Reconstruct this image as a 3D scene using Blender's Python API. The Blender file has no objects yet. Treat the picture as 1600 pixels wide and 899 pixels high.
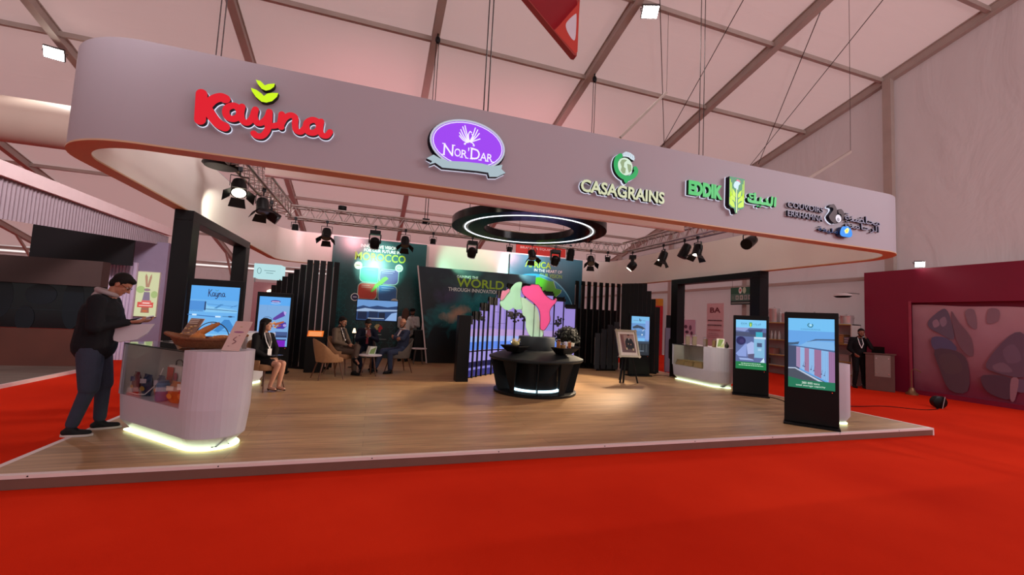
import bpy, math, random
from mathutils import Vector, Matrix, Euler
random.seed(7)
SC = bpy.context.scene
COL = SC.collection
R = math.radians
pi = math.pi

# ---------------------------------------------------------------- camera
cam_d = bpy.data.cameras.new('camera'); cam = bpy.data.objects.new('camera', cam_d); COL.objects.link(cam)
cam_d.sensor_width = 36.0
cam_d.lens = 659.438 / 1600 * 36.0
cam_d.clip_start = 0.05; cam_d.clip_end = 300
def cam_matrix(yaw, pitch, roll, loc):
    y, t, r = R(yaw), R(pitch), R(roll)
    fw = Vector((math.sin(y)*math.cos(t), math.cos(y)*math.cos(t), math.sin(t)))
    rt = Vector((math.cos(y), -math.sin(y), 0)); up = rt.cross(fw)
    Rr = math.cos(r)*rt + math.sin(r)*up; U = -math.sin(r)*rt + math.cos(r)*up
    m = Matrix((Rr, U, -fw)).transposed().to_4x4(); m.translation = loc
    return m
cam.matrix_world = cam_matrix(18.0668, 4.2133, 2.8555, Vector((0, 0, 1.6)))
SC.camera = cam

# ---------------------------------------------------------------- world, light, exposure
SC.view_settings.view_transform = 'Standard'
SC.view_settings.look = 'None'
SC.view_settings.gamma = 1.0
SC.view_settings.use_curve_mapping = False
SC.view_settings.exposure = 0.0
W = bpy.data.worlds.new('world'); SC.world = W; W.use_nodes = True
bg = W.node_tree.nodes['Background']
bg.inputs[0].default_value = (1.0, 0.93, 0.93, 1); WORLD_S = 0.76; bg.inputs[1].default_value = WORLD_S
def area_light(name, loc, target, sx, sy, power, col=(1, 0.95, 0.92), spread=180):
    l = bpy.data.lights.new(name, 'AREA'); l.shape = 'RECTANGLE'; l.size = sx; l.size_y = sy
    l.energy = power; l.color = col; l.spread = R(spread)
    o = bpy.data.objects.new(name, l); COL.objects.link(o); o.location = loc
    o.rotation_euler = (Vector(target) - Vector(loc)).to_track_quat('-Z', 'Y').to_euler()
    return o
# unseen fill area lights, added to brighten carpet, left canopy band and ring fascia
area_light('fill_light_front', (2.5, -5.0, 9.5), (3.0, 4.0, 0.0), 12, 3, 75, (1, 0.93, 0.93))
area_light('fill_light_left', (-1.0, 2.0, 7.5), (-6.2, 11.0, 3.4), 3, 2, 160, (1, 0.88, 0.9), 60)
area_light('fill_light_right', (11.5, -2.0, 6.0), (7.5, 5.0, 3.4), 4, 2.5, 330, (1, 0.92, 0.95))
def spot(name, loc, target, power, ang=40, blend=0.5, col=(1, 0.9, 0.8), rad=0.06):
    l = bpy.data.lights.new(name, 'SPOT'); l.energy = power; l.spot_size = R(ang); l.spot_blend = blend
    l.color = col; l.shadow_soft_size = rad
    o = bpy.data.objects.new(name, l); COL.objects.link(o); o.location = loc
    o.rotation_euler = (Vector(target) - Vector(loc)).to_track_quat('-Z', 'Y').to_euler()
    return o

# ---------------------------------------------------------------- materials
def lin(h):
    if isinstance(h, str):
        h = h.lstrip('#'); h = [int(h[i:i+2], 16) for i in (0, 2, 4)]
    out = []
    for c in h:
        c = c / 255
        out.append(c / 12.92 if c <= 0.04045 else ((c + 0.055) / 1.055) ** 2.4)
    return tuple(out) + (1.0,)
MATS = {}
def M(name, col, rough=0.6, metal=0.0, var=0.08, scale=6.0, bump=0.0, bscale=80.0, coat=0.0, alpha=1.0, trans=0.0, spec=None):
    if name in MATS: return MATS[name]
    m = bpy.data.materials.new(name); m.use_nodes = True; nt = m.node_tree; b = nt.nodes['Principled BSDF']
    c = lin(col)
    b.inputs['Roughness'].default_value = rough; b.inputs['Metallic'].default_value = metal
    b.inputs['Base Color'].default_value = c
    if spec is None and max(c[:3]) < .03: spec = 0.22
    if spec is not None: b.inputs['Specular IOR Level'].default_value = spec
    if coat: b.inputs['Coat Weight'].default_value = coat
    if alpha < 1: b.inputs['Alpha'].default_value = alpha
    if trans: b.inputs['Transmission Weight'].default_value = trans
    tc = nt.nodes.new('ShaderNodeTexCoord')
    if var:
        n = nt.nodes.new('ShaderNodeTexNoise'); n.inputs['Scale'].default_value = scale; n.inputs['Detail'].default_value = 3
        nt.links.new(tc.outputs['Object'], n.inputs['Vector'])
        mr = nt.nodes.new('ShaderNodeMapRange'); mr.inputs['To Min'].default_value = 1 - var * 2; mr.inputs['To Max'].default_value = 1 + var * 2
        nt.links.new(n.outputs['Fac'], mr.inputs['Value'])
        mx = nt.nodes.new('ShaderNodeVectorMath'); mx.operation = 'SCALE'; mx.inputs[0].default_value = c[:3]
        nt.links.new(mr.outputs[0], mx.inputs['Scale']); nt.links.new(mx.outputs[0], b.inputs['Base Color'])
    if bump:
        n2 = nt.nodes.new('ShaderNodeTexNoise'); n2.inputs['Scale'].default_value = bscale; n2.inputs['Detail'].default_value = 4
        nt.links.new(tc.outputs['Object'], n2.inputs['Vector'])
        bp = nt.nodes.new('ShaderNodeBump'); bp.inputs['Strength'].default_value = bump; bp.inputs['Distance'].default_value = 0.02
        nt.links.new(n2.outputs['Fac'], bp.inputs['Height']); nt.links.new(bp.outputs[0], b.inputs['Normal'])
    MATS[name] = m; return m
def E(col, s=1.0, rough=0.4):
    name = 'glow_%s_%g' % (col, s)
    if name in MATS: return MATS[name]
    m = bpy.data.materials.new(name); m.use_nodes = True; b = m.node_tree.nodes['Principled BSDF']
    c = lin(col); b.inputs['Base Color'].default_value = tuple(x * 0.12 for x in c[:3]) + (1,)
    b.inputs['Emission Color'].default_value = c; b.inputs['Emission Strength'].default_value = s
    b.inputs['Roughness'].default_value = rough
    MATS[name] = m; return m
def P(col, rough=0.45, var=0.0):
    return M('paint_%s_%g' % (col, rough), col, rough=rough, var=var)
def glass(name='clear_glass', col=(1, 1, 1, 1), fac=0.12):
    if name in MATS: return MATS[name]
    m = bpy.data.materials.new(name); m.use_nodes = True; nt = m.node_tree; nt.nodes.clear()
    o = nt.nodes.new('ShaderNodeOutputMaterial'); mx = nt.nodes.new('ShaderNodeMixShader')
    t = nt.nodes.new('ShaderNodeBsdfTransparent'); t.inputs[0].default_value = col
    g = nt.nodes.new('ShaderNodeBsdfGlossy'); g.inputs['Roughness'].default_value = 0.03
    fr = nt.nodes.new('ShaderNodeLayerWeight'); fr.inputs['Blend'].default_value = 0.5
    pw = nt.nodes.new('ShaderNodeMath'); pw.operation = 'POWER'; pw.inputs[1].default_value = 4.0
    ad = nt.nodes.new('ShaderNodeMath'); ad.operation = 'ADD'; ad.inputs[1].default_value = 0.02 + fac * 0.2; ad.use_clamp = True
    nt.links.new(fr.outputs['Facing'], pw.inputs[0]); nt.links.new(pw.outputs[0], ad.inputs[0]); nt.links.new(ad.outputs[0], mx.inputs[0])
    nt.links.new(t.outputs[0], mx.inputs[1]); nt.links.new(g.outputs[0], mx.inputs[2]); nt.links.new(mx.outputs[0], o.inputs[0])
    MATS[name] = m; return m
def acrylic(name, col, alpha, emit=0.0):
    if name in MATS: return MATS[name]
    m = M(name, col, rough=0.25, var=0.1, scale=3.0, alpha=alpha)
    b = m.node_tree.nodes['Principled BSDF']
    return m

def carpet_mat():
    m = bpy.data.materials.new('red_carpet'); m.use_nodes = True; nt = m.node_tree; b = nt.nodes['Principled BSDF']
    b.inputs['Roughness'].default_value = 1.0; b.inputs['Specular IOR Level'].default_value = 0.05
    tc = nt.nodes.new('ShaderNodeTexCoord')
    n1 = nt.nodes.new('ShaderNodeTexNoise'); n1.inputs['Scale'].default_value = 0.5; n1.inputs['Detail'].default_value = 5
    n2 = nt.nodes.new('ShaderNodeTexNoise'); n2.inputs['Scale'].default_value = 220; n2.inputs['Detail'].default_value = 2
    nt.links.new(tc.outputs['Object'], n1.inputs[0]); nt.links.new(tc.outputs['Object'], n2.inputs[0])
    ad = nt.nodes.new('ShaderNodeMath'); ad.operation = 'MULTIPLY_ADD'; ad.inputs[1].default_value = 0.45
    nt.links.new(n2.outputs['Fac'], ad.inputs[0]); nt.links.new(n1.outputs['Fac'], ad.inputs[2])
    cr = nt.nodes.new('ShaderNodeValToRGB')
    cr.color_ramp.elements[0].position = 0.35; cr.color_ramp.elements[0].color = CARPET_A
    cr.color_ramp.elements[1].position = 1.05; cr.color_ramp.elements[1].color = CARPET_B
    nt.links.new(ad.outputs[0], cr.inputs[0]); nt.links.new(cr.outputs[0], b.inputs['Base Color'])
    bp = nt.nodes.new('ShaderNodeBump'); bp.inputs['Strength'].default_value = 0.4; bp.inputs['Distance'].default_value = 0.01
    nt.links.new(n2.outputs['Fac'], bp.inputs['Height']); nt.links.new(bp.outputs[0], b.inputs['Normal'])
    return m
CARPET_A = (0.50, 0.013, 0.003, 1); CARPET_B = (0.74, 0.034, 0.008, 1)

def wood_mat(name, cols, bw=1.3, bh=0.18, rough=0.38, rot=0.0):
    m = bpy.data.materials.new(name); m.use_nodes = True; nt = m.node_tree; b = nt.nodes['Principled BSDF']
    tc = nt.nodes.new('ShaderNodeTexCoord'); mp = nt.nodes.new('ShaderNodeMapping'); mp.inputs['Rotation'].default_value = (0, 0, rot)
    nt.links.new(tc.outputs['Object'], mp.inputs[0])
    br = nt.nodes.new('ShaderNodeTexBrick'); br.inputs['Scale'].default_value = 1.0
    br.inputs['Brick Width'].default_value = bw; br.inputs['Row Height'].default_value = bh
    br.inputs['Mortar Size'].default_value = 0.0025; br.inputs['Mortar'].default_value = tuple(x * 0.45 for x in cols[0][:3]) + (1,)
    br.inputs['Color1'].default_value = cols[0]; br.inputs['Color2'].default_value = cols[1]; br.offset = 0.37
    nt.links.new(mp.outputs[0], br.inputs[0])
    mp2 = nt.nodes.new('ShaderNodeMapping'); mp2.inputs['Scale'].default_value = (0.7, 11, 3); nt.links.new(mp.outputs[0], mp2.inputs[0])
    n = nt.nodes.new('ShaderNodeTexNoise'); n.inputs['Scale'].default_value = 2.2; n.inputs['Detail'].default_value = 6; n.inputs['Distortion'].default_value = 0.6
    nt.links.new(mp2.outputs[0], n.inputs[0])
    mr = nt.nodes.new('ShaderNodeMapRange'); mr.inputs['To Min'].default_value = 0.25; mr.inputs['To Max'].default_value = 1.65
    nt.links.new(n.outputs['Fac'], mr.inputs['Value'])
    mx = nt.nodes.new('ShaderNodeVectorMath'); mx.operation = 'SCALE'
    nt.links.new(br.outputs['Color'], mx.inputs[0]); nt.links.new(mr.outputs[0], mx.inputs['Scale'])
    nt.links.new(mx.outputs[0], b.inputs['Base Color']); b.inputs['Roughness'].default_value = rough
    return m

def fabric_mat(name, col, transl=0.5, wrinkle=0.15, wscale=(0.6, 4, 1), tcol=None):
    m = bpy.data.materials.new(name); m.use_nodes = True; nt = m.node_tree; nt.nodes.clear()
    o = nt.nodes.new('ShaderNodeOutputMaterial'); mx = nt.nodes.new('ShaderNodeMixShader'); mx.inputs[0].default_value = transl
    d = nt.nodes.new('ShaderNodeBsdfDiffuse'); t = nt.nodes.new('ShaderNodeBsdfTranslucent')
    d.inputs[0].default_value = col; t.inputs[0].default_value = tcol or col
    tc = nt.nodes.new('ShaderNodeTexCoord'); mp = nt.nodes.new('ShaderNodeMapping'); mp.inputs['Scale'].default_value = wscale
    n = nt.nodes.new('ShaderNodeTexNoise'); n.inputs['Scale'].default_value = 1.2; n.inputs['Detail'].default_value = 4; n.inputs['Distortion'].default_value = 1.0
    bp = nt.nodes.new('ShaderNodeBump'); bp.inputs['Strength'].default_value = wrinkle; bp.inputs['Distance'].default_value = 0.25
    nt.links.new(tc.outputs['Object'], mp.inputs[0]); nt.links.new(mp.outputs[0], n.inputs[0])
    nt.links.new(n.outputs['Fac'], bp.inputs['Height']); nt.links.new(bp.outputs[0], d.inputs['Normal'])
    nt.links.new(d.outputs[0], mx.inputs[1]); nt.links.new(t.outputs[0], mx.inputs[2]); nt.links.new(mx.outputs[0], o.inputs[0])
    return m

# ---------------------------------------------------------------- mesh helpers
class Fr:
    """a plane in space: origin, right and up unit vectors; normal looks out of the face"""
    def __init__(s, o, r, u):
        s.o = Vector(o); s.r = Vector(r).normalized(); s.u = Vector(u).normalized(); s.n = s.r.cross(s.u)
    def p(s, a, b, d=0.0): return s.o + s.r * a + s.u * b + s.n * d
def XZ(x=0, y=0, z=0): return Fr((x, y, z), (1, 0, 0), (0, 0, 1))      # faces -Y
_txt = {}
def text_geo(body, bold=0.0):
    k = (body, bold)
    if k in _txt: return _txt[k]
    c = bpy.data.curves.new('t', 'FONT'); c.body = body; c.extrude = 0.5; c.offset = bold; c.resolution_u = 3
    o = bpy.data.objects.new('t', c); COL.objects.link(o)
    dg = bpy.context.evaluated_depsgraph_get(); dg.update()
    me = bpy.data.meshes.new_from_object(o.evaluated_get(dg))
    vs = [v.co.copy() for v in me.vertices]; fs = [tuple(p.vertices) for p in me.polygons]
    bpy.data.objects.remove(o); bpy.data.curves.remove(c); bpy.data.meshes.remove(me)
    if vs:
        bb = (min(v.x for v in vs), max(v.x for v in vs), min(v.y for v in vs), max(v.y for v in vs))
    else: bb = (0, 1, 0, 1)
    _txt[k] = (vs, fs, bb); return _txt[k]
def catmull(pts, n=8, closed=False):
    P_ = [Vector(p) for p in pts]
    if len(P_) < 3 and not closed: return P_
    out = []; L = len(P_)
    rng = range(L if closed else L - 1)
    for i in rng:
        if closed: p0, p1, p2, p3 = P_[(i-1) % L], P_[i], P_[(i+1) % L], P_[(i+2) % L]
        else: p0, p1, p2, p3 = P_[max(i-1, 0)], P_[i], P_[i+1], P_[min(i+2, L-1)]
        for k in range(n):
            t = k / n
            out.append(0.5 * ((2*p1) + (p2-p0)*t + (2*p0-5*p1+4*p2-p3)*t*t + (3*p1-p0-3*p2+p3)*t**3))
    if not closed: out.append(P_[-1])
    return out
class MB:
    def __init__(s): s.v = []; s.f = []; s.m = []; s.sm = []
    def add(s, vs, fs, m=0, smooth=False):
        b = len(s.v); s.v += [tuple(v) for v in vs]
        for f in fs: s.f.append(tuple(b + i for i in f)); s.m.append(m); s.sm.append(smooth)
    def poly(s, pts, m=0): s.add(pts, [tuple(range(len(pts)))], m)
    def box(s, a, b, m=0):
        x0, x1 = sorted((a[0], b[0])); y0, y1 = sorted((a[1], b[1])); z0, z1 = sorted((a[2], b[2]))
        s.add([(x0,y0,z0),(x1,y0,z0),(x1,y1,z0),(x0,y1,z0),(x0,y0,z1),(x1,y0,z1),(x1,y1,z1),(x0,y1,z1)],
              [(0,3,2,1),(4,5,6,7),(0,1,5,4),(1,2,6,5),(2,3,7,6),(3,0,4,7)], m)
    def obox(s, c, size, mat=None, m=0):
        mat = mat or Matrix.Identity(3); h = [x / 2 for x in size]; c = Vector(c)
        vs = [c + mat @ Vector((sx*h[0], sy*h[1], sz*h[2])) for sz in (-1, 1) for sx, sy in ((-1,-1),(1,-1),(1,1),(-1,1))]
        s.add(vs, [(0,3,2,1),(4,5,6,7),(0,1,5,4),(1,2,6,5),(2,3,7,6),(3,0,4,7)], m)
    def beam(s, p0, p1, w, h, m=0, up=(0, 0, 1)):
        p0 = Vector(p0); p1 = Vector(p1); d = (p1 - p0); L = d.length; d.normalize()
        side = d.cross(Vector(up))
        if side.length < 1e-4: side = d.cross(Vector((1, 0, 0)))
        side.normalize(); u = side.cross(d)
        s.obox((p0 + p1) / 2, (L, w, h), Matrix((d, -side, u)).transposed(), m)
    def ring_faces(s, rings, closed_ring=True, caps=True, m=0, smooth=True):
        n = len(rings[0]); b = len(s.v)
        for r in rings: s.v += [tuple(v) for v in r]
        for i in range(len(rings) - 1):
            for j in range(n if closed_ring else n - 1):
                k = (j + 1) % n
                s.f.append((b+i*n+j, b+i*n+k, b+(i+1)*n+k, b+(i+1)*n+j)); s.m.append(m); s.sm.append(smooth)
        if caps:
            s.f.append(tuple(b + j for j in reversed(range(n)))); s.m.append(m); s.sm.append(False)
            e = b + (len(rings) - 1) * n
            s.f.append(tuple(e + j for j in range(n))); s.m.append(m); s.sm.append(False)
    def cyl(s, p0, p1, r0, r1=None, n=16, m=0, caps=True, smooth=True):
        r1 = r0 if r1 is None else r1
        p0 = Vector(p0); p1 = Vector(p1); d = (p1 - p0).normalized()
        a = d.orthogonal().normalized(); b = d.cross(a)
        rings = [[p + (a * math.cos(2*pi*k/n) + b * math.sin(2*pi*k/n)) * r for k in range(n)] for p, r in ((p0, r0), (p1, r1))]
        s.ring_faces(rings, True, caps, m, smooth)
    def tube(s, pts, r, n=8, m=0, closed=False, caps=True):
        pts = [Vector(p) for p in pts]; L = len(pts); rings = []; prev = None
        for i, p in enumerate(pts):
            if closed: t = pts[(i+1) % L] - pts[(i-1) % L]
            else: t = pts[min(i+1, L-1)] - pts[max(i-1, 0)]
            t.normalize()
            a = t.orthogonal().normalized() if prev is None else (prev - t * prev.dot(t)).normalized()
            prev = a; b = t.cross(a); rr = r[i] if isinstance(r, (list, tuple)) else r
            rings.append([p + (a*math.cos(2*pi*k/n) + b*math.sin(2*pi*k/n)) * rr for k in range(n)])
        if closed: rings.append(rings[0]); s.ring_faces(rings, True, False, m)
        else: s.ring_faces(rings, True, caps, m)
    def lathe(s, prof, c=(0, 0, 0), n=24, m=0, caps=True, sx=1.0, sy=1.0, a0=0, a1=2*pi):
        c = Vector(c); full = abs(a1 - a0 - 2*pi) < 1e-6
        nn = n if full else n + 1
        rings = [[c + Vector((max(r, 1e-5)*sx*math.cos(a0 + (a1-a0)*k/n), max(r, 1e-5)*sy*math.sin(a0 + (a1-a0)*k/n), z)) for k in range(nn)] for r, z in prof]
        s.ring_faces(rings, full, caps and full, m)
    def ball(s, c, r, nu=14, nv=9, mat=None, m=0):
        if not isinstance(r, (tuple, list)): r = (r, r, r)
        c = Vector(c); mat = mat or Matrix.Identity(3)
        vs = [c + mat @ Vector((0, 0, -r[2]))]
        for i in range(1, nv):
            ph = -pi/2 + pi*i/nv
            for j in range(nu):
                th = 2*pi*j/nu
                vs.append(c + mat @ Vector((r[0]*math.cos(ph)*math.cos(th), r[1]*math.cos(ph)*math.sin(th), r[2]*math.sin(ph))))
        vs.append(c + mat @ Vector((0, 0, r[2]))); fs = []
        for j in range(nu): fs.append((0, 1 + (j+1) % nu, 1 + j))
        for i in range(nv - 2):
            for j in range(nu):
                a = 1 + i*nu + j; b = 1 + i*nu + (j+1) % nu
                fs.append((a, b, b + nu, a + nu))
        e = len(vs) - 1; o = 1 + (nv-2)*nu
        for j in range(nu): fs.append((o + j, o + (j+1) % nu, e))
        s.add(vs, fs, m, True)
    def cap(s, p0, p1, r0, r1, n=12, k=4, sq=(1, 1), ref=None, m=0):
        """tapered capsule; sq squashes the two cross directions"""
        p0 = Vector(p0); p1 = Vector(p1); d = (p1 - p0)
        if d.length < 1e-6: d = Vector((0, 0, 1e-4))
        d.normalize()
        a = (Vector(ref) - d * Vector(ref).dot(d)).normalized() if ref is not None else d.orthogonal().normalized()
        b = d.cross(a); rings = []
        def rg(c, r): return [c + (a*math.cos(2*pi*j/n)*sq[0] + b*math.sin(2*pi*j/n)*sq[1]) * max(r, 1e-4) for j in range(n)]
        for i in range(k + 1):
            t = pi/2 * i/k; rings.append(rg(p0 - d*r0*math.cos(t), r0*math.sin(t)))
        for i in range(k + 1):
            t = pi/2 * i/k; rings.append(rg(p1 + d*r1*math.sin(t), r1*math.cos(t)))
        s.ring_faces(rings, True, True, m)
    def prism(s, pts, fr, d0, d1, m=0, mside=None, holes=None):
        n = len(pts)
        area = sum(pts[i][0]*pts[(i+1) % n][1] - pts[(i+1) % n][0]*pts[i][1] for i in range(n))
        if area < 0: pts = list(reversed(pts))
        b = len(s.v)
        s.v += [tuple(fr.p(x, y, d0)) for x, y in pts] + [tuple(fr.p(x, y, d1)) for x, y in pts]
        s.f.append(tuple(b + n + i for i in range(n))); s.m.append(m); s.sm.append(False)
        s.f.append(tuple(b + i for i in reversed(range(n)))); s.m.append(m if mside is None else mside); s.sm.append(False)
        for i in range(n):
            k = (i+1) % n
            s.f.append((b+i, b+k, b+n+k, b+n+i)); s.m.append(m if mside is None else mside); s.sm.append(False)
    def rect(s, fr, x0, y0, x1, y1, d, m=0):
        s.add([fr.p(x0, y0, d), fr.p(x1, y0, d), fr.p(x1, y1, d), fr.p(x0, y1, d)], [(0, 1, 2, 3)], m)
    def flat(s, fr, pts, d, m=0):
        n = len(pts); area = sum(pts[i][0]*pts[(i+1) % n][1] - pts[(i+1) % n][0]*pts[i][1] for i in range(n))
        if area < 0: pts = list(reversed(pts))
        s.add([fr.p(x, y, d) for x, y in pts], [tuple(range(n))], m)
    def disc(s, fr, cx, cy, rx, ry, d, m=0, n=28, rot=0.0):
        c, q = math.cos(rot), math.sin(rot)
        s.flat(fr, [(cx + rx*math.cos(2*pi*i/n)*c - ry*math.sin(2*pi*i/n)*q, cy + rx*math.cos(2*pi*i/n)*q + ry*math.sin(2*pi*i/n)*c) for i in range(n)], d, m)
    def ringf(s, fr, cx, cy, rx, ry, w, d, m=0, n=32):
        b = len(s.v)
        for i in range(n):
            a = 2*pi*i/n
            s.v.append(tuple(fr.p(cx + rx*math.cos(a), cy + ry*math.sin(a), d))); s.v.append(tuple(fr.p(cx + (rx-w)*math.cos(a), cy + (ry-w)*math.sin(a), d)))
        for i in range(n):
            k = (i+1) % n; s.f.append((b+2*i, b+2*k, b+2*k+1, b+2*i+1)); s.m.append(m); s.sm.append(False)
    def stroke(s, pts, w, fr, d0, d1, m=0, mside=None, closed=False, n=8, sm=True):
        """a round-ended band following 2-D points"""
        MB.sk = (getattr(MB, 'sk', 0) + 1) % 9; lift = (1 if d1 > d0 else -1)*min(abs(d1 - d0)*.3, .00025)*MB.sk/4; d1 = d1 + lift
        pp = catmull([(x, y, 0) for x, y in pts], n, closed) if sm else [Vector((x, y, 0)) for x, y in pts]
        L = len(pp); left = []; right = []
        for i, p in enumerate(pp):
            t = (pp[(i+1) % L] - pp[(i-1) % L]) if closed else (pp[min(i+1, L-1)] - pp[max(i-1, 0)])
            if t.length < 1e-9: t = Vector((1, 0, 0))
            t.normalize(); nn = Vector((-t.y, t.x, 0)); ww = w[i*len(w)//L] if isinstance(w, (list, tuple)) else w
            left.append(p + nn*ww/2); right.append(p - nn*ww/2)
        ms = m if mside is None else mside
        rng = range(L if closed else L - 1)
        for i in rng:
            k = (i+1) % L; q = [right[i], right[k], left[k], left[i]]
            vs = [fr.p(v.x, v.y, d) for d in (d0, d1) for v in q]
            s.add(vs, [(4, 5, 6, 7)], m); s.add(vs, [(0, 1, 5, 4), (2, 3, 7, 6), (3, 2, 1, 0)], ms)
        if not closed:
            for c, l in ((pp[0], left[0]), (pp[-1], left[-1])):
                r = (l - c).length
                s.prism([(c.x + r*math.cos(2*pi*i/14), c.y + r*math.sin(2*pi*i/14)) for i in range(14)], fr, d0, d1 + lift*.12 + .00003, m, mside)
    def text(s, body, fr, x0, y0, x1, y1, d0, d1, m=0, bold=0.0, mside=None, z0=None):
        vs, fs, bb = text_geo(body, bold); b = len(s.v)
        sx = (x1-x0) / max(bb[1]-bb[0], 1e-6); sy = (y1-y0) / max(bb[3]-bb[2], 1e-6)
        for v in vs: s.v.append(tuple(fr.p(x0 + (v.x-bb[0])*sx, y0 + (v.y-bb[2])*sy, d0 + (v.z+0.5)*(d1-d0))))
        for f in fs:
            front = all(vs[i].z > 0.49 for i in f)
            s.f.append(tuple(b+i for i in f)); s.m.append(m if (front or mside is None) else mside); s.sm.append(False)
    def build(s, name, mats, parent=None, bevel=0.0, seg=2, auto=40):
        me = bpy.data.meshes.new(name); me.from_pydata(s.v, [], s.f)
        if not isinstance(mats, (list, tuple)): mats = [mats]
        for m in mats: me.materials.append(m)
        me.polygons.foreach_set('material_index', s.m); me.polygons.foreach_set('use_smooth', s.sm)
        me.validate(); me.update()
        if any(s.sm): me.set_sharp_from_angle(angle=R(auto))
        o = bpy.data.objects.new(name, me); COL.objects.link(o)
        if parent is not None: o.parent = parent
        if bevel:
            md = o.modifiers.new('bevel', 'BEVEL'); md.width = bevel; md.segments = seg; md.limit_method = 'ANGLE'; md.angle_limit = R(35)
        return o
    def remesh(s, name, mats, parent=None, voxel=0.01, smooth=3):
        t = s.build('tmp', mats)
        a = t.modifiers.new('r', 'REMESH'); a.mode = 'VOXEL'; a.voxel_size = voxel; a.use_smooth_shade = True
        if smooth:
            b = t.modifiers.new('s', 'SMOOTH'); b.iterations = smooth; b.factor = 0.5
        dg = bpy.context.evaluated_depsgraph_get(); dg.update()
        me = bpy.data.meshes.new_from_object(t.evaluated_get(dg)); old = t.data
        bpy.data.objects.remove(t); bpy.data.meshes.remove(old)
        me.name = name
        if not me.materials: me.materials.append(mats if not isinstance(mats, (list, tuple)) else mats[0])
        o = bpy.data.objects.new(name, me); COL.objects.link(o)
        if parent is not None: o.parent = parent
        return o
def tag(o, label=None, cat=None, group=None, kind=None):
    if label: o['label'] = label
    if cat: o['category'] = cat
    if group: o['group'] = group
    if kind: o['kind'] = kind
    return o
def thing(name, label, cat, loc=(0, 0, 0), rz=0.0, group=None):
    o = bpy.data.objects.new(name, None); COL.objects.link(o); o.empty_display_size = 0.2
    o.location = loc; o.rotation_euler = (0, 0, rz)
    return tag(o, label, cat, group)
def kids(o): return [c for c in bpy.data.objects if c.parent == o]
def dup(o, loc=None, rz=None, label=None, parent=None):
    c = o.copy(); COL.objects.link(c)
    if parent is not None: c.parent = parent
    if loc is not None: c.location = loc
    if rz is not None: c.rotation_euler = (0, 0, rz)
    if label: c['label'] = label
    for k in kids(o): dup(k, parent=c)
    return c
def struct(name, mb, mats, **k):
    o = mb.build(name, mats, **k); o['kind'] = 'structure'; return o
def rrect(x0, x1, y0, y1, r, n=8):
    out = []
    rr = r if isinstance(r, (list, tuple)) else (r, r, r, r)
    for (cx, cy, a), q in zip(((x1, y0, -pi/2), (x1, y1, 0), (x0, y1, pi/2), (x0, y0, pi)), rr):
        sx = -1 if cx == x1 else 1; sy = 1 if cy == y0 else -1
        if q <= 0: out.append((cx, cy)); continue
        for i in range(n + 1):
            t = a + pi/2*i/n; out.append((cx + sx*q + q*math.cos(t), cy + sy*q + q*math.sin(t)))
    return out
TOPF = Fr((0, 0, 0), (1, 0, 0), (0, 1, 0))    # lies flat, faces +Z

# common materials
BLACK = M('black_paint', '0b0b0d', 0.4, var=0.05)
BLACKM = M('matte_black', '08080a', 0.6, var=0.05)
DARKM = M('dark_metal', '2a2a2c', 0.35, 0.8, var=0.05)
ALU = M('aluminium', 'a09a98', 0.35, 0.9, var=0.05)
WHITE = M('white_laminate', 'd9d2d2', 0.35, var=0.03)
GLASS = glass()
CHROME = M('chrome', 'cfcfd2', 0.12, 1.0, var=0.0)
def fixw(t):
    """children of t were modelled in world coordinates"""
    inv = (Matrix.Translation(t.location) @ Euler(t.rotation_euler).to_matrix().to_4x4()).inverted()
    for k in kids(t): k.matrix_parent_inverse = inv
    return t
# ================================================================ the hall
b = MB(); b.rect(TOPF, -40, -12, 15.6, 33, 0.0); struct('floor', b, carpet_mat())
RA, RB = 12.3, 0.25                       # roof height over y: z = RA - RB*y
def rz_(y): return RA - RB * y
EAVE = 32.2; RX = [15.55, 10.75, 5.98, 1.14, -3.95, -8.7, -13.6, -18.4, -23.2, -28]
roofm = fabric_mat('tent_roof_fabric', (0.86, 0.66, 0.64, 1), 0.45, 0.10, (0.5, 2.5, 1))
wallm = fabric_mat('tent_wall_fabric', (0.62, 0.52, 0.52, 1), 0.22, 0.5, (0.6, 0.6, 0.25))
b = MB()
N = 36
for i in range(len(RX) - 1):
    x0, x1 = RX[i+1], RX[i]
    g = []
    for a in range(9):
        u = a / 8; row = []
        for k in range(N + 1):
            y = -8 + (EAVE + 8) * k / N
            sag = 0.05 * math.sin(pi * u) * (1 + 0.3*math.sin(k*1.3 + i))
            row.append((x0 + (x1-x0)*u, y, rz_(y) + 0.16 - sag))
        g.append(row)
    b.ring_faces(g, False, False)
b.poly([(RX[-1], -8, rz_(-8)+.16), (RX[-1], -20, rz_(-8)-2.9), (RX[0], -20, rz_(-8)-2.9), (RX[0], -8, rz_(-8)+.16)])
struct('ceiling', b, roofm)
# gable wall (right)
b = MB(); g = []
for k in range(41):
    y = -8 + (EAVE + 8) * k / 40
    g.append([(15.62, y, z) for z in [j/10 * (rz_(y) + 0.1) for j in range(11)]])
b.ring_faces(g, False, False); struct('wall_right', b, wallm)
b = MB(); b.poly([(-30, EAVE, 0), (15.6, EAVE, 0), (15.6, EAVE, 4.3), (-30, EAVE, 4.3)])
struct('wall_back', b, wallm)
b = MB(); b.poly([(-30, -8, 0), (-30, EAVE, 0), (-30, EAVE, 4.4), (-30, -8, 14.4)])
struct('wall_left', b, wallm)
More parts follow.
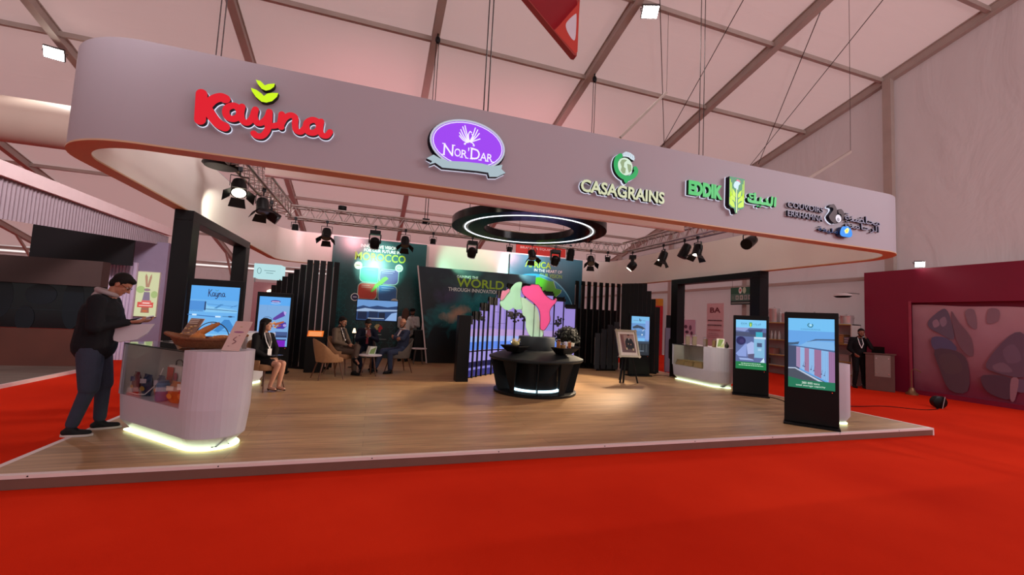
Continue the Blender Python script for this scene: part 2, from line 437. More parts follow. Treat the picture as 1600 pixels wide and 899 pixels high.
# frame: rafters, purlins, gable posts and wall rails
beamm = M('grey_aluminium_beam', 'b0a29a', 0.6, 0.0, var=0.08, scale=2)
tn = [0]
def trim(mb, mat=beamm):
    tn[0] += 1; return struct('trim_%d' % tn[0], mb, mat)
for i, x in enumerate(RX[:8]):
    b = MB(); w = 0.16
    b.beam((x, -8, rz_(-8)), (x, EAVE, rz_(EAVE)), 0.13, 0.24)
    b.beam((x, -8, rz_(-8) + 0.13), (x, EAVE, rz_(EAVE) + 0.13), 0.2, 0.03); b.beam((x, -8, rz_(-8) - 0.13), (x, EAVE, rz_(EAVE) - 0.13), 0.2, 0.03)
    if i: b.box((x - 0.1, EAVE - 0.25, 0), (x + 0.1, EAVE - 0.02, 4.3)); b.beam((x, EAVE - 2.6, rz_(EAVE-2.6) - .1), (x, EAVE - .2, 2.6), .1, .1)
    trim(b)
for y in (1.3, 3.9, 6.48, 9.05, 11.7, 14.4, 22.0, 27.5):
    b = MB(); b.beam((RX[7], y, rz_(y) + 0.02), (RX[0], y, rz_(y) + 0.02), 0.1, 0.13); trim(b)
b = MB(); b.beam((-28, EAVE - .12, 4.25), (15.5, EAVE - .12, 4.25), .14, .16); b.beam((-28, EAVE - .16, 3.95), (15.5, EAVE - .16, 3.95), .05, .05); trim(b)
for y in (8.88, 3.9, -1.0, 14.35, 19.3, 24.4):
    b = MB(); b.box((15.38, y - .12, 0), (15.55, y + .12, rz_(y) - .1)); trim(b)
b = MB(); b.box((15.40, -8, 3.44), (15.5, EAVE, 3.56)); trim(b)
# the edge light of daylight above the wall sheets
b = MB(); b.box((-28, EAVE - .10, 4.03), (15.5, EAVE - .09, 4.12)); trim(b, E('fff2ee', 1.1))
# bracing wires under the roof
wirem = M('steel_wire', '5a4c4a', 0.5, 0.5, var=0)
for a, c in (((15.4, 13.7, 8.8), (7.4, 3.2, 11.4)), ((10.6, 13.8, 8.8), (4.4, 6.2, 10.7)), ((15.4, 14.5, 8.6), (11.0, 4.4, 11.1)), ((10.7, 14.4, 8.6), (7.6, 5.2, 10.9))):
    b = MB(); b.cyl(a, c, 0.012, n=6); trim(b, wirem)

# ================================================================ the raised stand floor
PX0, PX1, PY0, PY1, PZ = -2.95, 9.06, 4.65, 15.3, 0.12
t = thing('stand_platform', 'low wooden stand floor with white aluminium edging on the red carpet', 'platform', (3.05, 10, 0))
wood = wood_mat('oak_boards', [(0.48, 0.295, 0.145, 1), (0.37, 0.22, 0.105, 1)], bw=3.4, bh=.2)
b = MB(); b.box((PX0 + .035, PY0 + .035, 0.005), (PX1 - .035, PY1, PZ)); b.build('deck', [wood], t)
skirt = M('brown_skirting', '74544a', 0.5, var=0.06)
b = MB(); b.box((PX0 - .012, PY0 - .012, 0.002), (PX1 + .012, PY0, PZ - .03)); b.box((PX0 - .012, PY0, .002), (PX0, PY1, PZ - .03)); b.box((PX1, PY0, .002), (PX1 + .012, PY1, PZ - .03))
b.build('skirting', skirt, t)
edge = M('white_edge_trim', 'e6d8d6', 0.35, var=0.02)
b = MB()
for a, c in (((PX0 - .02, PY0 - .02, PZ - .03), (PX1 + .02, PY0 + .0355, PZ)),
             ((PX0 - .02, PY0 + .036, PZ - .03), (PX0 + .035, PY1, PZ)), ((PX1 - .035, PY0 + .036, PZ - .03), (PX1 + .02, PY1, PZ)), ((PX1 - .01, PY0 - .022, 0.0), (PX1 + .022, PY0 + .01, PZ - .031))):
    b.box(a, c)
for i in range(9):
    b.cyl((-2.6 + i*1.35, PY0 - .024, PZ - .013), (-2.6 + i*1.35, PY0 - .02, PZ - .013), .006, n=8, m=1)
b.build('edge_trim', [edge, DARKM], t)
fixw(t)

# ================================================================ the hanging ring canopy
CX0, CX1, CY0, CY1, CZ0, CZ1, CT, CR = -3.0, 8.87, 4.65, 14.65, 3.03, 3.99, 0.17, 0.85
fasc = M('painted_fascia', 'b0acb6', 0.55, var=0.025, scale=0.5)
inner = M('cream_fascia_inside', 'ebe6dc', 0.3, var=0.04, scale=0.7)
lipm = M('terracotta_edge', 'd2b28c', 0.5, var=0.03)
t = thing('hanging_canopy', 'rounded white ring fascia hanging over the whole stand', 'canopy', (2.9, 9.65, 3.03))
out_ = rrect(CX0, CX1, CY0, CY1, CR, 16); in_ = rrect(CX0 + CT, CX1 - CT, CY0 + CT, CY1 - CT, CR - CT, 16)
def band(pa, pb, z0, z1):
    m = MB(); m.ring_faces([[(x, y, z0) for x, y in pa], [(x, y, z1) for x, y in pa], [(x, y, z1) for x, y in pb], [(x, y, z0) for x, y in pb], [(x, y, z0) for x, y in pa]], True, False, 0, False)
    m.sm = [True] * len(m.f); return m
def off(d, r): return rrect(CX0 + d, CX1 - d, CY0 + d, CY1 - d, r, 16)
band(out_, off(.03, CR - .03), CZ0 + .004, CZ1).build('outer_fascia', fasc, t)
band(off(CT - .03, CR - CT + .03), in_, CZ0 + .004, CZ1).build('inner_fascia', inner, t)
band(off(-.004, CR), off(CT + .004, CR - CT), CZ0 - .012, CZ0 + .004).build('bottom_edge', lipm, t)
band(off(.0, CR), in_, CZ1, CZ1 + .01).build('top_edge', fasc, t)
fixw(t)
# white board across the front lighting truss
t = thing('truss_cover', 'long cream board hung across the front inside the ring fascia', 'panel', (1.8, 6.12, 3.3))
b = MB(); b.box((-1.45, 6.1, 3.31), (5.15, 6.14, 3.75)); b.build('board', inner, t)
b = MB(); b.box((-1.45, 6.08, 3.29), (5.15, 6.16, 3.312)); b.build('edge_strip', edge, t)
fixw(t)
# black gates carrying the ring
for nm, x0, x1, ya, yb, lab in (('portal_frame', -2.97, -2.72, 7.65, 10.82, 'black square gate frame carrying the left side of the ring'),
                                ('portal_frame', 8.57, 8.84, 7.56, 10.66, 'black square gate frame behind the right display counter')):
    t = thing(nm, lab, 'frame', ((x0+x1)/2, (ya+yb)/2, PZ))
    for y in (ya, yb - .28):
        b = MB(); b.box((x0, y, PZ), (x1, y + .28, 2.86)); b.build('post', BLACK, t, bevel=.004)
    b = MB(); b.box((x0, ya, 2.86), (x1, yb, 3.015)); b.build('crossbeam', BLACK, t, bevel=.004)
    fixw(t)

# ================================================================ logos on the fascia
YF = CY0
F0 = XZ(0, YF, 0)                                    # d>0 comes towards the front
def halo(mb, fn): pass
NAVY = M('navy_letter_side', '161226', 0.4, var=0)
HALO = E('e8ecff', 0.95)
def channel(name, t, build, mats, depth=0.062, sides=1):
    """one lit channel letter: build(mb, grow, d0, d1, m, mside)"""
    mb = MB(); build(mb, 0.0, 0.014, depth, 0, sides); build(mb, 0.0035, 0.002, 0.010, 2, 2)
    return mb.build(name, mats, t)
# red script lettering with lime leaves
t = thing('illuminated_sign', 'red script lettering with two lime leaf shapes above it', 'sign', (-1.1, YF, 3.25))
RED = E('e00020', 0.9)
Kst = [[(-1.672,3.565),(-1.663,3.315)],[(-1.63,3.44),(-1.58,3.525),(-1.52,3.565),(-1.478,3.558)],[(-1.635,3.46),(-1.565,3.36),(-1.51,3.305),(-1.46,3.285)]]
def kb(mb, g, d0, d1, m, ms):
    for p, w in zip(Kst, (.095, .085, .088)): mb.stroke(p, w + g*2, F0, d0, d1, m, ms)
channel('letter', t, kb, [RED, NAVY, HALO])
ayna = [[(-1.413,3.506),(-1.457,3.473),(-1.463,3.425),(-1.442,3.385),(-1.397,3.376),(-1.356,3.408),(-1.351,3.457),(-1.372,3.497)],[(-1.334,3.513),(-1.339,3.44),(-1.321,3.377),(-1.279,3.361),(-1.243,3.412),(-1.228,3.482),(-1.22,3.508)],[(-1.22,3.508),(-1.224,3.435),(-1.195,3.378),(-1.151,3.392),(-1.114,3.448),(-1.1,3.509)],[(-1.1,3.509),(-1.096,3.412),(-1.103,3.323),(-1.14,3.258),(-1.188,3.249),(-1.216,3.268)],[(-1.103,3.367),(-1.041,3.379),(-0.997,3.412),(-0.992,3.502)],[(-0.99,3.507),(-0.996,3.402),(-0.986,3.375)],[(-0.991,3.394),(-0.963,3.468),(-0.915,3.512),(-0.871,3.497),(-0.866,3.428),(-0.852,3.371),(-0.808,3.36),(-0.769,3.417)],[(-0.714,3.503),(-0.757,3.469),(-0.765,3.423),(-0.744,3.377),(-0.695,3.372),(-0.653,3.41),(-0.648,3.456),(-0.669,3.497)],[(-0.632,3.504),(-0.636,3.423),(-0.614,3.367),(-0.569,3.365),(-0.541,3.411)]]
def ay(mb, g, d0, d1, m, ms):
    for i, p in enumerate(ayna): mb.stroke(p, (.062 if i in (0, 7) else .058) + g*2, F0, d0, d1, m, ms, closed=i in (0, 7))
channel('joined_letters', t, ay, [RED, NAVY, HALO])
LIME = E('c8f000', 1.0); LIMES = M('dark_leaf_side', '23260a', 0.5, var=0)
LV = [[(-1.276,3.714),(-1.23,3.705),(-1.182,3.677),(-1.16,3.657),(-1.133,3.688),(-1.093,3.705),(-1.038,3.714),(-1.048,3.672),(-1.086,3.62),(-1.134,3.595),(-1.176,3.595),(-1.228,3.633),(-1.266,3.683)],[(-1.243,3.805),(-1.201,3.8),(-1.161,3.765),(-1.133,3.786),(-1.075,3.804),(-1.081,3.768),(-1.112,3.732),(-1.148,3.714),(-1.186,3.725),(-1.223,3.766)]]
for p in LV:
    mb = MB(); mb.prism(p, F0, 0.006, .062, 0, 1); mb.build('leaf', [LIME, LIMES], t)
fixw(t)
# violet oval with ribbon
t = thing('illuminated_sign', 'violet oval sign with white bird emblem, serif lettering and silver ribbon', 'sign', (.9, YF, 3.2))
def ell(cx, cz, rx, rz, n=44): return [(cx + rx*math.cos(2*pi*i/n), cz + rz*math.sin(2*pi*i/n)) for i in range(n)]
oc = (.893, 3.53)
SILV = E('cdd3e6', 0.75); VIO = E('9a3df0', 0.95); WHT = E('e8e4ff', 1.1)
mb = MB(); mb.prism(ell(oc[0], oc[1], .432, .285), F0, .012, .07, 0, 1); mb.prism(ell(oc[0], oc[1], .45, .30), F0, .002, .012, 1, 1)
mb.build('oval_border', [SILV, NAVY], t)
mb = MB(); mb.flat(F0, ell(oc[0], oc[1], .408, .262), .0715, 0); mb.ringf(F0, oc[0], oc[1], .4, .254, .009, .073, 1); mb.build('oval_face', [VIO, WHT], t)
bird = [[(.904,3.564),(.878,3.61),(.84,3.73)],[(.895,3.558),(.86,3.611),(.816,3.712)],[(.891,3.553),(.838,3.603),(.796,3.676)],[(.886,3.549),(.83,3.583),(.784,3.638)],[(.887,3.543),(.832,3.56),(.785,3.602)],[(.908,3.565),(.936,3.63),(.96,3.726)],[(.913,3.562),(.955,3.624),(.989,3.709)],[(.915,3.557),(.965,3.608),(1.009,3.671)],[(.915,3.553),(.966,3.58),(1.021,3.609)],[(.899,3.559),(.886,3.63),(.902,3.674),(.92,3.664)],[(.904,3.56),(.937,3.621),(.926,3.646)],[(.904,3.555),(.869,3.54),(.852,3.523)],[(.904,3.555),(.941,3.544),(.953,3.525)]]
mb = MB()
for p in bird: mb.stroke([(x, z + .01) for x, z in p], .011, F0, .073, .076)
for x, z in ((.851, 3.53), (.954, 3.53)): mb.ringf(F0, x, z, .012, .012, .005, .077, n=12)
mb.build('bird_emblem', WHT, t)
for s, x0, z0, x1, z1 in (('N', .618, 3.368, .726, 3.493), ('O', .74, 3.372, .81, 3.462), ('R', .82, 3.372, .884, 3.458), ("'", .893, 3.455, .905, 3.495), ('D', .925, 3.372, 1.03, 3.497), ('A', 1.035, 3.375, 1.112, 3.465), ('R', 1.118, 3.376, 1.18, 3.462)):
    mb = MB(); mb.text(s, F0, x0, z0, x1, z1, .073, .077, bold=.0)
    sf = {'N': [(x0, z0), (x0, z1), (x1, z1)], 'R': [(x0, z0), (x1, z0)], 'D': [(x0 + .01, z0), (x0 + .01, z1)], 'A': [(x0, z0), (x1, z0)]}.get(s, [])
    for a, c in sf: mb.prism([(a - .018, c - .004), (a + .018, c - .004), (a + .018, c + .004), (a - .018, c + .004)], F0, .073, .077)
    mb.build('letter', WHT, t)
rib = [(.439,3.291),(.512,3.345),(.583,3.315),(.679,3.302),(.881,3.325),(1.061,3.335),(1.192,3.325),(1.299,3.361),(1.29,3.309),(1.342,3.271),(1.246,3.209),(1.153,3.195),(1.137,3.241),(1.013,3.24),(.745,3.224),(.615,3.216),(.535,3.258),(.477,3.227),(.502,3.27)]
mb = MB(); mb.prism(rib, F0, .012, .085, 0, 1); mb.prism([(x, z - .004 if z < 3.29 else z) for x, z in rib], F0, .003, .012, 2, 2); mb.build('ribbon', [E('b4ccd6', 0.75), NAVY, HALO], t)
fixw(t)
# green C with globe + pale capitals
def letters(t, txt, x0, z0, x1, z1, mats, fr=F0, depth=.062, bold=.02, hal=.0035, h2=None):
    """split a word into letters that are parts of their own"""
    vs, fs, bb = text_geo(txt, bold); sx = (x1-x0)/(bb[1]-bb[0]); sz = (z1-z0)/(bb[3]-bb[2])
    for i, ch in enumerate(txt):
        if ch == ' ': continue
        _, _, bp = text_geo(txt[:i+1], bold); _, _, bo = text_geo(ch, bold); w = bo[1]-bo[0]
        a1 = x0 + (bp[1]-bb[0])*sx; a0 = a1 - w*sx; c0 = z0 + (bo[2]-bb[2])*sz; c1 = z0 + (bo[3]-bb[2])*sz
        mb = MB(); mb.text(ch, fr, a0, c0, a1, c1, .014, depth, 0, bold, 1)
        if hal: mb.text(ch, fr, a0 - hal, c0 - hal, a1 + hal, c1 + hal, .002, .010, 2, bold, 2)
        mb.build('letter', mats, t)
t = thing('illuminated_sign', 'pale capital lettering under a green round C with a globe', 'sign', (2.95, YF, 3.2))
GRN = E('00b45c', 0.75); DG = M('dark_green_side', '04261c', 0.4, var=0)
rg = [(2.857,3.745),(2.811,3.707),(2.79,3.643),(2.796,3.578),(2.825,3.522),(2.88,3.482),(2.949,3.466),(3.017,3.485),(3.071,3.53),(3.093,3.583),(3.08,3.612)]
mb = MB(); mb.stroke([(x + .012, z) for x, z in rg], .062, F0, .014, .062, 0, 1); mb.prism([(2.915,3.47),(2.93,3.418),(2.958,3.392),(2.991,3.427),(3.003,3.483)], F0, .014, .062, 0, 1)
mb.stroke([(x + .012, z) for x, z in rg], .07, F0, .002, .010, 2, 2); mb.prism([(2.9,3.46),(2.925,3.4),(2.958,3.375),(2.998,3.42),(3.01,3.483)], F0, .003, .013, 2, 2)
mb.build('ring_emblem', [GRN, DG, HALO], t)
mb = MB(); mb.prism(ell(2.943, 3.617, .111, .115), F0, .014, .055, 0, 1)
mb.flat(F0, [(2.886,3.695),(2.927,3.708),(2.968,3.703),(2.928,3.666),(2.923,3.61),(2.952,3.591),(2.947,3.529),(2.913,3.518),(2.878,3.555),(2.89,3.605),(2.867,3.656)], .0565, 2); mb.flat(F0, [(2.97,3.66),(3.03,3.65),(3.04,3.58),(3.0,3.54),(2.98,3.6)], .0565, 2)
mb.build('globe', [E('cfe8d2', 0.95), DG, E('9fb98a', 0.7)], t)
mb = MB()
cr = [(2.878,3.743),(2.897,3.782),(2.944,3.812),(3.006,3.807),(3.063,3.78),(3.081,3.747),(3.068,3.711),(3.03,3.72),(2.988,3.743),(2.946,3.745),(2.905,3.738)]
mb.prism(cr, F0, .014, .062, 0, 1)
for i in range(14): mb.disc(F0, 2.905 + .165*(i % 7)/6, 3.765 + .018*(i//7) + .012*math.sin((i % 7)/6*pi) - .03*((i % 7)/6)**2, .005, .005, .064, 2, n=8)
mb.build('grain_crown', [E('cfe0ea', 0.9), DG, E('7fa0b4', 0.6)], t)
letters(t, 'CASAGRAINS', 2.322, 3.202, 3.553, 3.362, [E('d6dcb4', 0.85), M('black_green_side', '0c1810', .4, var=0), HALO], bold=.028)
fixw(t)
# green bilingual sign with wheat shield
t = thing('illuminated_sign', 'green bilingual lettering on both sides of a yellow and green wheat shield', 'sign', (4.74, YF, 3.2))
G2 = E('00c455', 0.8); G2S = M('deep_green_side', '04301a', .4, var=0)
letters(t, 'EDDIK', 3.934, 3.392, 4.513, 3.592, [G2, G2S, HALO], bold=.06)
sh = [(4.609,3.739),(4.881,3.738),(4.877,3.336),(4.854,3.306),(4.764,3.28),(4.75,3.225),(4.715,3.226),(4.693,3.289),(4.63,3.304),(4.604,3.337)]
mb = MB(); mb.prism(sh, F0, .012, .085, 0, 1); mb.prism([(4.744 + (x-4.744)*1.03, 3.49 + (z-3.49)*1.02) for x, z in sh], F0, .002, .012, 2, 2)
mb.build('shield', [E('12905a', 0.7), NAVY, HALO], t)
mb = MB()
for p in [[(4.61,3.347),(4.609,3.447),(4.646,3.416),(4.692,3.376),(4.71,3.305),(4.659,3.308)],[(4.623,3.413),(4.623,3.541),(4.656,3.481),(4.708,3.452),(4.715,3.379),(4.669,3.41)],[(4.662,3.482),(4.66,3.574),(4.689,3.55),(4.719,3.509),(4.719,3.453),(4.685,3.467)],[(4.865,3.335),(4.87,3.437),(4.818,3.393),(4.767,3.359),(4.759,3.312),(4.808,3.314)],[(4.864,3.418),(4.869,3.53),(4.806,3.465),(4.762,3.423),(4.761,3.367),(4.806,3.41)],[(4.811,3.475),(4.828,3.57),(4.782,3.536),(4.759,3.496),(4.76,3.45)],[(4.617,3.448),(4.613,3.705),(4.628,3.698),(4.635,3.452)],[(4.858,3.445),(4.861,3.715),(4.873,3.712),(4.873,3.447)],[(4.64,3.47),(4.637,3.66),(4.65,3.655),(4.655,3.47)],[(4.838,3.47),(4.84,3.66),(4.852,3.655),(4.853,3.47)]]:
    mb.flat(F0, p, .0865, 0)
mb.flat(F0, [(4.73,3.235),(4.728,3.58),(4.742,3.58),(4.745,3.235)], .087, 1)
mb.build('wheat_ears', [E('b8e000', 1.0), E('dff0b0', 1.0)], t)
mb = MB(); mb.flat(F0, [(4.677,3.622),(4.699,3.672),(4.745,3.692),(4.78,3.684),(4.803,3.659),(4.769,3.627),(4.758,3.56),(4.735,3.575),(4.689,3.587)], .088, 0)
mb.flat(F0, [(4.716,3.693),(4.745,3.715),(4.791,3.704),(4.803,3.669),(4.774,3.683),(4.745,3.688)], .089, 1); mb.build('bird_head', [E('bfe0f0', 0.95), E('e06a8a', 0.8)], t)
ar1 = [[(5.489,3.551),(5.479,3.44)],[(5.427,3.552),(5.409,3.445),(5.341,3.441),(5.28,3.447)],[(5.317,3.508),(5.335,3.473),(5.317,3.442)],[(5.317,3.447),(5.232,3.44),(5.202,3.455),(5.205,3.512)],[(5.208,3.446),(5.136,3.441),(5.0,3.445),(4.979,3.475)],[(5.099,3.562),(5.1,3.451)],[(5.063,3.552),(5.0,3.542),(5.022,3.5),(5.055,3.503)],[(5.146,3.39),(5.15,3.39)],[(5.195,3.39),(5.199,3.39)]]
for grp in ((0,), (1, 2), (3, 4, 5, 6, 7, 8)):
    mb = MB()
    for j in grp: mb.stroke(ar1[j], .042 if j < 6 else .026, F0, .014, .062, 0, 1); mb.stroke(ar1[j], (.042 if j < 6 else .026) + .007, F0, .002, .010, 2, 2)
    mb.build('arabic_letters', [G2, G2S, HALO], t)
fixw(t)
# brown bilingual sign with bean emblem
t = thing('illuminated_sign', 'dark bilingual lettering around a brown bean emblem with a blue badge', 'sign', (6.8, YF, 3.2))
BRN = E('4a2a36', 0.5); GRYL = E('a79cb8', 0.6)
L1 = [GRYL, NAVY, HALO]
letters(t, 'COUVOIRS', 5.755, 3.462, 6.49, 3.545, L1, bold=.0, hal=0, depth=.045); letters(t, 'ERRHAMNA', 5.755, 3.328, 6.48, 3.413, L1, bold=.0, hal=0, depth=.045)
for p in ([(6.583,3.566),(6.611,3.6),(6.674,3.621),(6.716,3.593),(6.75,3.532),(6.745,3.47),(6.714,3.416),(6.72,3.366),(6.744,3.341),(6.699,3.321),(6.644,3.337),(6.595,3.371),(6.575,3.419),(6.624,3.475),(6.666,3.526),(6.659,3.56)], [(6.778,3.54),(6.849,3.563),(6.912,3.496),(6.886,3.406),(6.811,3.347),(6.744,3.326),(6.79,3.359),(6.833,3.41),(6.841,3.472),(6.785,3.49)]):
    mb = MB(); mb.prism([(a.x, a.y) for a in catmull([(x, z, 0) for x, z in p], 3, True)], F0, .014, .07, 0, 1); mb.prism([(x - .01, z - .008) for x, z in p], F0, .003, .013, 2, 2); mb.build('bean_half', [BRN, NAVY, HALO], t)
mb = MB(); mb.prism(ell(6.772, 3.405, .062, .06), F0, .014, .074, 0, 1); mb.disc(F0, 6.765, 3.385, .03, .03, .0755, 2); mb.build('egg', [E('e4dce8', 1.0), NAVY, E('a8a0b0', .8)], t)
bl = catmull([(x, z, 0) for x, z in [(6.807,3.225),(6.846,3.28),(6.91,3.294),(6.974,3.3),(7.038,3.266),(7.066,3.193),(7.048,3.15),(6.994,3.132),(6.851,3.131),(6.798,3.158)]], 3, True)
mb = MB(); mb.prism([(a.x, a.y) for a in bl], F0, .014, .08, 0, 1); mb.flat(F0, [(6.888,3.224),(6.924,3.258),(6.967,3.282),(6.999,3.257),(6.973,3.198),(6.916,3.181)], .0815, 2); mb.disc(F0, 6.94, 3.225, .022, .024, .083, 3, n=12)
mb.build('blue_badge', [E('0a8cf0', 1.0), M('blue_side', '0a2a60', .4, var=0), E('e8f09a', 1.1), E('e8d020', 1.1)], t)
def arab(t, txt, x0, z0, x1, z1, mats, **k):
    mb = MB(); mb.text(txt, F0, x0, z0, x1, z1, .014, .045, 0, .0, 1); mb.build('arabic_letters', mats, t)
arab(t, '\uFE94\uFEE8\uFEC0\uFEA4\uFEE3'.replace('\uFEA4', '\uFE8E\uFEA4'), 6.965, 3.405, 7.78, 3.53, L1)
arab(t, '\uFE94\uFEE8\uFEE3\uFE8E\uFEA3\uFEAE\uFEDF\uFE8D', 6.965, 3.27, 7.76, 3.40, L1)
arab(t, '\uFE94\uFED0\uFEF4\uFEE0\uFEE3', 6.38, 3.155, 6.80, 3.245, [E('2a4a8a', .6), NAVY, HALO])
fixw(t)
# ================================================================ pictures: flat shapes laid on a face
class Pic:
    """flat printed or lit shapes on a face, each layer a hair above the one below"""
    def __init__(s, fr, w, h, step=0.0012, base=0.001): s.fr, s.w, s.h, s.b, s.mats, s.d, s.step = fr, w, h, MB(), [], base, step
    def mi(s, m):
        if m not in s.mats: s.mats.append(m)
        return s.mats.index(m)
    def up(s): s.d += s.step
    def rect(s, x0, y0, x1, y1, m): s.up(); s.b.rect(s.fr, x0*s.w, y0*s.h, x1*s.w, y1*s.h, s.d, s.mi(m)); return s
    def poly(s, pts, m): s.up(); s.b.flat(s.fr, [(x*s.w, y*s.h) for x, y in pts], s.d, s.mi(m)); return s
    def disc(s, x, y, r, m, ry=None, n=24, rot=0): s.up(); s.b.disc(s.fr, x*s.w, y*s.h, r*s.w, (ry if ry is not None else r)*s.w, s.d, s.mi(m), n, rot); return s
    def ring(s, x, y, r, wd, m, ry=None): s.up(); s.b.ringf(s.fr, x*s.w, y*s.h, r*s.w, (ry or r)*s.w, wd*s.w, s.d, s.mi(m)); return s
    def line(s, pts, wd, m, sm=True): s.up(); s.b.stroke([(x*s.w, y*s.h) for x, y in pts], wd*s.w, s.fr, s.d - s.step*.4, s.d, s.mi(m), n=5, sm=sm); return s
    def text(s, t, x0, y0, x1, y1, m, bold=0.0): s.up(); s.b.text(t, s.fr, x0*s.w, y0*s.h, x1*s.w, y1*s.h, s.d - s.step*.4, s.d, s.mi(m), bold); return s
    def done(s, name, parent): return s.b.build(name, s.mats, parent)

def print_mat(name, c1, c2, rough=0.3, emit=0.0, scale=1.0, grad='Z', g0=0.0, g1=1.0):
    """printed sheet: two colours blended up the sheet and broken up with noise"""
    if name in MATS: return MATS[name]
    m = bpy.data.materials.new(name); m.use_nodes = True; nt = m.node_tree; b = nt.nodes['Principled BSDF']
    tc = nt.nodes.new('ShaderNodeTexCoord'); sp = nt.nodes.new('ShaderNodeSeparateXYZ'); nt.links.new(tc.outputs['Object'], sp.inputs[0])
    mr = nt.nodes.new('ShaderNodeMapRange'); mr.inputs['From Min'].default_value = g0; mr.inputs['From Max'].default_value = g1
    nt.links.new(sp.outputs[grad], mr.inputs['Value'])
    n = nt.nodes.new('ShaderNodeTexNoise'); n.inputs['Scale'].default_value = scale; n.inputs['Detail'].default_value = 4; nt.links.new(tc.outputs['Object'], n.inputs[0])
    a = nt.nodes.new('ShaderNodeMath'); a.operation = 'MULTIPLY_ADD'; a.inputs[1].default_value = 0.9; nt.links.new(n.outputs['Fac'], a.inputs[0]); nt.links.new(mr.outputs[0], a.inputs[2])
    a2 = nt.nodes.new('ShaderNodeMath'); a2.operation = 'SUBTRACT'; a2.inputs[1].default_value = 0.45; nt.links.new(a.outputs[0], a2.inputs[0])
    cr = nt.nodes.new('ShaderNodeValToRGB'); cr.color_ramp.elements[0].color = lin(c1); cr.color_ramp.elements[1].color = lin(c2)
    nt.links.new(a2.outputs[0], cr.inputs[0]); nt.links.new(cr.outputs[0], b.inputs['Base Color']); b.inputs['Roughness'].default_value = rough
    if emit: nt.links.new(cr.outputs[0], b.inputs['Emission Color']); b.inputs['Emission Strength'].default_value = emit
    MATS[name] = m; return m

# ---------------------------------------------------------------- poster with the country map
BY = 14.35
t = thing('wall_poster', 'tall green printed wall panel with four coloured boxes and yellow green lettering', 'poster', (.13, BY + .05, PZ))
teal = print_mat('teal_print', '06282c', '0c6a66', 0.28, 0, 0.9, 'Z', 0.8, 4.6)
b = MB(); b.box((-1.33, BY, PZ), (1.59, BY + .12, 3.94)); b.build('panel', teal, t)
F = Fr((-1.33, BY, PZ), (1, 0, 0), (0, 0, 1)); w, h = 2.92, 3.82
def U(x, z): return ((x + 1.33)/w, (z - PZ)/h)
p = Pic(F, w, h)
wht = P('e8f2ec', .4); lime = P('a8d818', .4)
dt = P('0a3c40', .3)
# star lattice of the print
b = MB()
for i in range(5):
    for j in range(7):
        cx, cz = .3 + i*.58 + .02, .5 + j*.5
        for a in range(4):
            b.stroke([(cx + .24*math.cos(a*pi/4), cz + .24*math.sin(a*pi/4)), (cx - .24*math.cos(a*pi/4), cz - .24*math.sin(a*pi/4))], .012, F, 0, .0012, sm=False)
        b.ringf(F, cx, cz, .2, .2, .012, .0013, n=8)
b.build('lattice_print', P('125c5c', .3), t)
for s, x0, z0, x1, z1, m in (('INNOVATIVE VISION', -.51, 3.66, .62, 3.77, wht), ('FOR OUR FUTURE IN', -.40, 3.53, .74, 3.63, wht), ('MOROCCO', -.66, 3.24, .92, 3.50, lime)):
    (a, c), (e, f) = U(x0, z0), U(x1, z1); p.text(s, a, c, e, f, m, .02)
p.done('lettering', t)
p = Pic(F, w, h, base=.002)
def rb(x0, z0, x1, z1, r, col, rr):
    pts = [((x + 1.33)/w, (z - PZ)/h) for x, z in rrect(x0 - .018, x1 + .018, z0 - .018, z1 + .018, rr, 6)]; p.poly(pts, P('bfe0d4', .4))
    pts = [((x + 1.33)/w, (z - PZ)/h) for x, z in rrect(x0, x1, z0, z1, rr, 6)]; p.poly(pts, P(col, .35))
rb(-.46, 2.55, .09, 3.02, .1, '2fb59a', (.02, .02, .12, .14)); rb(.15, 2.52, .72, 2.99, .1, '5a4c96', (.14, .03, .12, .02))
rb(-.49, 2.0, .08, 2.5, .1, 'd8482c', (.14, .02, .14, .03)); rb(.14, 1.95, .70, 2.46, .1, '3678c0', (.02, .14, .02, .14))
for x0, x1, z, c in ((.2, .6, 2.93, 'c8c0f0'), (.2, .55, 2.87, 'a8a0d8'), (-.4, -.15, 2.42, 'f0b0a0'), (-.4, -.1, 2.36, 'f0b0a0'), (.22, .6, 2.38, 'b0d0f0'), (.22, .5, 2.3, '90b8e8'), (-.3, 0, 2.93, '90e0c8')):
    (a, c0), (e, f) = U(x0, z), U(x1, z + .02); p.rect(a, c0, e, f, P(c, .4))
mp = [(.16,2.62),(.24,2.72),(.34,2.76),(.42,2.70),(.34,2.62),(.24,2.52),(.14,2.45),(.06,2.36),(.0,2.28),(-.08,2.22),(-.1,2.27),(-.04,2.36),(.0,2.46),(.08,2.54)]
p.poly([U(*q) for q in mp], P('7ed020', .4))
p.done('infographic', t)
for cx, cz, c in ((-.54, 3.06, 'e6f0d8'), (.73, 3.07, 'a8e0b0'), (-.57, 2.04, '1c1e50'), (.65, 1.94, 'e0e4d0')):
    q = Pic(F, w, h, base=.012); (a, c0) = U(cx, cz)
    q.disc(a, c0, .125/w, P('eef2ea', .4)); q.disc(a, c0, .1/w, P(c, .4)); q.rect(a - .02, c0 - .004, a + .02, c0 + .004, P('8a7a3a' if c[0] == 'e' else 'd0d0e8', .4)); q.done('round_logo', t)
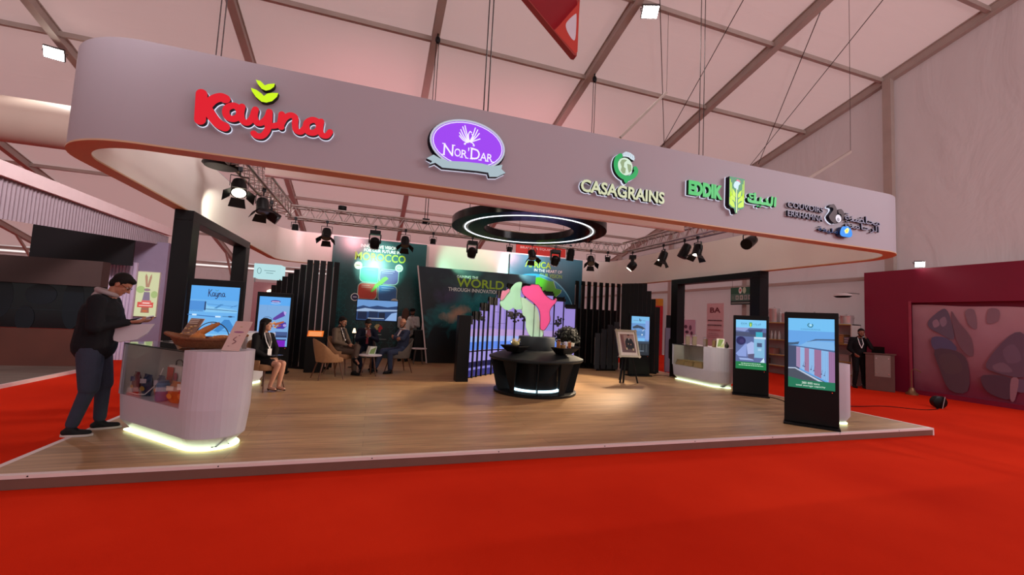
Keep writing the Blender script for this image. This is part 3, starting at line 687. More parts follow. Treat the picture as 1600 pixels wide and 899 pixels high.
# small map emblem at the bottom
q = Pic(F, w, h, base=.012); a0, b0 = U(.20, 1.0)
q.poly([U(.08, 1.12), U(.14, 1.2), U(.22, 1.21), U(.26, 1.16), U(.2, 1.1), U(.2, 1.02), U(.14, 1.0), U(.13, 1.08)], P('cfc080', .5)); q.poly([U(.22, 1.21), U(.3, 1.16), U(.35, 1.07), U(.29, 1.02), U(.28, .94), U(.23, .96), U(.21, 1.05), U(.26, 1.14)], P('d0303c', .5))
q.rect(*U(.12, .86), *U(.32, .885), P('b0b8b4', .5)); q.rect(*U(.16, .72), *U(.48, .735), P('b0b8b4', .5)); q.rect(*U(-.5, .74), *U(-.3, .84), P('9aa8a0', .5)); q.done('printed_map', t)
fixw(t)
# television on that panel
t = thing('wall_television', 'flat television showing a blue harbour view on the green panel', 'television', (.14, BY - .03, 1.31))
b = MB(); b.box((-.5, BY - .05, 1.30), (.78, BY - .008, 1.99)); b.build('casing', BLACK, t, bevel=.004)
F = Fr((-.48, BY - .052, 1.32), (1, 0, 0), (0, 0, 1)); p = Pic(F, 1.24, .65)
p.rect(0, 0, 1, 1, E('2a4a7c', .7)); p.poly([(0, .62), (.15, .72), (.3, .66), (.5, .74), (.75, .68), (1, .76), (1, 1), (0, 1)], E('6fa0dc', .85)); p.poly([(0, .5), (.2, .6), (.45, .55), (1, .58), (1, .5), (.5, .44), (0, .42)], E('a8c4e8', .8))
p.rect(.03, .05, .25, .42, E('16284a', .6)); p.rect(.3, .12, .52, .45, E('1c3258', .6)); p.rect(.55, .1, .7, .4, E('14243e', .6)); p.poly([(.7, .02), (.86, .38), (1, .45), (1, .02)], E('8fb4e6', .9)); p.rect(.28, .1, .68, .12, E('d8e4f4', .9))
p.done('screen', t); fixw(t)

# ---------------------------------------------------------------- poster with the continent and globe
t = thing('wall_poster', 'tall blue printed wall panel with a globe and the word Africa', 'poster', (6.0, BY + .05, PZ))
blue = print_mat('blue_print', '032038', '0f8098', 0.28, 0, 0.6, 'Z', 1.6, 4.9)
b = MB(); b.box((4.56, BY, PZ), (7.46, BY + .12, 3.94)); b.build('panel', blue, t)
F = Fr((0, BY, 0), (1, 0, 0), (0, 0, 1)); p = Pic(F, 1, 1)
p.text('AFRICA', 5.13, 3.50, 6.16, 3.74, lime, .02); p.text('IN THE HEART OF', 5.5, 3.36, 6.62, 3.47, wht, .01); p.text('OUR VISION', 5.72, 3.17, 6.62, 3.32, P('8cc83c', .4), .01); p.done('lettering', t)
gm = print_mat('globe_print', '062a5c', '2fb4dc', 0.3, 0, 1.5, 'Z', 1.9, 3.4)
p = Pic(F, 1, 1, base=.002)
cx, cz, rr = 5.55, 1.62, 1.66
p.poly([(cx + rr*math.cos(a), cz + rr*math.sin(a)) for a in [i*pi/40 for i in range(-6, 29)]], gm)
for k in range(12):
    a0, a1 = .15 + k*.11, .15 + (k+1)*.11
    wd = .02 + .03*math.sin(k/12*pi)
    p.poly([(cx + rr*math.cos(a0), cz + rr*math.sin(a0)), (cx + rr*math.cos(a1), cz + rr*math.sin(a1)), (cx + (rr-wd)*math.cos(a1), cz + (rr-wd)*math.sin(a1)), (cx + (rr-wd)*math.cos(a0), cz + (rr-wd)*math.sin(a0))], P('7fd6ee', .3)) if k > 1 else None
p.done('globe', t)
p = Pic(F, 1, 1, base=.022)
gg = [(5.3,2.0),(5.2,3.0),(5.655,3.16),(5.81,3.145),(6.098,3.049),(6.27,3.049),(6.368,2.791),(6.601,2.754),(6.577,2.646),(6.383,2.474),(6.413,2.45),(6.245,2.36),(6.2,1.9)]
p.poly([(cx_ + .02, z) for cx_, z in gg], P('d8f0c8', .3)); p.poly(gg, P('62c81e', .3)); md = [(6.477,2.295),(6.557,2.446),(6.617,2.396),(6.539,2.219),(6.486,2.23)]
p.poly(md, P('8fd8c0', .3)); p.poly([(5.4, 2.4), (5.6, 2.2), (5.9, 2.3), (6.1, 2.1), (5.9, 1.7), (5.5, 1.8)], P('b0347a', .3)); p.done('continent', t)
fixw(t)
# slim white frame strip between blue panel and slats
t = thing('frame_pole', 'thin white upright strip at the right edge of the blue globe panel', 'pole', (7.5, BY, PZ))
b = MB(); b.box((7.47, BY - .02, PZ), (7.51, BY + .1, 3.0)); b.build('pole', edge, t); fixw(t)

# ---------------------------------------------------------------- leaning dark panel with the world text
WY = 13.18
t = thing('graphic_wall', 'dark panel with a glowing coastline print and world lettering, slanting left edge', 'panel', (3.2, WY, PZ))
wm = print_mat('night_print', '05080c', '12384a', 0.35, 0, 0.8, 'Z', 1.0, 5.0)
def add_glow(m, cx, cz, rx, rz, rot, col, nscale=2.2, emit=0):
    nt = m.node_tree; b = nt.nodes['Principled BSDF']; src = b.inputs['Base Color'].links[0].from_socket
    tc = nt.nodes.new('ShaderNodeTexCoord'); mp = nt.nodes.new('ShaderNodeMapping'); mp.vector_type = 'TEXTURE'
    mp.inputs['Location'].default_value = (cx, 0, cz); mp.inputs['Rotation'].default_value = (0, rot, 0); mp.inputs['Scale'].default_value = (rx, 1, rz)
    nt.links.new(tc.outputs['Object'], mp.inputs[0]); sp = nt.nodes.new('ShaderNodeVectorMath'); sp.operation = 'MULTIPLY'; sp.inputs[1].default_value = (1, 0, 1); nt.links.new(mp.outputs[0], sp.inputs[0])
    ln = nt.nodes.new('ShaderNodeVectorMath'); ln.operation = 'LENGTH'; nt.links.new(sp.outputs[0], ln.inputs[0])
    n = nt.nodes.new('ShaderNodeTexNoise'); n.inputs['Scale'].default_value = nscale; n.inputs['Detail'].default_value = 7; n.inputs['Distortion'].default_value = .8; nt.links.new(tc.outputs['Object'], n.inputs[0])
    a = nt.nodes.new('ShaderNodeMath'); a.operation = 'MULTIPLY_ADD'; a.inputs[1].default_value = 1.6; nt.links.new(n.outputs['Fac'], a.inputs[0]); nt.links.new(ln.outputs['Value'], a.inputs[2])
    mr = nt.nodes.new('ShaderNodeMapRange'); mr.inputs['From Min'].default_value = 1.75; mr.inputs['From Max'].default_value = 1.0; nt.links.new(a.outputs[0], mr.inputs['Value'])
    mx = nt.nodes.new('ShaderNodeMix'); mx.data_type = 'RGBA'; nt.links.new(mr.outputs[0], mx.inputs['Factor']); nt.links.new(src, mx.inputs[6]); mx.inputs[7].default_value = lin(col); nt.links.new(mx.outputs[2], b.inputs['Base Color'])
add_glow(wm, 2.95, 1.85, 1.6, .75, R(-20), '248c92'); add_glow(wm, 2.5, 1.66, .55, .26, R(-25), 'c8a890', 3.5); add_glow(wm, 3.2, 2.7, 1.6, .35, 0, '1e4a48'); add_glow(wm, 2.2, 2.2, .5, .4, 0, '3a3458')
F = Fr((0, WY, 0), (1, 0, 0), (0, 0, 1))
out = [(1.66, PZ), (5.12, PZ), (5.12, 3.07), (1.22, 3.07)]
b = MB(); b.prism(out, F, -.08, 0); b.build('board', wm, t)
b = MB(); b.stroke([(1.67, PZ + .01), (1.225, 3.075)], .035, F, -.06, .012, sm=False); b.build('edge_strip', edge, t)
p = Pic(F, 1, 1)
for s, x0, z0, x1, z1, m in (('GAINING THE', 2.45, 2.80, 3.14, 2.89, wht), ('WORLD', 2.46, 2.52, 4.02, 2.80, lime), ('THROUGH INNOVATION AND', 2.20, 2.37, 4.22, 2.49, wht)): p.text(s, x0, z0, x1, z1, m, .02)
p.done('lettering', t)
p = Pic(F, 1, 1, base=.002)
for i in range(60):
    a = random.random()*3; r = random.random(); p.b.disc(F, 1.95 + a*.5 + .1*random.random(), 1.5 + a*.22 + (r-.5)*.5, .006, .006, .02, p.mi(P('9fd8c8', .4)), n=5)
p.done('coastline_print', t); fixw(t)

# ---------------------------------------------------------------- slat screens
SLAT = M('black_slat', '08090b', 0.4, var=0.04)
def slats(label, pts, w=.125, th=.05, edgew=True, mat=SLAT):
    cx = sum(p[0] for p in pts)/len(pts); cy = sum(p[1] for p in pts)/len(pts)
    t = thing('slat_screen', label, 'screen', (cx, cy, PZ))
    b = MB(); mx = [p for p in pts]
    for i in range(len(mx) - 1): b.beam((mx[i][0], mx[i][1], PZ + .03), (mx[i+1][0], mx[i+1][1], PZ + .03), .06, .06)
    b.build('base_rail', BLACKM, t)
    for x, y, z, a in mx:
        b = MB(); m3 = Matrix.Rotation(a, 3, 'Z')
        b.obox((x, y, (z + PZ)/2 + .02), (w, th, z - PZ - .04), m3)
        if edgew:
            for s in (-1,): b.obox(Vector((x, y, (z + PZ)/2 + .02)) + m3 @ Vector((s*(w/2 + .004), 0, 0)), (.009, th*.7, z - PZ - .3), m3, 1)
        b.build('slat', [mat, ALU], t)
    return fixw(t)
pts = []
for i, z in enumerate([1.98, 2.16, 2.28, 2.38, 2.46, 2.56, 2.68, 2.8, 2.8, 2.8, 2.8, 2.8]):
    u = i / 11; pts.append((-2.62 + 1.68*u + .0, 12.5 - 1.1*math.sin(u*pi*.62) , z, R(-38 + 55*u)))
slats('curved black slat screen stepping up from the left behind the seated visitors', pts)
pts = []
for i in range(8): pts.append((6.25 + i*.21, 12.35 - .02*i, 2.93, R(18)))
slats('row of tall black slats with bright gaps right of the blue globe panel', pts, w=.13)
pts = []
for i in range(9):
    u = i/8; pts.append((7.78 + .62*u, 12.0 - .95*u, 2.93 if i < 6 else 2.93 - .25*(i-5), R(-40)))
slats('dense black slats behind the picture easel stepping down at the right', pts, w=.13, edgew=False)
pts = []
for i, z in enumerate([1.28, 1.42, 1.56, 1.66]): pts.append((6.72 + i*.22, 11.75, z, R(0)))
slats('short dark grey stepped slats low behind the picture easel', pts, w=.17, mat=M('grey_slat', '2e3238', .4, var=.04))
for lab_, xa, xb, y_, zt in (('low black backing wall behind the right slats', 6.1, 8.0, 12.75, 2.05), ('black filler wall between the two leaning rear panels', 1.6, 2.0, 14.2, 2.9)):
    t = thing('partition_board', lab_, 'partition', ((xa+xb)/2, y_, PZ)); b = MB(); b.box((xa, y_, PZ), (xb, y_ + .05, zt)); b.build('board', BLACKM, t); b = MB(); b.box((xa, y_ - .01, PZ), (xb, y_ + .06, PZ + .08)); b.build('plinth', BLACK, t); fixw(t)
# central curved screen wall
arc = [(2.06, 9.86), (2.3, 10.1), (2.55, 10.36), (2.82, 10.62), (3.12, 10.86), (3.45, 11.06), (3.8, 11.22), (4.2, 11.34), (4.6, 11.4), (5.0, 11.4), (5.35, 11.33), (5.65, 11.22)]
def apt(s):
    i = min(int(s), len(arc) - 2); f = s - i; a, c = arc[i], arc[i+1]; return (a[0] + (c[0]-a[0])*f, a[1] + (c[1]-a[1])*f)
tops = [1.6, 1.72, 1.95, 2.12, 2.32, 2.55, 2.6, 2.55, 2.45, 2.3, 2.1]
t = thing('video_screen', 'curved violet video wall behind black stepped uprights', 'video wall', (3.7, 10.9, PZ))
b = MB()
def arcband(s0, s1, z0, z1, off, m, nn=None):
    k = nn or max(1, int((s1-s0)*2)); g = []
    for i in range(k + 1):
        s = s0 + (s1-s0)*i/k; x, y = apt(s); x2, y2 = apt(min(s + .05, 10.99)); x1, y1 = apt(max(s - .05, 0))
        tx, ty = x2-x1, y2-y1; L = math.hypot(tx, ty) or 1; nx, ny = ty/L, -tx/L
        g.append([(x + nx*off, y + ny*off, z0), (x + nx*off, y + ny*off, z1)])
    b.ring_faces(g, False, False, m)
for i in range(11): arcband(i, i+1, PZ, tops[i], 0, 0, 1)
b.build('screen_casing', BLACKM, t)
b = MB(); cols = [('3a3a8c', .7), ('8a86dc', .85), ('20205c', .6), ('a79ae8', .85), ('5a86e8', .95), ('9ab0f0', .9), ('b79ad8', .85), ('a08ee0', .8)]
zs = [PZ + .02, .3, .36, .5, .78, .98, 1.12, 1.3]
for i in range(11):
    tp = tops[i] - .10
    for j in range(8):
        z0 = zs[j]; z1 = zs[j+1] if j < 7 else tp
        if z0 < tp: arcband(i, i+1, z0, min(z1, tp), .012, j, 1)
for s, z, r in ((1.9, 1.62, .17), (2.4, 1.55, .1), (5.5, 1.72, .14), (5.9, 1.66, .2), (6.5, 1.7, .18), (7.0, 1.64, .16), (9.6, 1.6, .2), (9.3, 1.5, .12)):
    for k in range(16):
        a = random.random()*2*pi; q = r*random.random(); x, y = apt(s + q*math.cos(a)*2); zz = z + q*.8*math.sin(a)
        b.ball((x + .015, y - .03, zz), (.035, .004, .03), 8, 5, m=8)
for s0, s1, z in ((2.5, 3.3, 1.9), (3.6, 4.5, 1.75), (4.2, 5.2, 1.45), (7.5, 9, 1.5), (3.2, 4, 1.35)):
    arcband(s0, s1, z, z + .012, .014, 9)
b.build('picture', [E(c, s) for c, s in cols] + [E('22242c', .3), E('7a6cb0', .5)], t)
b = MB(); arcband(0, 11, .74, .77, .03, 0, 22); b.build('joint_rail', BLACKM, t)
b = MB(); b.box((1.88, 9.5, PZ), (2.16, 9.78, 1.62)); b.build('front_pillar', BLACK, t, bevel=.004)
for s in [0, .6, 1.2, 1.8, 2.4, 3, 3.6, 4.3, 5, 5.8, 6.6, 7.4, 8.2, 9, 9.8, 10.9]:
    x, y = apt(s); tz = tops[min(int(s), 10)] + .02
    b = MB(); b.obox((x + .03, y - .05, (tz + PZ)/2), (.03, .045, tz - PZ), Matrix.Rotation(R(45 - 6*s), 3, 'Z')); b.build('upright', BLACK, t)
for i in range(11):
    (xa, ya), (xb, yb) = apt(i), apt(i + .999); b = MB(); b.beam((xa + .02, ya - .03, tops[i] - .09), (xb + .02, yb - .03, tops[i] - .09), .03, .2 if i < 8 else .08); b.build('header', BLACK, t)
fixw(t)

# ================================================================ round island counter
IX, IY = 3.29, 8.25
t = thing('island_counter', 'round faceted black island counter with white glow at its foot', 'counter', (IX, IY, PZ))
dk = M('charcoal_lacquer', '131516', 0.5, var=0.05); dk2 = M('charcoal_lacquer_light', '202425', 0.55, var=0.05)
b = MB(); b.lathe([(0, 0), (.84, 0), (.85, .02), (.85, .05), (.83, .06), (0, .06)], n=64, caps=False); b.build('base_disc', dk, t)
b = MB(); b.lathe([(.0, .66), (.94, .66), (.975, .69), (.97, .72), (.62, .84), (.5, .86), (0, .86)], n=64, caps=False); b.build('tabletop', dk2, t)
b = MB(); b.lathe([(.47, .10), (.47, .66)], n=48); b.build('drum', dk, t)
b = MB(); b.lathe([(.475, .06), (.52, .06), (.52, .085), (.475, .10)], n=48, caps=False); b.build('light_strip', E('c8f0ff', 3.0), t)
for k in range(10):
    a = R(-111.8 + k*36 + 4)
    b = MB(); ca, sa = math.cos(a), math.sin(a); tx, ty = -sa, ca
    wdt = .0 if k % 2 == 0 else .12
    th = .018
    o = Vector((ca, sa, 0)); q = Vector((tx, ty, 0))
    pr = [o*.48 + Vector((0,0,.06)), o*.80 + Vector((0,0,.06)), o*.93 + Vector((0,0,.66)), o*.48 + Vector((0,0,.66))]
    if k % 2:
        pr = [o*.78 - q*.05 + Vector((0,0,.06)), o*.82 + q*.05 + Vector((0,0,.06)), o*.93 + q*.17 + Vector((0,0,.66)), o*.93 - q*.15 + Vector((0,0,.66))]
        nrm = o
    else: nrm = q
    b.add([v + nrm*th/2 for v in pr] + [v - nrm*th/2 for v in pr], [(0,1,2,3), (7,6,5,4), (0,4,5,1), (1,5,6,2), (2,6,7,3), (3,7,4,0)])
    b.build('fin', dk, t)
for k in range(5):
    a = R(-111.8 + k*72 + 22); o = Vector((math.cos(a), math.sin(a), 0)); q = Vector((-math.sin(a), math.cos(a), 0))
    b = MB(); b.add([o*.55 - q*.18 + Vector((0,0,.64)), o*.9 + q*.14 + Vector((0,0,.65)), o*.7 - q*.04 + Vector((0,0,.3)), o*.56 - q*.18 + Vector((0,0,.3))], [(0,1,2,3), (3,2,1,0)]); b.build('facet', dk2, t)
b = MB(); b.lathe([(.38, .84), (.38, 1.12), (.37, 1.135), (0, 1.135)], n=40, caps=False); b.build('plinth', dk2, t)
# trays on the counter
def poly3(b, base, top, z0, z1, m=0):
    n = len(base); vs = [(x, y, z0) for x, y in base] + [(x, y, z1) for x, y in top]
    b.add(vs, [tuple(reversed(range(n)))] + [(i, (i+1) % n, n + (i+1) % n, n + i) for i in range(n)] + [tuple(n + i for i in range(n))], m)
trays = ((-148, .70, .46, 'left'), (-62, .72, .50, 'front'), (-5, .72, .42, 'right'))
tlab = {'left': 'black angular tray at the left of the island holding a glass bowl', 'front': 'black angular tray at the front of the island holding sample jars', 'right': 'black angular tray at the right of the island holding a row of cups'}
tray_at = {}
for ang, rad, ln, nm in trays:
    a = R(ang); x, y = IX + rad*math.cos(a), IY + rad*math.sin(a)
    tr = thing('display_tray', tlab[nm], 'tray', (x, y, PZ + .845), a + pi/2, 'angular trays on the island')
    b = MB(); h = ln/2; poly3(b, [(-h*.55, -.08), (h*.55, -.08), (h*.55, .1), (-h*.55, .1)], [(-h, -.17), (h, -.17), (h, .13), (-h, .13)], -.01, .10); b.build('tray', BLACK, tr)
    b = MB()
    for q in (((-h, -.17), (h, -.17)), ((h, -.17), (h, .13)), ((h, .13), (-h, .13)), ((-h, .13), (-h, -.17))): b.beam((*q[0], .108), (*q[1], .108), .012, .02)
    b.build('rim', BLACK, tr)
    tray_at[nm] = (x, y, a)
def on_tray(nm, u, v):
    x, y, a = tray_at[nm]; c, s = math.cos(a + pi/2), math.sin(a + pi/2); return (x + u*c - v*s, y + u*s + v*c, PZ + .845 + .10)
# contents
cream = M('pale_pasta', 'd8c48a', .6, var=.15, scale=30); grain = M('brown_grain', '9c7440', .7, var=.2, scale=60)
t = thing('glass_bowl', 'glass bowl heaped with pale pasta on the left tray of the island', 'bowl', on_tray('left', 0, 0))
b = MB(); b.lathe([(.04, 0), (.09, .04), (.11, .10), (.105, .10), (.085, .045), (.035, .008)], n=20, caps=False); b.build('bowl', glass('bowl_glass', (.9, .93, .9, 1), .3), t)
b = MB(); b.ball((0, 0, .055), (.08, .08, .05), 12, 8)
for k in range(26):
    a = random.random()*2*pi; r = random.random()*.08; b.cyl((r*math.cos(a), r*math.sin(a), .06), (1.5*r*math.cos(a), 1.5*r*math.sin(a), .11 + random.random()*.05), .008, .004, n=5)
b.build('pasta', cream, t)
def jar(label, loc, r, h, fill, square=False, mat=None, group='sample jars on the island'):
    t = thing('sample_jar', label, 'jar', loc, random.random(), group)
    b = MB()
    if square: b.box((-r, -r, 0), (r, r, h))
    else: b.lathe([(r, 0), (r, h*.85), (r*.8, h*.93), (r*.8, h)], n=16)
    b.build('glass', glass('jar_glass', (.93, .93, .9, 1), .3), t)
    b = MB()
    if square: b.box((-r*.9, -r*.9, .004), (r*.9, r*.9, h*fill))
    else: b.lathe([(r*.92, .004), (r*.92, h*fill)], n=16)
    b.build('contents', mat or grain, t)
    b = MB(); b.lathe([(r*.85, h), (r*.85, h + .015)], n=16); b.build('lid', M('tin_lid', '8a8478', .4, .6, var=0), t); return t
jar('tall square jar of brown grain standing leftmost on the front tray', on_tray('front', -.19, 0), .035, .17, .8, True)
jar('low wide jar of toasted grain in the middle of the front tray', on_tray('front', -.05, 0), .06, .10, .7)
t = thing('leaflet', 'small pale leaflet standing between the jars on the front tray', 'leaflet', on_tray('front', .07, .03), R(15))
b = MB(); b.box((-.035, -.004, 0), (.035, .004, .13)); b.build('sheet', P('c8c8e4', .5), t)
jar('square jar of orange lentils at the right of the front tray', on_tray('front', .17, 0), .03, .13, .9, True, M('orange_lentils', 'c87a4a', .7, var=.2, scale=60))
cw = M('white_cup', 'e2ddca', .4, var=.03)
cl = ['first white cup from the left on the right tray', 'second white cup from the left on the right tray', 'yellowish full cup third on the right tray', 'last small cup at the right end of the right tray']
for k in range(4):
    t = thing('tasting_cup', cl[k], 'cup', on_tray('right', -.15 + k*.1, -.02), 0, 'cups on the right tray of the island')
    b = MB(); b.lathe([(.0, .0), (.03, .0), (.042, .09), (.039, .09), (.028, .006)], n=16, caps=False); b.build('cup', cw, t)
    b = MB(); b.lathe([(.036, .068), (0, .072)], n=14, caps=False); b.build('filling', M('yellow_flour', 'e6dc9a' if k < 2 else 'd8cc50', .8, var=.1), t)
# translucent continent panels on the plinth
t = thing('acrylic_map', 'translucent green and pink continent map standing on the black island', 'display', (3.05, 8.15, 1.255))
FA = Fr((0, 8.15, 0), (1, 0, 0), (0, 0, 1))
def sm2(p, n=3): return [(v.x, v.y) for v in catmull([(x, z, 0) for x, z in p], n, True)]
ga = acrylic('green_acrylic', 'b8f0c4', .76); gb = acrylic('pale_green_acrylic', 'ccf8d0', .82); pk = acrylic('pink_acrylic', 'ff5a9c', .95); pc = acrylic('rose_acrylic', 'e08aa0', .8)
A1 = [(2.858,2.353),(2.744,2.337),(2.657,2.251),(2.601,2.146),(2.542,2.135),(2.501,2.053),(2.425,1.934),(2.437,1.849),(2.515,1.782),(2.591,1.764),(2.666,1.79),(2.694,1.82),(2.772,1.788),(2.863,1.8),(2.891,1.86),(2.854,1.988),(2.845,2.162),(2.855,2.265)]
A2 = [(2.691,1.878),(2.702,1.965),(2.775,2.027),(2.882,2.048),(2.992,2.011),(3.121,1.931),(3.219,1.849),(3.272,1.735),(3.295,1.589),(3.318,1.444),(3.399,1.403),(3.381,1.285),(3.343,1.255),(3.122,1.256),(3.023,1.388),(2.995,1.489),(2.988,1.633),(2.923,1.688),(2.887,1.787),(2.772,1.788),(2.71,1.814)]
A3 = [(2.857,2.236),(2.931,2.285),(3.025,2.292),(3.07,2.324),(3.18,2.325),(3.244,2.307),(3.364,2.138),(3.546,2.031),(3.625,2.08),(3.629,1.991),(3.537,1.882),(3.493,1.775),(3.514,1.614),(3.474,1.509),(3.399,1.403),(3.336,1.398),(3.294,1.443),(3.281,1.706),(3.236,1.835),(3.12,1.946),(2.991,2.026),(2.878,2.121)]
A4 = [(2.583,2.202),(2.51,2.154),(2.451,2.15),(2.426,2.048),(2.419,1.962),(2.475,1.98),(2.544,2.084),(2.601,2.153)]
for nm, pp, d, m in (('rose_panel', A4, .03, pc), ('green_panel', A1, .01, ga), ('lower_green_panel', A2, -.01, gb), ('pink_panel', A3, .04, pk)):
    b = MB(); b.prism(sm2(pp), FA, d - .006, d + .006); b.build(nm, m, t)
b = MB(); b.tube([FA.p(x, z, .048) for x, z in sm2(A3)], .006, 6, closed=True); b.build('pink_outline', P('5a2a44', .4), t)
b = MB()
for x in (3.16, 3.3): b.box((x, 8.145, 1.255), (x + .012, 8.155, 1.9))
b.build('support_rod', M('grey_rod', '6a7a70', .4, var=0), t)
fixw(t)
# dark round bush behind the island
t = thing('potted_bush', 'dark rounded bush behind the right side of the island counter', 'plant', (5.02, 10.4, PZ))
b = MB(); b.lathe([(.0, 0), (.16, 0), (.22, .5), (.2, .5), (.19, .46), (0, .46)], n=24, caps=False); b.build('pot', BLACK, t)
b = MB(); b.cyl((0, 0, .45), (0, 0, 1.0), .03); b.build('stem', M('dark_bark', '1c1512', .8), t)
b = MB()
for k in range(900):
    a = random.random()*2*pi; ph = math.acos(random.uniform(-.5, 1)); r = .34*(.75 + .3*random.random()); c = Vector((r*math.sin(ph)*math.cos(a), r*math.sin(ph)*math.sin(a), 1.05 + r*.85*math.cos(ph)))
    d = Vector((random.uniform(-1, 1), random.uniform(-1, 1), random.uniform(-1, 1))).normalized()*.045; e = d.orthogonal().normalized()*.018
    b.add([c - d, c + e, c + d, c - e], [(0, 1, 2, 3)])
b.ball((0, 0, 1.08), (.28, .28, .25)); b.build('foliage', M('very_dark_leaf', '0c100d', .6, var=.2), t)

# ================================================================ ring lamp over the island
RLX, RLY, RLZ = 2.95, 8.12, 3.42
t = thing('ring_lamp', 'big black ring lamp with a white light line over the island', 'lamp', (RLX, RLY, RLZ))
b = MB(); b.lathe([(.93, 0), (1.25, 0), (1.25, .03), (1.36, .03), (1.36, 0), (1.58, 0), (1.58, .15), (.93, .15), (.93, 0)], n=96, caps=False, m=0); b.build('ring_body', M('gloss_black', '0a0a0b', .18, var=0), t)
b = MB(); b.lathe([(1.25, .012), (1.36, .012)], n=96, caps=False); o = b.build('light_channel', E('9a9590', .35), t)
b = MB(); b.tube([(1.315*math.cos(2*pi*k/96), 1.315*math.sin(2*pi*k/96), .006) for k in range(96)], .011, 8, closed=True); b.build('light_line', E('eef6ff', 2.4), t)
for k in range(4):
    a = R(20 + 90*k); b = MB(); b.cyl((1.45*math.cos(a), 1.45*math.sin(a), .15), (1.45*math.cos(a), 1.45*math.sin(a), 1.2), .006, n=6); b.build('hanging_wire', wirem, t)

# ================================================================ lighting trusses
trm = M('truss_aluminium', 'b5aaa6', .3, .8, var=.04)
def truss(label, p0, p1, hh=.28, ww=.28):
    """square lattice truss; p0 and p1 on the middle of the bottom face"""
    p0 = Vector(p0); p1 = Vector(p1); d = (p1-p0).normalized(); L = (p1-p0).length; s = d.cross(Vector((0, 0, 1))).normalized()
    t = thing('lighting_truss', label, 'truss', (p0 + p1)/2, 0, 'trusses inside the ring')
    cor = [s*ww/2, -s*ww/2, s*ww/2 + Vector((0, 0, hh)), -s*ww/2 + Vector((0, 0, hh))]
    for c in cor:
        b = MB(); b.cyl(p0 + c, p1 + c, .025, n=10); b.build('chord', trm, t)
    b = MB(); n = int(L / .32)
    for k in range(n):
        a = p0 + d*L*k/n; e = p0 + d*L*(k+1)/n; mid = (a+e)/2
        for i, j in ((0, 2), (1, 3), (0, 1), (2, 3)):
            b.cyl(a + cor[i], mid + cor[j], .010, n=5, caps=False); b.cyl(mid + cor[j], e + cor[i], .010, n=5, caps=False)
    b.build('lattice', trm, t)
    return fixw(t)
TZ = 3.77
truss('left lattice truss carrying spotlights inside the ring', (-2.13, 5.3, TZ), (-2.13, 11.0, TZ))
truss('rear lattice truss crossing the stand above the posters', (-2.13, 11.28, TZ), (7.2, 11.28, TZ))
truss('right lattice truss carrying spotlights inside the ring', (7.2, 5.3, TZ), (7.2, 11.0, TZ))
truss('front lattice truss behind the cream board', (-1.95, 6.42, TZ + .12), (7.02, 6.42, TZ + .12))
# ================================================================ stage lamps: one of each kind, then copies
lampb = M('lamp_black', '141415', .4, .2, var=.05)
def hook(t):
    b = MB(); b.box((-.03, -.025, -.02), (.03, .025, .05)); b.cyl((0, 0, -.02), (0, 0, -.1), .012); b.build('clamp', DARKM, t)
def yoke(t, w, z, h):
    b = MB(); b.beam((-w, 0, z), (w, 0, z), .03, .008); b.box((-w - .006, -.018, z - h), (-w + .002, .018, z)); b.box((w - .002, -.018, z - h), (w + .006, .018, z)); b.build('yoke', lampb, t)
def fresnel():
    t = thing('barn_door_spotlight', 'x', 'spotlight'); hook(t); yoke(t, .12, -.1, .17)
    b = MB(); b.lathe([(.06, .13), (.09, .11), (.105, .04), (.105, -.10), (.115, -.11), (.115, -.14), (.10, -.14)], n=20); h = b.build('housing', lampb, t); h.location = (0, 0, -.27)
    b = MB()
    for k in range(4): b.box((-.108, -.01 , .05 - .03*k), (.108, .01, .056 - .03*k))
    b.build('cooling_fin', lampb, h)
    b = MB(); b.lathe([(.095, -.141), (0, -.144)], n=20, caps=False); b.build('lens', M('dim_lens', '6a6a60', .2, var=0), h)
    for k in range(4):
        a = k*pi/2; c, s = math.cos(a), math.sin(a); wd = .10 if k % 2 else .085
        b = MB(); o = Vector((c, s, 0)); q = Vector((-s, c, 0)); v = [o*.11 - q*.09 + Vector((0,0,-.145)), o*.11 + q*.09 + Vector((0,0,-.145)), o*.21 + q*(wd + .02) + Vector((0,0,-.25)), o*.21 - q*(wd + .02) + Vector((0,0,-.25))]
        n = (v[1]-v[0]).cross(v[2]-v[0]).normalized()*.002
        b.add([x + n for x in v] + [x - n for x in v], [(0,1,2,3), (7,6,5,4), (0,4,5,1), (1,5,6,2), (2,6,7,3), (3,7,4,0)]); b.build('barn_door', lampb, h)
    return t
def moving():
    t = thing('moving_head', 'x', 'spotlight'); hook(t)
    b = MB(); b.box((-.13, -.10, -.18), (.13, .10, -.08)); b.build('base_box', lampb, t, bevel=.01)
    b = MB(); b.box((-.15, -.04, -.40), (-.12, .04, -.17)); b.box((.12, -.04, -.40), (.15, .04, -.17)); b.build('yoke', lampb, t, bevel=.008)
    b = MB(); b.lathe([(.05, .13), (.10, .10), (.125, .02), (.12, -.08), (.10, -.14)], n=22); h = b.build('housing', lampb, t); h.location = (0, 0, -.38)
    b = MB(); b.lathe([(.102, -.13), (.112, -.15), (.095, -.15)], n=22, caps=False); b.build('lens_ring', CHROME, h)
    b = MB(); b.lathe([(.095, -.145), (0, -.15)], n=20, caps=False); b.build('lens', M('dark_lens', '1c201e', .08, var=0), h)
    return t
def par():
    t = thing('small_spotlight', 'x', 'spotlight'); hook(t); yoke(t, .085, -.08, .12)
    b = MB(); b.lathe([(.05, .07), (.07, .05), (.075, -.08), (.07, -.08)], n=18); h = b.build('housing', lampb, t); h.location = (0, 0, -.19)
    b = MB(); b.lathe([(.068, -.078), (0, -.08)], n=18, caps=False); b.build('lens', M('grey_lens', '55504c', .2, var=0), h)
    return t
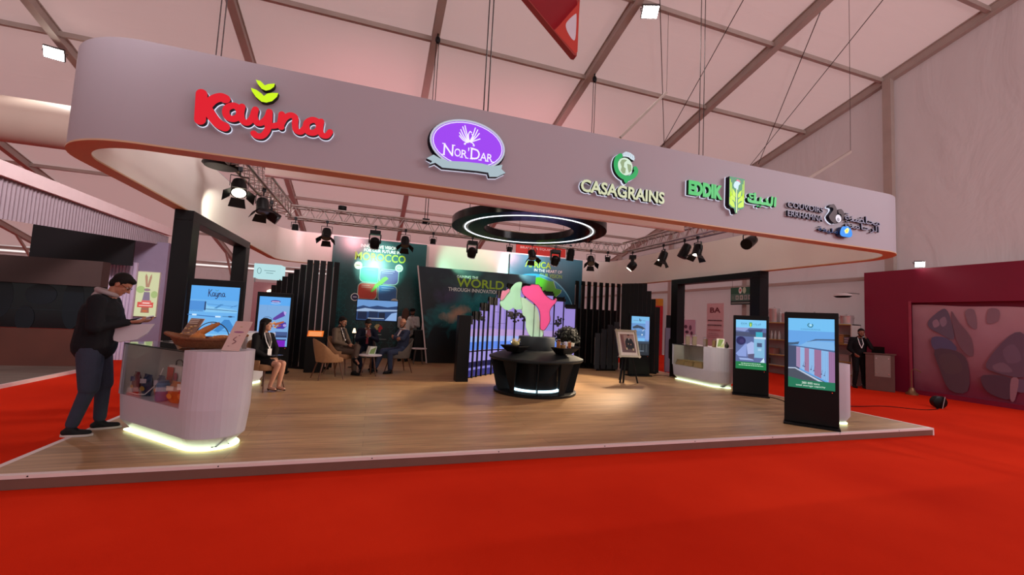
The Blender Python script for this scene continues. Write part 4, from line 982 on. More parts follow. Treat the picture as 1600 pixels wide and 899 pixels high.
def can():
    t = thing('can_spotlight', 'x', 'spotlight'); hook(t); yoke(t, .12, -.1, .16)
    b = MB(); b.lathe([(.07, .2), (.10, .17), (.11, .0), (.115, -.16), (.105, -.16)], n=20); h = b.build('housing', lampb, t); h.location = (0, 0, -.26)
    b = MB(); b.lathe([(.10, -.155), (0, -.155)], n=18, caps=False); b.build('lens', M('deep_lens', '30302c', .1, var=0), h)
    return t
PROTO = {}
LITM = E('fff3d8', 7.0)
def lamp(kind, loc, rz, tilt, label, lit=False, spot_=None):
    if kind not in PROTO:
        PROTO[kind] = {'f': fresnel, 'm': moving, 'p': par, 'c': can}[kind](); t = PROTO[kind]
    else: t = dup(PROTO[kind])
    t.location = loc; t.rotation_euler = (0, 0, rz); t['label'] = label
    t['group'] = {'f': 'barn door spotlights on the trusses', 'm': 'moving head spotlights on the trusses', 'p': 'small spotlights on the trusses', 'c': 'long can spotlights inside the ring'}[kind]
    for k in kids(t):
        if k.name.startswith('housing'):
            k.rotation_euler = (tilt, 0, 0)
            for q in kids(k):
                if q.name.startswith('lens') and not q.name.startswith('lens_ring'):
                    if kind + 'l' not in PROTO: PROTO[kind + 'l'] = q.data; d_ = q.data.copy(); d_.materials[0] = LITM; PROTO[kind + 'L'] = d_
                    q.data = PROTO[kind + ('L' if lit else 'l')]
    if spot_:
        tg, pw, an, col = spot_; v = (Vector(tg) - Vector(loc) + Vector((0, 0, .3))).normalized()
        spot('spot_beam', Vector(loc) + Vector((0, 0, -.3)) + v*.32, tg, pw, an, .55, col)
    return t
WARM = (1, .78, .55); COOL = (.45, 1.0, .85)
LZ = TZ - .05
lamp('f', (-2.13, 7.55, LZ), R(20), R(-35), 'lit barn door spotlight nearest the front on the left truss', True, ((-2.85, 8.8, 3.2), 90, 50, (1, .93, .8)))
lamp('f', (-2.05, 8.7, LZ), R(30), R(-20), 'barn door spotlight in the middle of the left truss')
lamp('c', (-2.13, 9.75, LZ + .02), R(100), R(-60), 'long can spotlight at the rear of the left truss')
XB = 11.13
lamp('p', (-1.9, XB, LZ), 0, R(12), 'small spotlight leftmost on the rear truss')
lamp('f', (-1.2, XB, LZ), R(180), R(25), 'barn door spotlight over the cream wall left of the green panel')
lamp('m', (-.07, XB, LZ), 0, R(30), 'moving head spotlight left of centre above the green panel', False, ((.12, 14.3, 3.1), 520, 34, COOL))
lamp('f', (.67, XB, LZ), R(180), R(25), 'barn door spotlight above the right edge of the green panel')
lamp('p', (1.38, XB, LZ), 0, R(10), 'small spotlight right of the green panel on the rear truss')
lamp('m', (2.44, XB, LZ), 0, R(30), 'moving head spotlight above the middle cream wall', False, ((3.0, 14.4, 3.45), 240, 44, (.35, 1, .62)))
lamp('p', (3.5, XB, LZ), 0, R(10), 'small spotlight under the ring lamp on the rear truss')
lamp('f', (4.18, XB, LZ), R(180), R(25), 'barn door spotlight left above the blue globe panel')
lamp('m', (4.9, XB, LZ), 0, R(30), 'moving head spotlight above the blue globe panel', False, ((5.1, 14.3, 3.3), 420, 40, (.4, .95, 1)))
lamp('c', (5.45, XB + .15, LZ + .1), 0, R(15), 'can spotlight high above the right edge of the blue globe panel')
lamp('f', (6.05, XB, LZ), R(160), R(35), 'barn door spotlight right of the blue globe panel')
lamp('p', (6.62, XB, LZ), R(10), R(8), 'small lit spotlight at the right end of the rear truss', True)
lamp('m', (7.2, 10.7, LZ), R(60), R(40), 'lit moving head spotlight at the rear of the right truss', True, ((4.6, 9.4, .1), 800, 60, WARM))
lamp('f', (7.2, 9.3, LZ), R(70), R(20), 'lit barn door spotlight in the middle of the right truss', True, ((1.6, 9.6, .1), 1000, 60, WARM))
lamp('c', (7.2, 8.5, LZ), R(60), R(25), 'lit can spotlight next to the front lamp of the right truss', True, ((1.8, 8.0, .1), 800, 64, WARM))
lamp('f', (7.2, 8.05, LZ), R(85), R(15), 'lit barn door spotlight nearest the front on the right truss', True, ((8.3, 9.3, .6), 160, 60, (1, .9, .75)))
lamp('c', (7.25, 6.65, LZ - .05), R(110), R(65), 'single lit can spotlight hanging alone at the front right', True, ((3.0, 8.15, 1.9), 300, 34, (1, .97, .92)))
lamp('f', (1.1, 6.42, LZ + .3), R(150), R(-40), 'hidden fill spotlight added behind the front board left of the ring lamp', True, ((3.05, 8.15, 1.9), 320, 30, (1, .98, .95)))  # added lamp, out of sight, that brightens the acrylic map
# hoist chains
def hoist(x, y, z0, z1, label, dx=.07):
    t = thing('chain_hoist', label, 'hoist', (x, y, z0), 0, 'chain hoists holding the ring')
    for s in (-1, 1):
        b = MB(); b.cyl((s*dx/2, 0, 0), (s*dx/2, 0, z1 - z0 - .25), .010, n=6); b.build('chain', M('dark_chain', '3a3030', .5, .5, var=0), t)
    b = MB(); b.ball((0, 0, z1 - z0 - .22), (.07, .06, .11)); b.build('pulley', DARKM, t)
    b = MB(); b.cyl((0, 0, z1 - z0 - .15), (0, 0, z1 - z0), .02); b.build('hook', DARKM, t)
    b = MB(); b.box((-.09, -.05, -.1), (.09, .05, .04)); b.build('clamp', DARKM, t)
hoist(1.18, 11.3, 4.1, rz_(11.3) - .1, 'hoist chain at the rear truss left of the ring lamp')
hoist(6.05, 11.3, 4.1, rz_(11.3) - .1, 'hoist chain at the rear truss right of the ring lamp')
hoist(1.50, 6.42, 4.2, rz_(6.42) - .1, 'pair of long chains above the violet oval sign')
hoist(-2.6, 7.6, 4.06, rz_(7.6) - .1, 'hoist chain above the red script lettering')
hoist(7.2, 8.0, 4.06, rz_(8.0) - .1, 'long chain pair above the green bilingual sign', .12)

# unseen pink fill lamps, added on the rear truss to tint the roof
for x, lb in ((-.9, 'unseen pink fill lamp added on the rear truss at the left'), (5.4, 'unseen pink fill lamp added on the rear truss at the right')):
    t = thing('fill_uplight', lb, 'fill_uplight', (x, 11.28, 4.08), 0, 'added fill lamps on the rear truss'); b = MB(); b.lathe([(.09, 0), (.1, .02), (.1, .12), (.09, .12)], n=18); b.build('housing', lampb, t); b = MB(); b.lathe([(.085, .115), (0, .118)], n=18, caps=False); b.build('lens', E('ff8090', 4), t)
    spot('fill_uplight_beam', (x, 11.28, 4.22), (x + (1.2 if x < 0 else -.8), 19.5, 8.2), 900, 120, .9, (1, .42, .48), .1)
# ================================================================ display counters
cshell = M('white_counter_shell', 'c6c6d2', .3, var=.02); cin = M('counter_inside', 'c9c4bc', .5, var=.04)
STRIP = E('eaffc8', 2.6)
def counter(label, loc, rz, L, D, r, w0, w1, glow=12):
    t = thing('display_counter', label, 'counter', loc, rz)
    def plan(d, tp=0.0): return rrect(d + tp, L - d, d, D - d, (r*.96, r*.96, .04, .04), 8)
    def ext(mb, pl0, pl1, z0, z1, m=0, caps=True): mb.ring_faces([[(x, y, z0) for x, y in pl0], [(x, y, z1) for x, y in pl1]], True, caps, m, False); mb.sm = [False]*len(mb.f)
    b = MB(); ext(b, plan(.10), plan(.02), .03, .14); ext(b, plan(.02), plan(0), .14, .42); b.build('lower_body', cshell, t)
    b = MB(); ext(b, plan(.05), plan(.05), .014, .026); b.build('light_strip', STRIP, t)
    b = MB(); ext(b, plan(.13), plan(.13), 0, .03); b.build('foot', BLACKM, t)
    b = MB(); pl = [(x, y) for x, y in rrect(w1, L, 0, D, (r*.96, r*.96, 0, 0), 8)]; ext(b, pl, pl, .42, 1.0); b.build('upper_body', cshell, t)
    b = MB(); b.box((0, D - .03, .42), (w1, D, .985)); b.box((0, .03, .42), (.02, D - .03, .985)); b.build('back_panel', cin, t)
    b = MB(); b.box((0, 0, .42), (.03, .03, .985)); b.build('corner_post', cshell, t)
    b = MB(); b.box((.03, .004, .42), (w1, .012, .985)); b.build('front_glass', GLASS, t)
    b = MB(); b.box((0, 0, .985), (w1, D, .995)); b.build('top_glass', glass('top_glass', (.86, .92, .9, 1), .5), t)
    b = MB(); b.box((0, .0, .978), (w1, .012, .986)); b.build('glass_edge', P('20302c', .3), t)
    b = MB(); b.box((0, D*.55, .996), (w1, D, 1.0)); b.build('top_board', WHITE, t)
    return t
def clocal(loc, rz, x, y, z=0): c, s = math.cos(rz), math.sin(rz); return (loc[0] + x*c - y*s, loc[1] + x*s + y*c, loc[2] + z)
LC = (-2.66, 5.98, PZ); LR = R(-45); LL = 1.62
counter('white display counter with rounded end at the front left, glowing at its foot', LC, LR, LL, .62, .28, .03, 1.27)
RC = (8.22, 10.12, PZ); RR = R(-90)
counter('white display counter with glass window and sacks of grain, at the right', RC, RR, 1.78, .62, .34, .03, 1.2)
lp = lambda x, y, z=0: clocal(LC, LR, x, y, z); rp = lambda x, y, z=0: clocal(RC, RR, x, y, z)
# packs in the left counter
def pouch(label, loc, rz, w, h, d, c1, c2, c3, group='food packs inside the left counter'):
    t = thing('food_pouch', label, 'packet', loc, rz, group)
    b = MB(); n = 7; g = []
    for i in range(n + 1):
        u = i/n; hh = h*u; th = d*math.sin(pi*min(1, u*.9 + .1))**.6*.5; ww = w/2*(1 - .06*math.sin(pi*u))
        g.append([(-ww, 0, hh), (-ww*.5, -th, hh), (0, -th*1.1, hh), (ww*.5, -th, hh), (ww, 0, hh), (ww*.5, th, hh), (0, th*1.1, hh), (-ww*.5, th, hh)])
    b.ring_faces(g, True, True); b.build('bag', M('foil_' + c1, c1, .25, var=.12, scale=14), t)
    f = Fr((0, -d*.5 - .003, 0), (1, 0, 0), (0, 0, 1)); p = Pic(f, w, h)
    p.poly([(-.4, .55), (.4, .62), (.42, .82), (-.42, .78)], P(c2, .3)); p.disc(0, .33, .3, P(c3, .35), .16); p.done('printed_label', t); return t
SH = .425
pouch('dark red packet leftmost inside the left counter', lp(.14, .10, SH), LR, .12, .24, .07, '6e1420', '2a3a78', 'c08a30')
pouch('navy packet with yellow print second from the left in the counter', lp(.34, .12, SH), LR, .17, .23, .08, '16284a', 'c8c8d0', 'a88a20')
pouch('navy packet with brown print in the middle of the counter window', lp(.58, .14, SH), LR, .14, .24, .08, '1a2c54', 'c0c4d0', 'b0702a')
t = thing('canister', 'ribbed blue plastic canister standing in the left counter', 'canister', lp(.76, .08, SH), 0)
b = MB(); b.lathe([(.055, 0)] + [(.058 + .004*(k % 2), .01 + k*.0125) for k in range(14)] + [(.05, .19)], n=20); b.build('body', M('blue_plastic', '2c6a9c', .3, var=.05), t)
b = MB(); b.lathe([(.05, .19), (.05, .21)], n=20); b.build('lid', M('blue_lid', '1f5484', .35, var=0), t)
pouch('orange packet of dried food beside the blue canister', lp(.95, .11, SH), LR, .17, .22, .1, 'b8641e', 'd8d0c0', 'e0a040')
pouch('clear red and orange packet rightmost in the left counter', lp(1.14, .12, SH), LR, .18, .27, .1, 'b02c1c', 'e8e0d8', 'd08030')
t = thing('gift_bag', 'red and white carrier bag with black handle in the left counter', 'bag', lp(.62, .28, SH), LR)
b = MB(); poly3(b, [(-.13, -.05), (.13, -.05), (.13, .05), (-.13, .05)], [(-.14, -.035), (.14, -.035), (.14, .035), (-.14, .035)], 0, .34); b.build('bag_body', M('white_paper', 'd8d2cc', .5, var=.05), t)
f = Fr((0, -.0435, 0), (1, 0, 0), (0, 0, 1)); b = MB(); b.flat(f, [(-.128, .01), (-.02, .01), (.0, .32), (-.133, .32)], .009); b.disc(f, .05, .22, .04, .05, .011, 1); b.disc(f, .04, .12, .03, .035, .011, 2); b.build('print', [P('c43c20', .4), P('b05060', .4), P('8a3048', .4)], t)
b = MB(); b.tube([(-.07, 0, .33), (-.07, 0, .38), (-.03, 0, .405), (.03, 0, .405), (.07, 0, .38), (.07, 0, .33)], .007, 6); b.build('handle', BLACK, t)
t = thing('white_cable', 'white cable curling over the shelf inside the left counter', 'cable', lp(.4, .12, SH))
b = MB(); b.tube([Vector(lp(*q)) - Vector(lp(.4, .12, SH)) for q in ((.46, .2, SH + .3), (.45, .15, SH + .12), (.40, .08, SH + .02), (.3, .05, SH + .012), (.12, .05, SH + .012))], .006, 6); b.build('cord', P('e4e0dc', .5), t)
# on the left counter: leaflet stands, bread basket, phone
TOPZ = 1.0
def leaf_stand(label, loc, rz, w, h, tilt, draw):
    t = thing('leaflet_stand', label, 'leaflet stand', loc, rz)
    u = Vector((0, math.sin(tilt), math.cos(tilt)))
    f = Fr((-w/2, -h*math.sin(tilt)*.45, .004), (1, 0, 0), u)
    b = MB(); b.prism([(0, 0), (w, 0), (w, h), (0, h)], f, -.006, 0); b.build('board', P('c8b4ac', .5), t)
    p = Pic(f, w, h); draw(p); p.done('picture', t)
    b = MB(); top = f.p(w/2, h*.8, -.006); b.beam(top, (w*0, top.y + .09, .004), .05, .004); b.build('strut', P('a89890', .5), t)
def dr1(p):
    p.rect(.03, .02, .97, .98, P('8a6a58', .4)); random.seed(3)
    for i in range(22): p.disc(.15 + .7*random.random(), .05 + .6*random.random(), .07 + .06*random.random(), P(random.choice(['c89a5a', 'e0c088', '7a4a2a', 'b07a40']), .5), .04)
    for k in range(3): p.rect(.15, .72 + .07*k, .85, .75 + .07*k, P('d8c8b8', .5))
def dr2(p):
    p.rect(.0, .0, 1, 1, P('d0b0aa', .5)); p.disc(.5, .62, .3, P('9a6088', .5), .07); p.disc(.5, .8, .08, P('b8a080', .5), .04)
    p.line([(.5, .45), (.4, .36), (.6, .3), (.45, .22)], .04, P('6a2a40', .5)); p.disc(.65, .5, .05, P('6a2a40', .5), .02); p.disc(.3, .14, .06, P('7a3a50', .5), .02)
leaf_stand('leaflet with food photographs leaning at the left end of the counter', lp(.30, .5, TOPZ), R(-18), .17, .36, R(38), dr1)
leaf_stand('pale pink leaflet leaning at the rounded end of the left counter', lp(1.5, .36, TOPZ), R(-12), .17, .38, R(38), dr2)
t = thing('mobile_phone', 'small dark phone lying on the left counter top', 'phone', lp(.16, .35, TOPZ), R(-30))
b = MB(); b.box((-.05, -.025, 0), (.05, .025, .01)); b.build('body', BLACK, t, bevel=.003)
wick = M('dark_wicker', '7a4a2c', .7, var=.2, scale=50, bump=.6, bscale=60)
bl_ = lp(1.12, .30, TOPZ)
t = thing('bread_basket', 'brown boat-shaped basket with a thin hoop handle on the left counter', 'basket', bl_, R(-6))
b = MB(); g = []
for zz, s, q in ((0, .62, .5), (.03, .78, .7), (.07, .92, .88), (.10, 1.0, 1.0)):
    g.append([(.36*s*math.cos(a)*(1.0 if math.cos(a) > 0 else 1.15), .15*q*math.sin(a), zz + (.05 if zz > .05 else 0)*abs(math.cos(a))**3) for a in [2*pi*k/36 for k in range(36)]])
gi = [[(x*.93, y*.9, z) for x, y, z in r] for r in reversed(g)]; gi[-1] = [(x, y, z + .012) for x, y, z in gi[-1]]
b.ring_faces(g + gi, True, True); b.build('basket_body', wick, t)
b = MB(); b.tube([(x*1.01, y*1.02, z) for x, y, z in g[-1]], .014, 8, closed=True); b.build('rim', wick, t)
b = MB(); b.tube([(-.17 + .17*(1 - math.cos(a)) + .02, 0, .09 + .19*math.sin(a)) for a in [pi*k/24 for k in range(25)]], .005, 6); b.build('handle', P('1c2236', .4), t)
crust = M('bread_crust', 'b8743a', .6, var=.25, scale=18, bump=.3, bscale=30)
def loaf(label, off, pa, pb, r0, r1):
    t = thing('bread_loaf', label, 'bread', (bl_[0] + off[0], bl_[1] + off[1], bl_[2] + off[2]), 0, 'loaves in the bread basket')
    b = MB(); n = 9; A, Bv = Vector(pa), Vector(pb)
    b.tube([A + (Bv-A)*k/n + Vector((0, 0, .008*math.sin(pi*k/n))) for k in range(n + 1)], [r0*(math.sin(pi*(k + .7)/(n + 1.4)))**.45*(1 + (r1/r0 - 1)*k/n) for k in range(n + 1)], 12)
    b.build('crumb_and_crust', crust, t)
    b = MB()
    for k in range(3):
        c = A + (Bv-A)*(.25 + .25*k); b.ball(c + Vector((0, -.3*r0, r0*.75)), (.022, .007, .006), 8, 5, Matrix.Rotation(R(35), 3, 'Y'))
    b.build('slash', M('pale_crust', 'dcae74', .8, var=.1), t)
loaf('long loaf sticking up out of the bread basket', (0, -.02, 0), (-.16, 0, .10), (.08, .02, .27), .04, .03)
loaf('round ended loaf at the left of the basket', (0, -.03, 0), (-.17, .01, .09), (-.04, 0, .12), .05, .05)
loaf('loaf lying at the back of the basket', (0, .05, 0), (-.02, 0, .09), (.22, .0, .10), .038, .038)
loaf('loaf lying at the front right of the basket', (0, -.03, 0), (0, 0, .08), (.2, .01, .10), .035, .03)
# right counter: sacks, jars, leaflet
sack = M('grain_sack', 'a08a5c', .85, var=.12, scale=20)
for k, (x, y, lb) in enumerate(((.22, .28, 'flat tan grain block at the far end of the right counter window'), (.56, .28, 'flat tan grain block in the middle of the right counter window'), (.92, .28, 'flat tan grain block at the near end of the right counter window'))):
    t = thing('grain_sample', lb, 'sample', rp(x, y, .425), RR, 'grain blocks inside the right counter')
    b = MB(); poly3(b, [(-.16, -.22), (.16, -.22), (.16, .22), (-.16, .22)], [(-.13, -.19), (.13, -.19), (.13, .19), (-.13, .19)], 0, .13)
    for i in range(4): b.box((-.135, -.2 + .1*i, .128), (.135, -.14 + .1*i, .14))
    b.build('block', sack, t, bevel=.02)
for k, (x, h, lb) in enumerate(((.36, .27, 'first'), (.62, .28, 'second'), (1.02, .23, 'third'), (1.34, .20, 'fourth'))):
    jar('%s tall brown grain jar from the left on the right counter' % lb, rp(x, .22, 1.0), .055 if k < 2 else .045, h, .86, True, M('wheat_grain', '8a7048', .8, var=.25, scale=70), 'grain jars on the right counter')
t = thing('leaflet_stand', 'green and white leaflet standing among the jars on the right counter', 'leaflet stand', rp(1.5, .25, 1.0), R(-50))
f = Fr((-.09, 0, 0), (1, 0, 0), Vector((0, .25, 1))); b = MB(); b.prism([(0, 0), (.18, 0), (.18, .24), (0, .24)], f, -.006, 0); b.build('board', P('dcdcd0', .5), t)
p = Pic(f, .18, .24); p.poly([(.1, .1), (.55, .2), (.9, .9), (.3, .95)], P('7a9a4a', .5)); p.poly([(.4, .05), (.95, .1), (.95, .6)], P('b8c480', .5)); p.done('picture', t)
t = thing('gourd', 'dark round gourd at the near end of the right counter', 'vegetable', rp(1.66, .3, 1.0)); b = MB(); b.ball((0, 0, .06), (.05, .05, .06)); b.cyl((0, 0, .11), (0, .01, .16), .02, .012); b.build('body', M('dark_gourd', '2a2a1a', .5), t)
# white pedestals
def pedestal(label, cx, cy, w, d, h, rz=0, st=True):
    t = thing('white_pedestal', label, 'pedestal', (cx, cy, PZ), rz); n = 8
    def pl(s): return rrect(-w/2 + s, w/2 - s, -d/2 + s, d/2 - s, min(w, d)*.3, n)
    b = MB(); b.ring_faces([[(x, y, z) for x, y in pl(s)] for s, z in ((.05, .04), (.0, .15), (0, h))], True, True, 0, True); b.build('body', cshell, t)
    b = MB(); b.ring_faces([[(x, y, z) for x, y in pl(.03)] for z in (.012, .035)], True, True, 0, True); b.build('light_strip', STRIP, t)
    b = MB(); b.ring_faces([[(x, y, z) for x, y in pl(.09)] for z in (0, .02)], True, True, 0, True); b.build('foot', BLACKM, t)
pedestal('white rounded pedestal half hidden behind the front right screen', 7.45, 5.22, .55, .4, 1.0, R(-30))
pedestal('white rounded pedestal behind the seated woman, glowing at its foot', -2.28, 9.15, .5, .9, .98, R(-20))

# ================================================================ upright screens
def kiosk(label, A, B, H, draw, sx=(.075, .925), sy=(.33, .945), logo=None):
    A = Vector((*A, PZ)); B = Vector((*B, PZ)); r = (B - A); w = r.length; ang = math.atan2(r.y, r.x)
    t = thing('screen_totem', label, 'screen', A + r/2, ang, 'upright advertising screens')
    b = MB(); b.box((-w/2, -.0, .03), (w/2, .06, H)); b.build('casing', BLACK, t, bevel=.012)
    b = MB(); b.box((-w/2 - .01, -.12, 0), (w/2 + .01, .2, .03)); b.build('foot_plate', BLACKM, t, bevel=.004)
    b = MB(); b.cyl((w*.38, -.003, H*.31), (w*.38, 0, H*.31), .005, n=8); b.build('led', E('ff5030', 1.5), t)
    W_ = w*(sx[1]-sx[0]); Hh = H*(sy[1]-sy[0])
    f = Fr((-w/2 + w*sx[0], -.001, H*sy[0]), (1, 0, 0), (0, 0, 1)); p = Pic(f, W_, Hh); draw(p); p.done('screen', t)
    return t
e = lambda c, s=.95: E(c, s)
def scr_silo(p):
    p.rect(0, 0, 1, 1, e('62a4e6')); p.rect(0, .82, 1, 1, e('6fc0f4')); p.poly([(0, .6), (.0, .64), (.12, .645), (.25, .66), (.22, .62)], e('3a5a78')); p.rect(0, .2, .25, .6, e('3c4c6c'))
    p.poly([(.18, .59), (1, .55), (1, .62), (.98, .68), (.45, .68), (.3, .62)], e('7ab4e8')); p.poly([(.42, .66), (.6, .69), (1, .70), (1, .72), (.6, .71)], e('4a6a90')); p.line([(.42, .665), (.7, .70), (1, .715)], .008, e('36506e'))
    p.poly([(.18, .58), (1, .53), (1, .56), (.18, .6)], e('4c6a96'))
    xs = [.18, .27, .36, .46, .57, .72, .87, 1.0]; cc = ['a890b8', '90c4f0', 'a07aa0', '8cc0ee', '9a7098', '86bcec', '9872a0']
    for i in range(7):
        x0, x1 = xs[i], xs[i+1]; f0 = .30 - .22*((x0 - .18)/.82); f1 = .30 - .22*((x1 - .18)/.82); g0 = .585 - .05*((x0 - .18)/.82); g1 = .585 - .05*((x1 - .18)/.82)
        p.poly([(x0, f0), (x1, f1), (x1, g1), (x0, g0)], e(cc[i]))
        for k in range(3):
            xx = x0 + (x1-x0)*(k + .7)/3.4; p.rect(xx, f1 + .02, xx + .006, g1 - .01, e('7a86b8' if i % 2 else '84607e'))
    for x in (.33, .36, .5, .56, .72, .78): p.disc(x, .30 - .2*((x-.18)/.82) + .05, .014, e('3a3c60')); p.line([(x, .30 - .2*((x-.18)/.82) + .05), (x + .02, .30 - .2*((x-.18)/.82) + .11)], .006, e('4a4c70'))
    p.poly([(0, .28), (.18, .28), (1, .06), (1, 0), (0, 0)], e('46505e')); p.poly([(0, .28), (.16, .285), (.8, .1), (.98, .07), (.97, .055), (.75, .085), (.15, .27), (0, .265)], e('b8c8e0')); p.poly([(0, .13), (0, .0), (.5, .0)], e('2a6a4a'))
    p.rect(0, 0, 1, .115, e('127a5a', .85)); p.poly([(0, .115), (.3, .115), (0, .15)], e('127a5a', .85))
    p.text('380 000 tons', .3, .062, .68, .093, e('e0f4e8')); p.text('total storage capacity', .17, .022, .8, .052, e('e0f4e8'))
    p.line([(.46, .93), (.43, .905), (.46, .88), (.51, .875), (.54, .90), (.53, .92)], .018, e('2a6a6a')); p.disc(.495, .905, .02, e('c8f0e8')); p.text('CASAGRAINS', .28, .835, .7, .853, e('4a80a8'))
def scr_mill(p):
    p.rect(0, 0, 1, 1, e('5a6a9c')); p.rect(0, .84, 1, 1, e('7ccaf6')); p.text('EDDIK', .17, .905, .38, .94, e('2a6a8a')); p.text('\uFEDA\uFEF3\uFEAA\uFEDF\uFE8D', .58, .89, .82, .94, e('2a6a8a')); p.poly([(.44, .95), (.54, .95), (.54, .88), (.49, .85), (.44, .88)], e('3aa05a')); p.poly([(.47, .93), (.51, .93), (.51, .87), (.49, .86), (.47, .87)], e('d8e060')); p.rect(.17, .885, .4, .888, e('6ab0a0')); p.rect(.58, .878, .8, .881, e('6ab0a0'))
    p.poly([(0, .84), (.45, .84), (.3, .76), (0, .78)], e('8c9cd0')); p.rect(0, .66, 1, .75, e('46506e')); p.poly([(.4, .8), (.9, .82), (.8, .72), (.5, .7)], e('3c4870')); p.rect(.66, .62, .88, .76, e('38a8c0')); p.disc(.17, .57, .16, e('242458')); p.disc(.2, .56, .08, e('3a3468'))
    p.poly([(0, .3), (.3, .5), (.36, .52), (.36, .25), (.1, .25)], e('8aa0dc')); p.poly([(.36, .5), (.52, .56), (.6, .54), (.6, .3), (.4, .26)], e('a8b8e8')); p.rect(.6, .24, .95, .66, e('82b8dc')); p.rect(.7, .46, .86, .54, e('4a5a80')); p.rect(.73, .38, .84, .43, e('a8d0ec')); p.poly([(.1, .22), (.55, .22), (.6, .18), (.15, .18)], e('9ab0e0'))
    p.poly([(.4, .3), (.62, .32), (.6, .2), (.42, .22)], e('5a5878')); p.poly([(.8, .15), (.95, .15), (.93, .25)], e('d0e8f8')); p.rect(.6, .62, .98, .66, e('c0d8ee'))
    p.rect(0, 0, 1, .145, e('18804a', .85))
    for x0, x1, y in ((.18, .82, .105), (.1, .9, .07)):
        x = x0
        while x < x1: wd = .03 + .05*random.random(); p.rect(x, y, min(x + wd, x1), y + .014, e('b8e0c4')); x += wd + .015
def kay(p, x, y, s, m):
    for st in ([(0, .5), (0, 0)], [(.02, .22), (.12, .38), (.2, .48)], [(.06, .25), (.14, .08), (.22, 0)], [(.36, .28), (.28, .25), (.26, .12), (.32, .02), (.4, .1), (.4, .27), (.41, .08), (.46, .02)], [(.5, .28), (.5, .1), (.56, .02), (.63, .12), (.64, .28), (.63, -.05), (.55, -.14), (.5, -.1)], [(.72, .27), (.72, .0)], [(.72, .15), (.8, .27), (.86, .2), (.86, .05), (.92, .02)], [(1.06, .28), (.98, .25), (.96, .12), (1.02, .02), (1.1, .1), (1.1, .27), (1.11, .08), (1.18, .03)]):
        p.line([(x + a*s, y + b_*s*.62) for a, b_ in st], .05*s, m)
def scr_line(p):
    p.rect(0, 0, 1, 1, e('58a8ee')); p.rect(0, 0, 1, .82, e('6ab2ee')); p.rect(.0, .68, .3, .8, e('4c90d8')); p.poly([(.31, .66), (.98, .66), (.98, .7), (.36, .74), (.33, .78)], e('86c8f4'))
    kay(p, .36, .865, .30, e('2c2250', .7)); p.line([(.5, .955), (.53, .94), (.56, .955)], .01, e('4a8a80'))
    p.line([(.32, .79), (.32, .69)], .03, e('26406a'), False); p.line([(.32, .70), (.98, .685)], .012, e('1c3a68'), False); p.line([(.36, .765), (.98, .745)], .008, e('3a78b8'), False); p.poly([(.5, .71), (.56, .71), (.7, .77), (.63, .77)], e('4a8cc8')); p.line([(.85, .735), (.98, .765)], .012, e('3a78b8'), False)
    p.line([(0, .62), (.6, .6)], .02, e('3a70b4'), False); p.rect(.08, .61, .17, .63, e('d0ecff')); p.rect(.55, .595, .66, .615, e('d0ecff')); p.disc(.86, .61, .05, e('20406c'), .018); p.line([(.7, .61), (.95, .61)], .01, e('20406c'), False)
    for i in range(8): p.rect(.02 + .035*i, .665, .04 + .035*i, .678, e('4878b0'))
    p.poly([(.55, .42), (.75, .57), (.85, .57), (.98, .45), (.98, .38), (.85, .42), (.78, .47), (.65, .4)], e('3c86cc')); p.line([(0, .44), (.98, .42)], .012, e('3a78b8'), False)
    for x in (.2, .3, .42): p.disc(x, .42, .014, e('2a5a90'))
    p.rect(0, .28, 1, .38, e('8cc8f0')); p.poly([(0, .3), (.5, .36), (1, .3), (1, .2), (0, .2)], e('4a90d0')); p.rect(0, .0, 1, .2, e('72b4e8')); p.rect(.1, .05, .5, .14, e('3a78b8'))
def scr_bread(p):
    p.rect(0, 0, 1, 1, e('58a8f0')); p.rect(0, 0, 1, .83, e('78a8dc')); p.disc(.52, .91, .16, e('5a3a90'), .045); p.rect(.4, .895, .64, .91, e('d8d0f4')); p.line([(.38, .87), (.52, .86), (.68, .875)], .02, e('b0c0e8'))
    p.rect(.27, .72, .275, .82, e('5a8ac0'))
    p.ring(.3, .55, .14, .014, e('2a3a6c'), .08); p.poly([(.46, .54), (.5, .58), (.8, .72), (.9, .68), (.85, .62), (.55, .53)], e('5a3a9c')); p.poly([(.8, .72), (.9, .7), (.87, .63), (.83, .66)], e('b8a8e8'))
    p.poly([(.6, .36), (.85, .36), (.95, .42), (.9, .5), (.7, .46)], e('4a349c')); p.disc(.88, .43, .06, e('a898e0'), .05)
    random.seed(5)
    for i in range(26): p.disc(.12 + .65*random.random(), .38 + .12*random.random(), .04, e(random.choice(['e8a860', 'c87838', 'f0c890', 'a85a30']), .8), .02)
    p.poly([(.5, .46), (.85, .52), (.86, .49), (.6, .42)], e('b8603a', .8)); p.rect(.6, .18, 1, .3, e('40588c')); p.rect(.55, .2, .98, .22, e('1c2c4c')); p.rect(.62, .13, .98, .15, e('1c2c4c'))
    p.rect(.45, .15, .62, .28, e('c8c0cc', .8)); p.rect(.45, .02, .62, .15, e('b02030', .8)); p.rect(.6, .0, .95, .13, e('7a1cc0', .9))
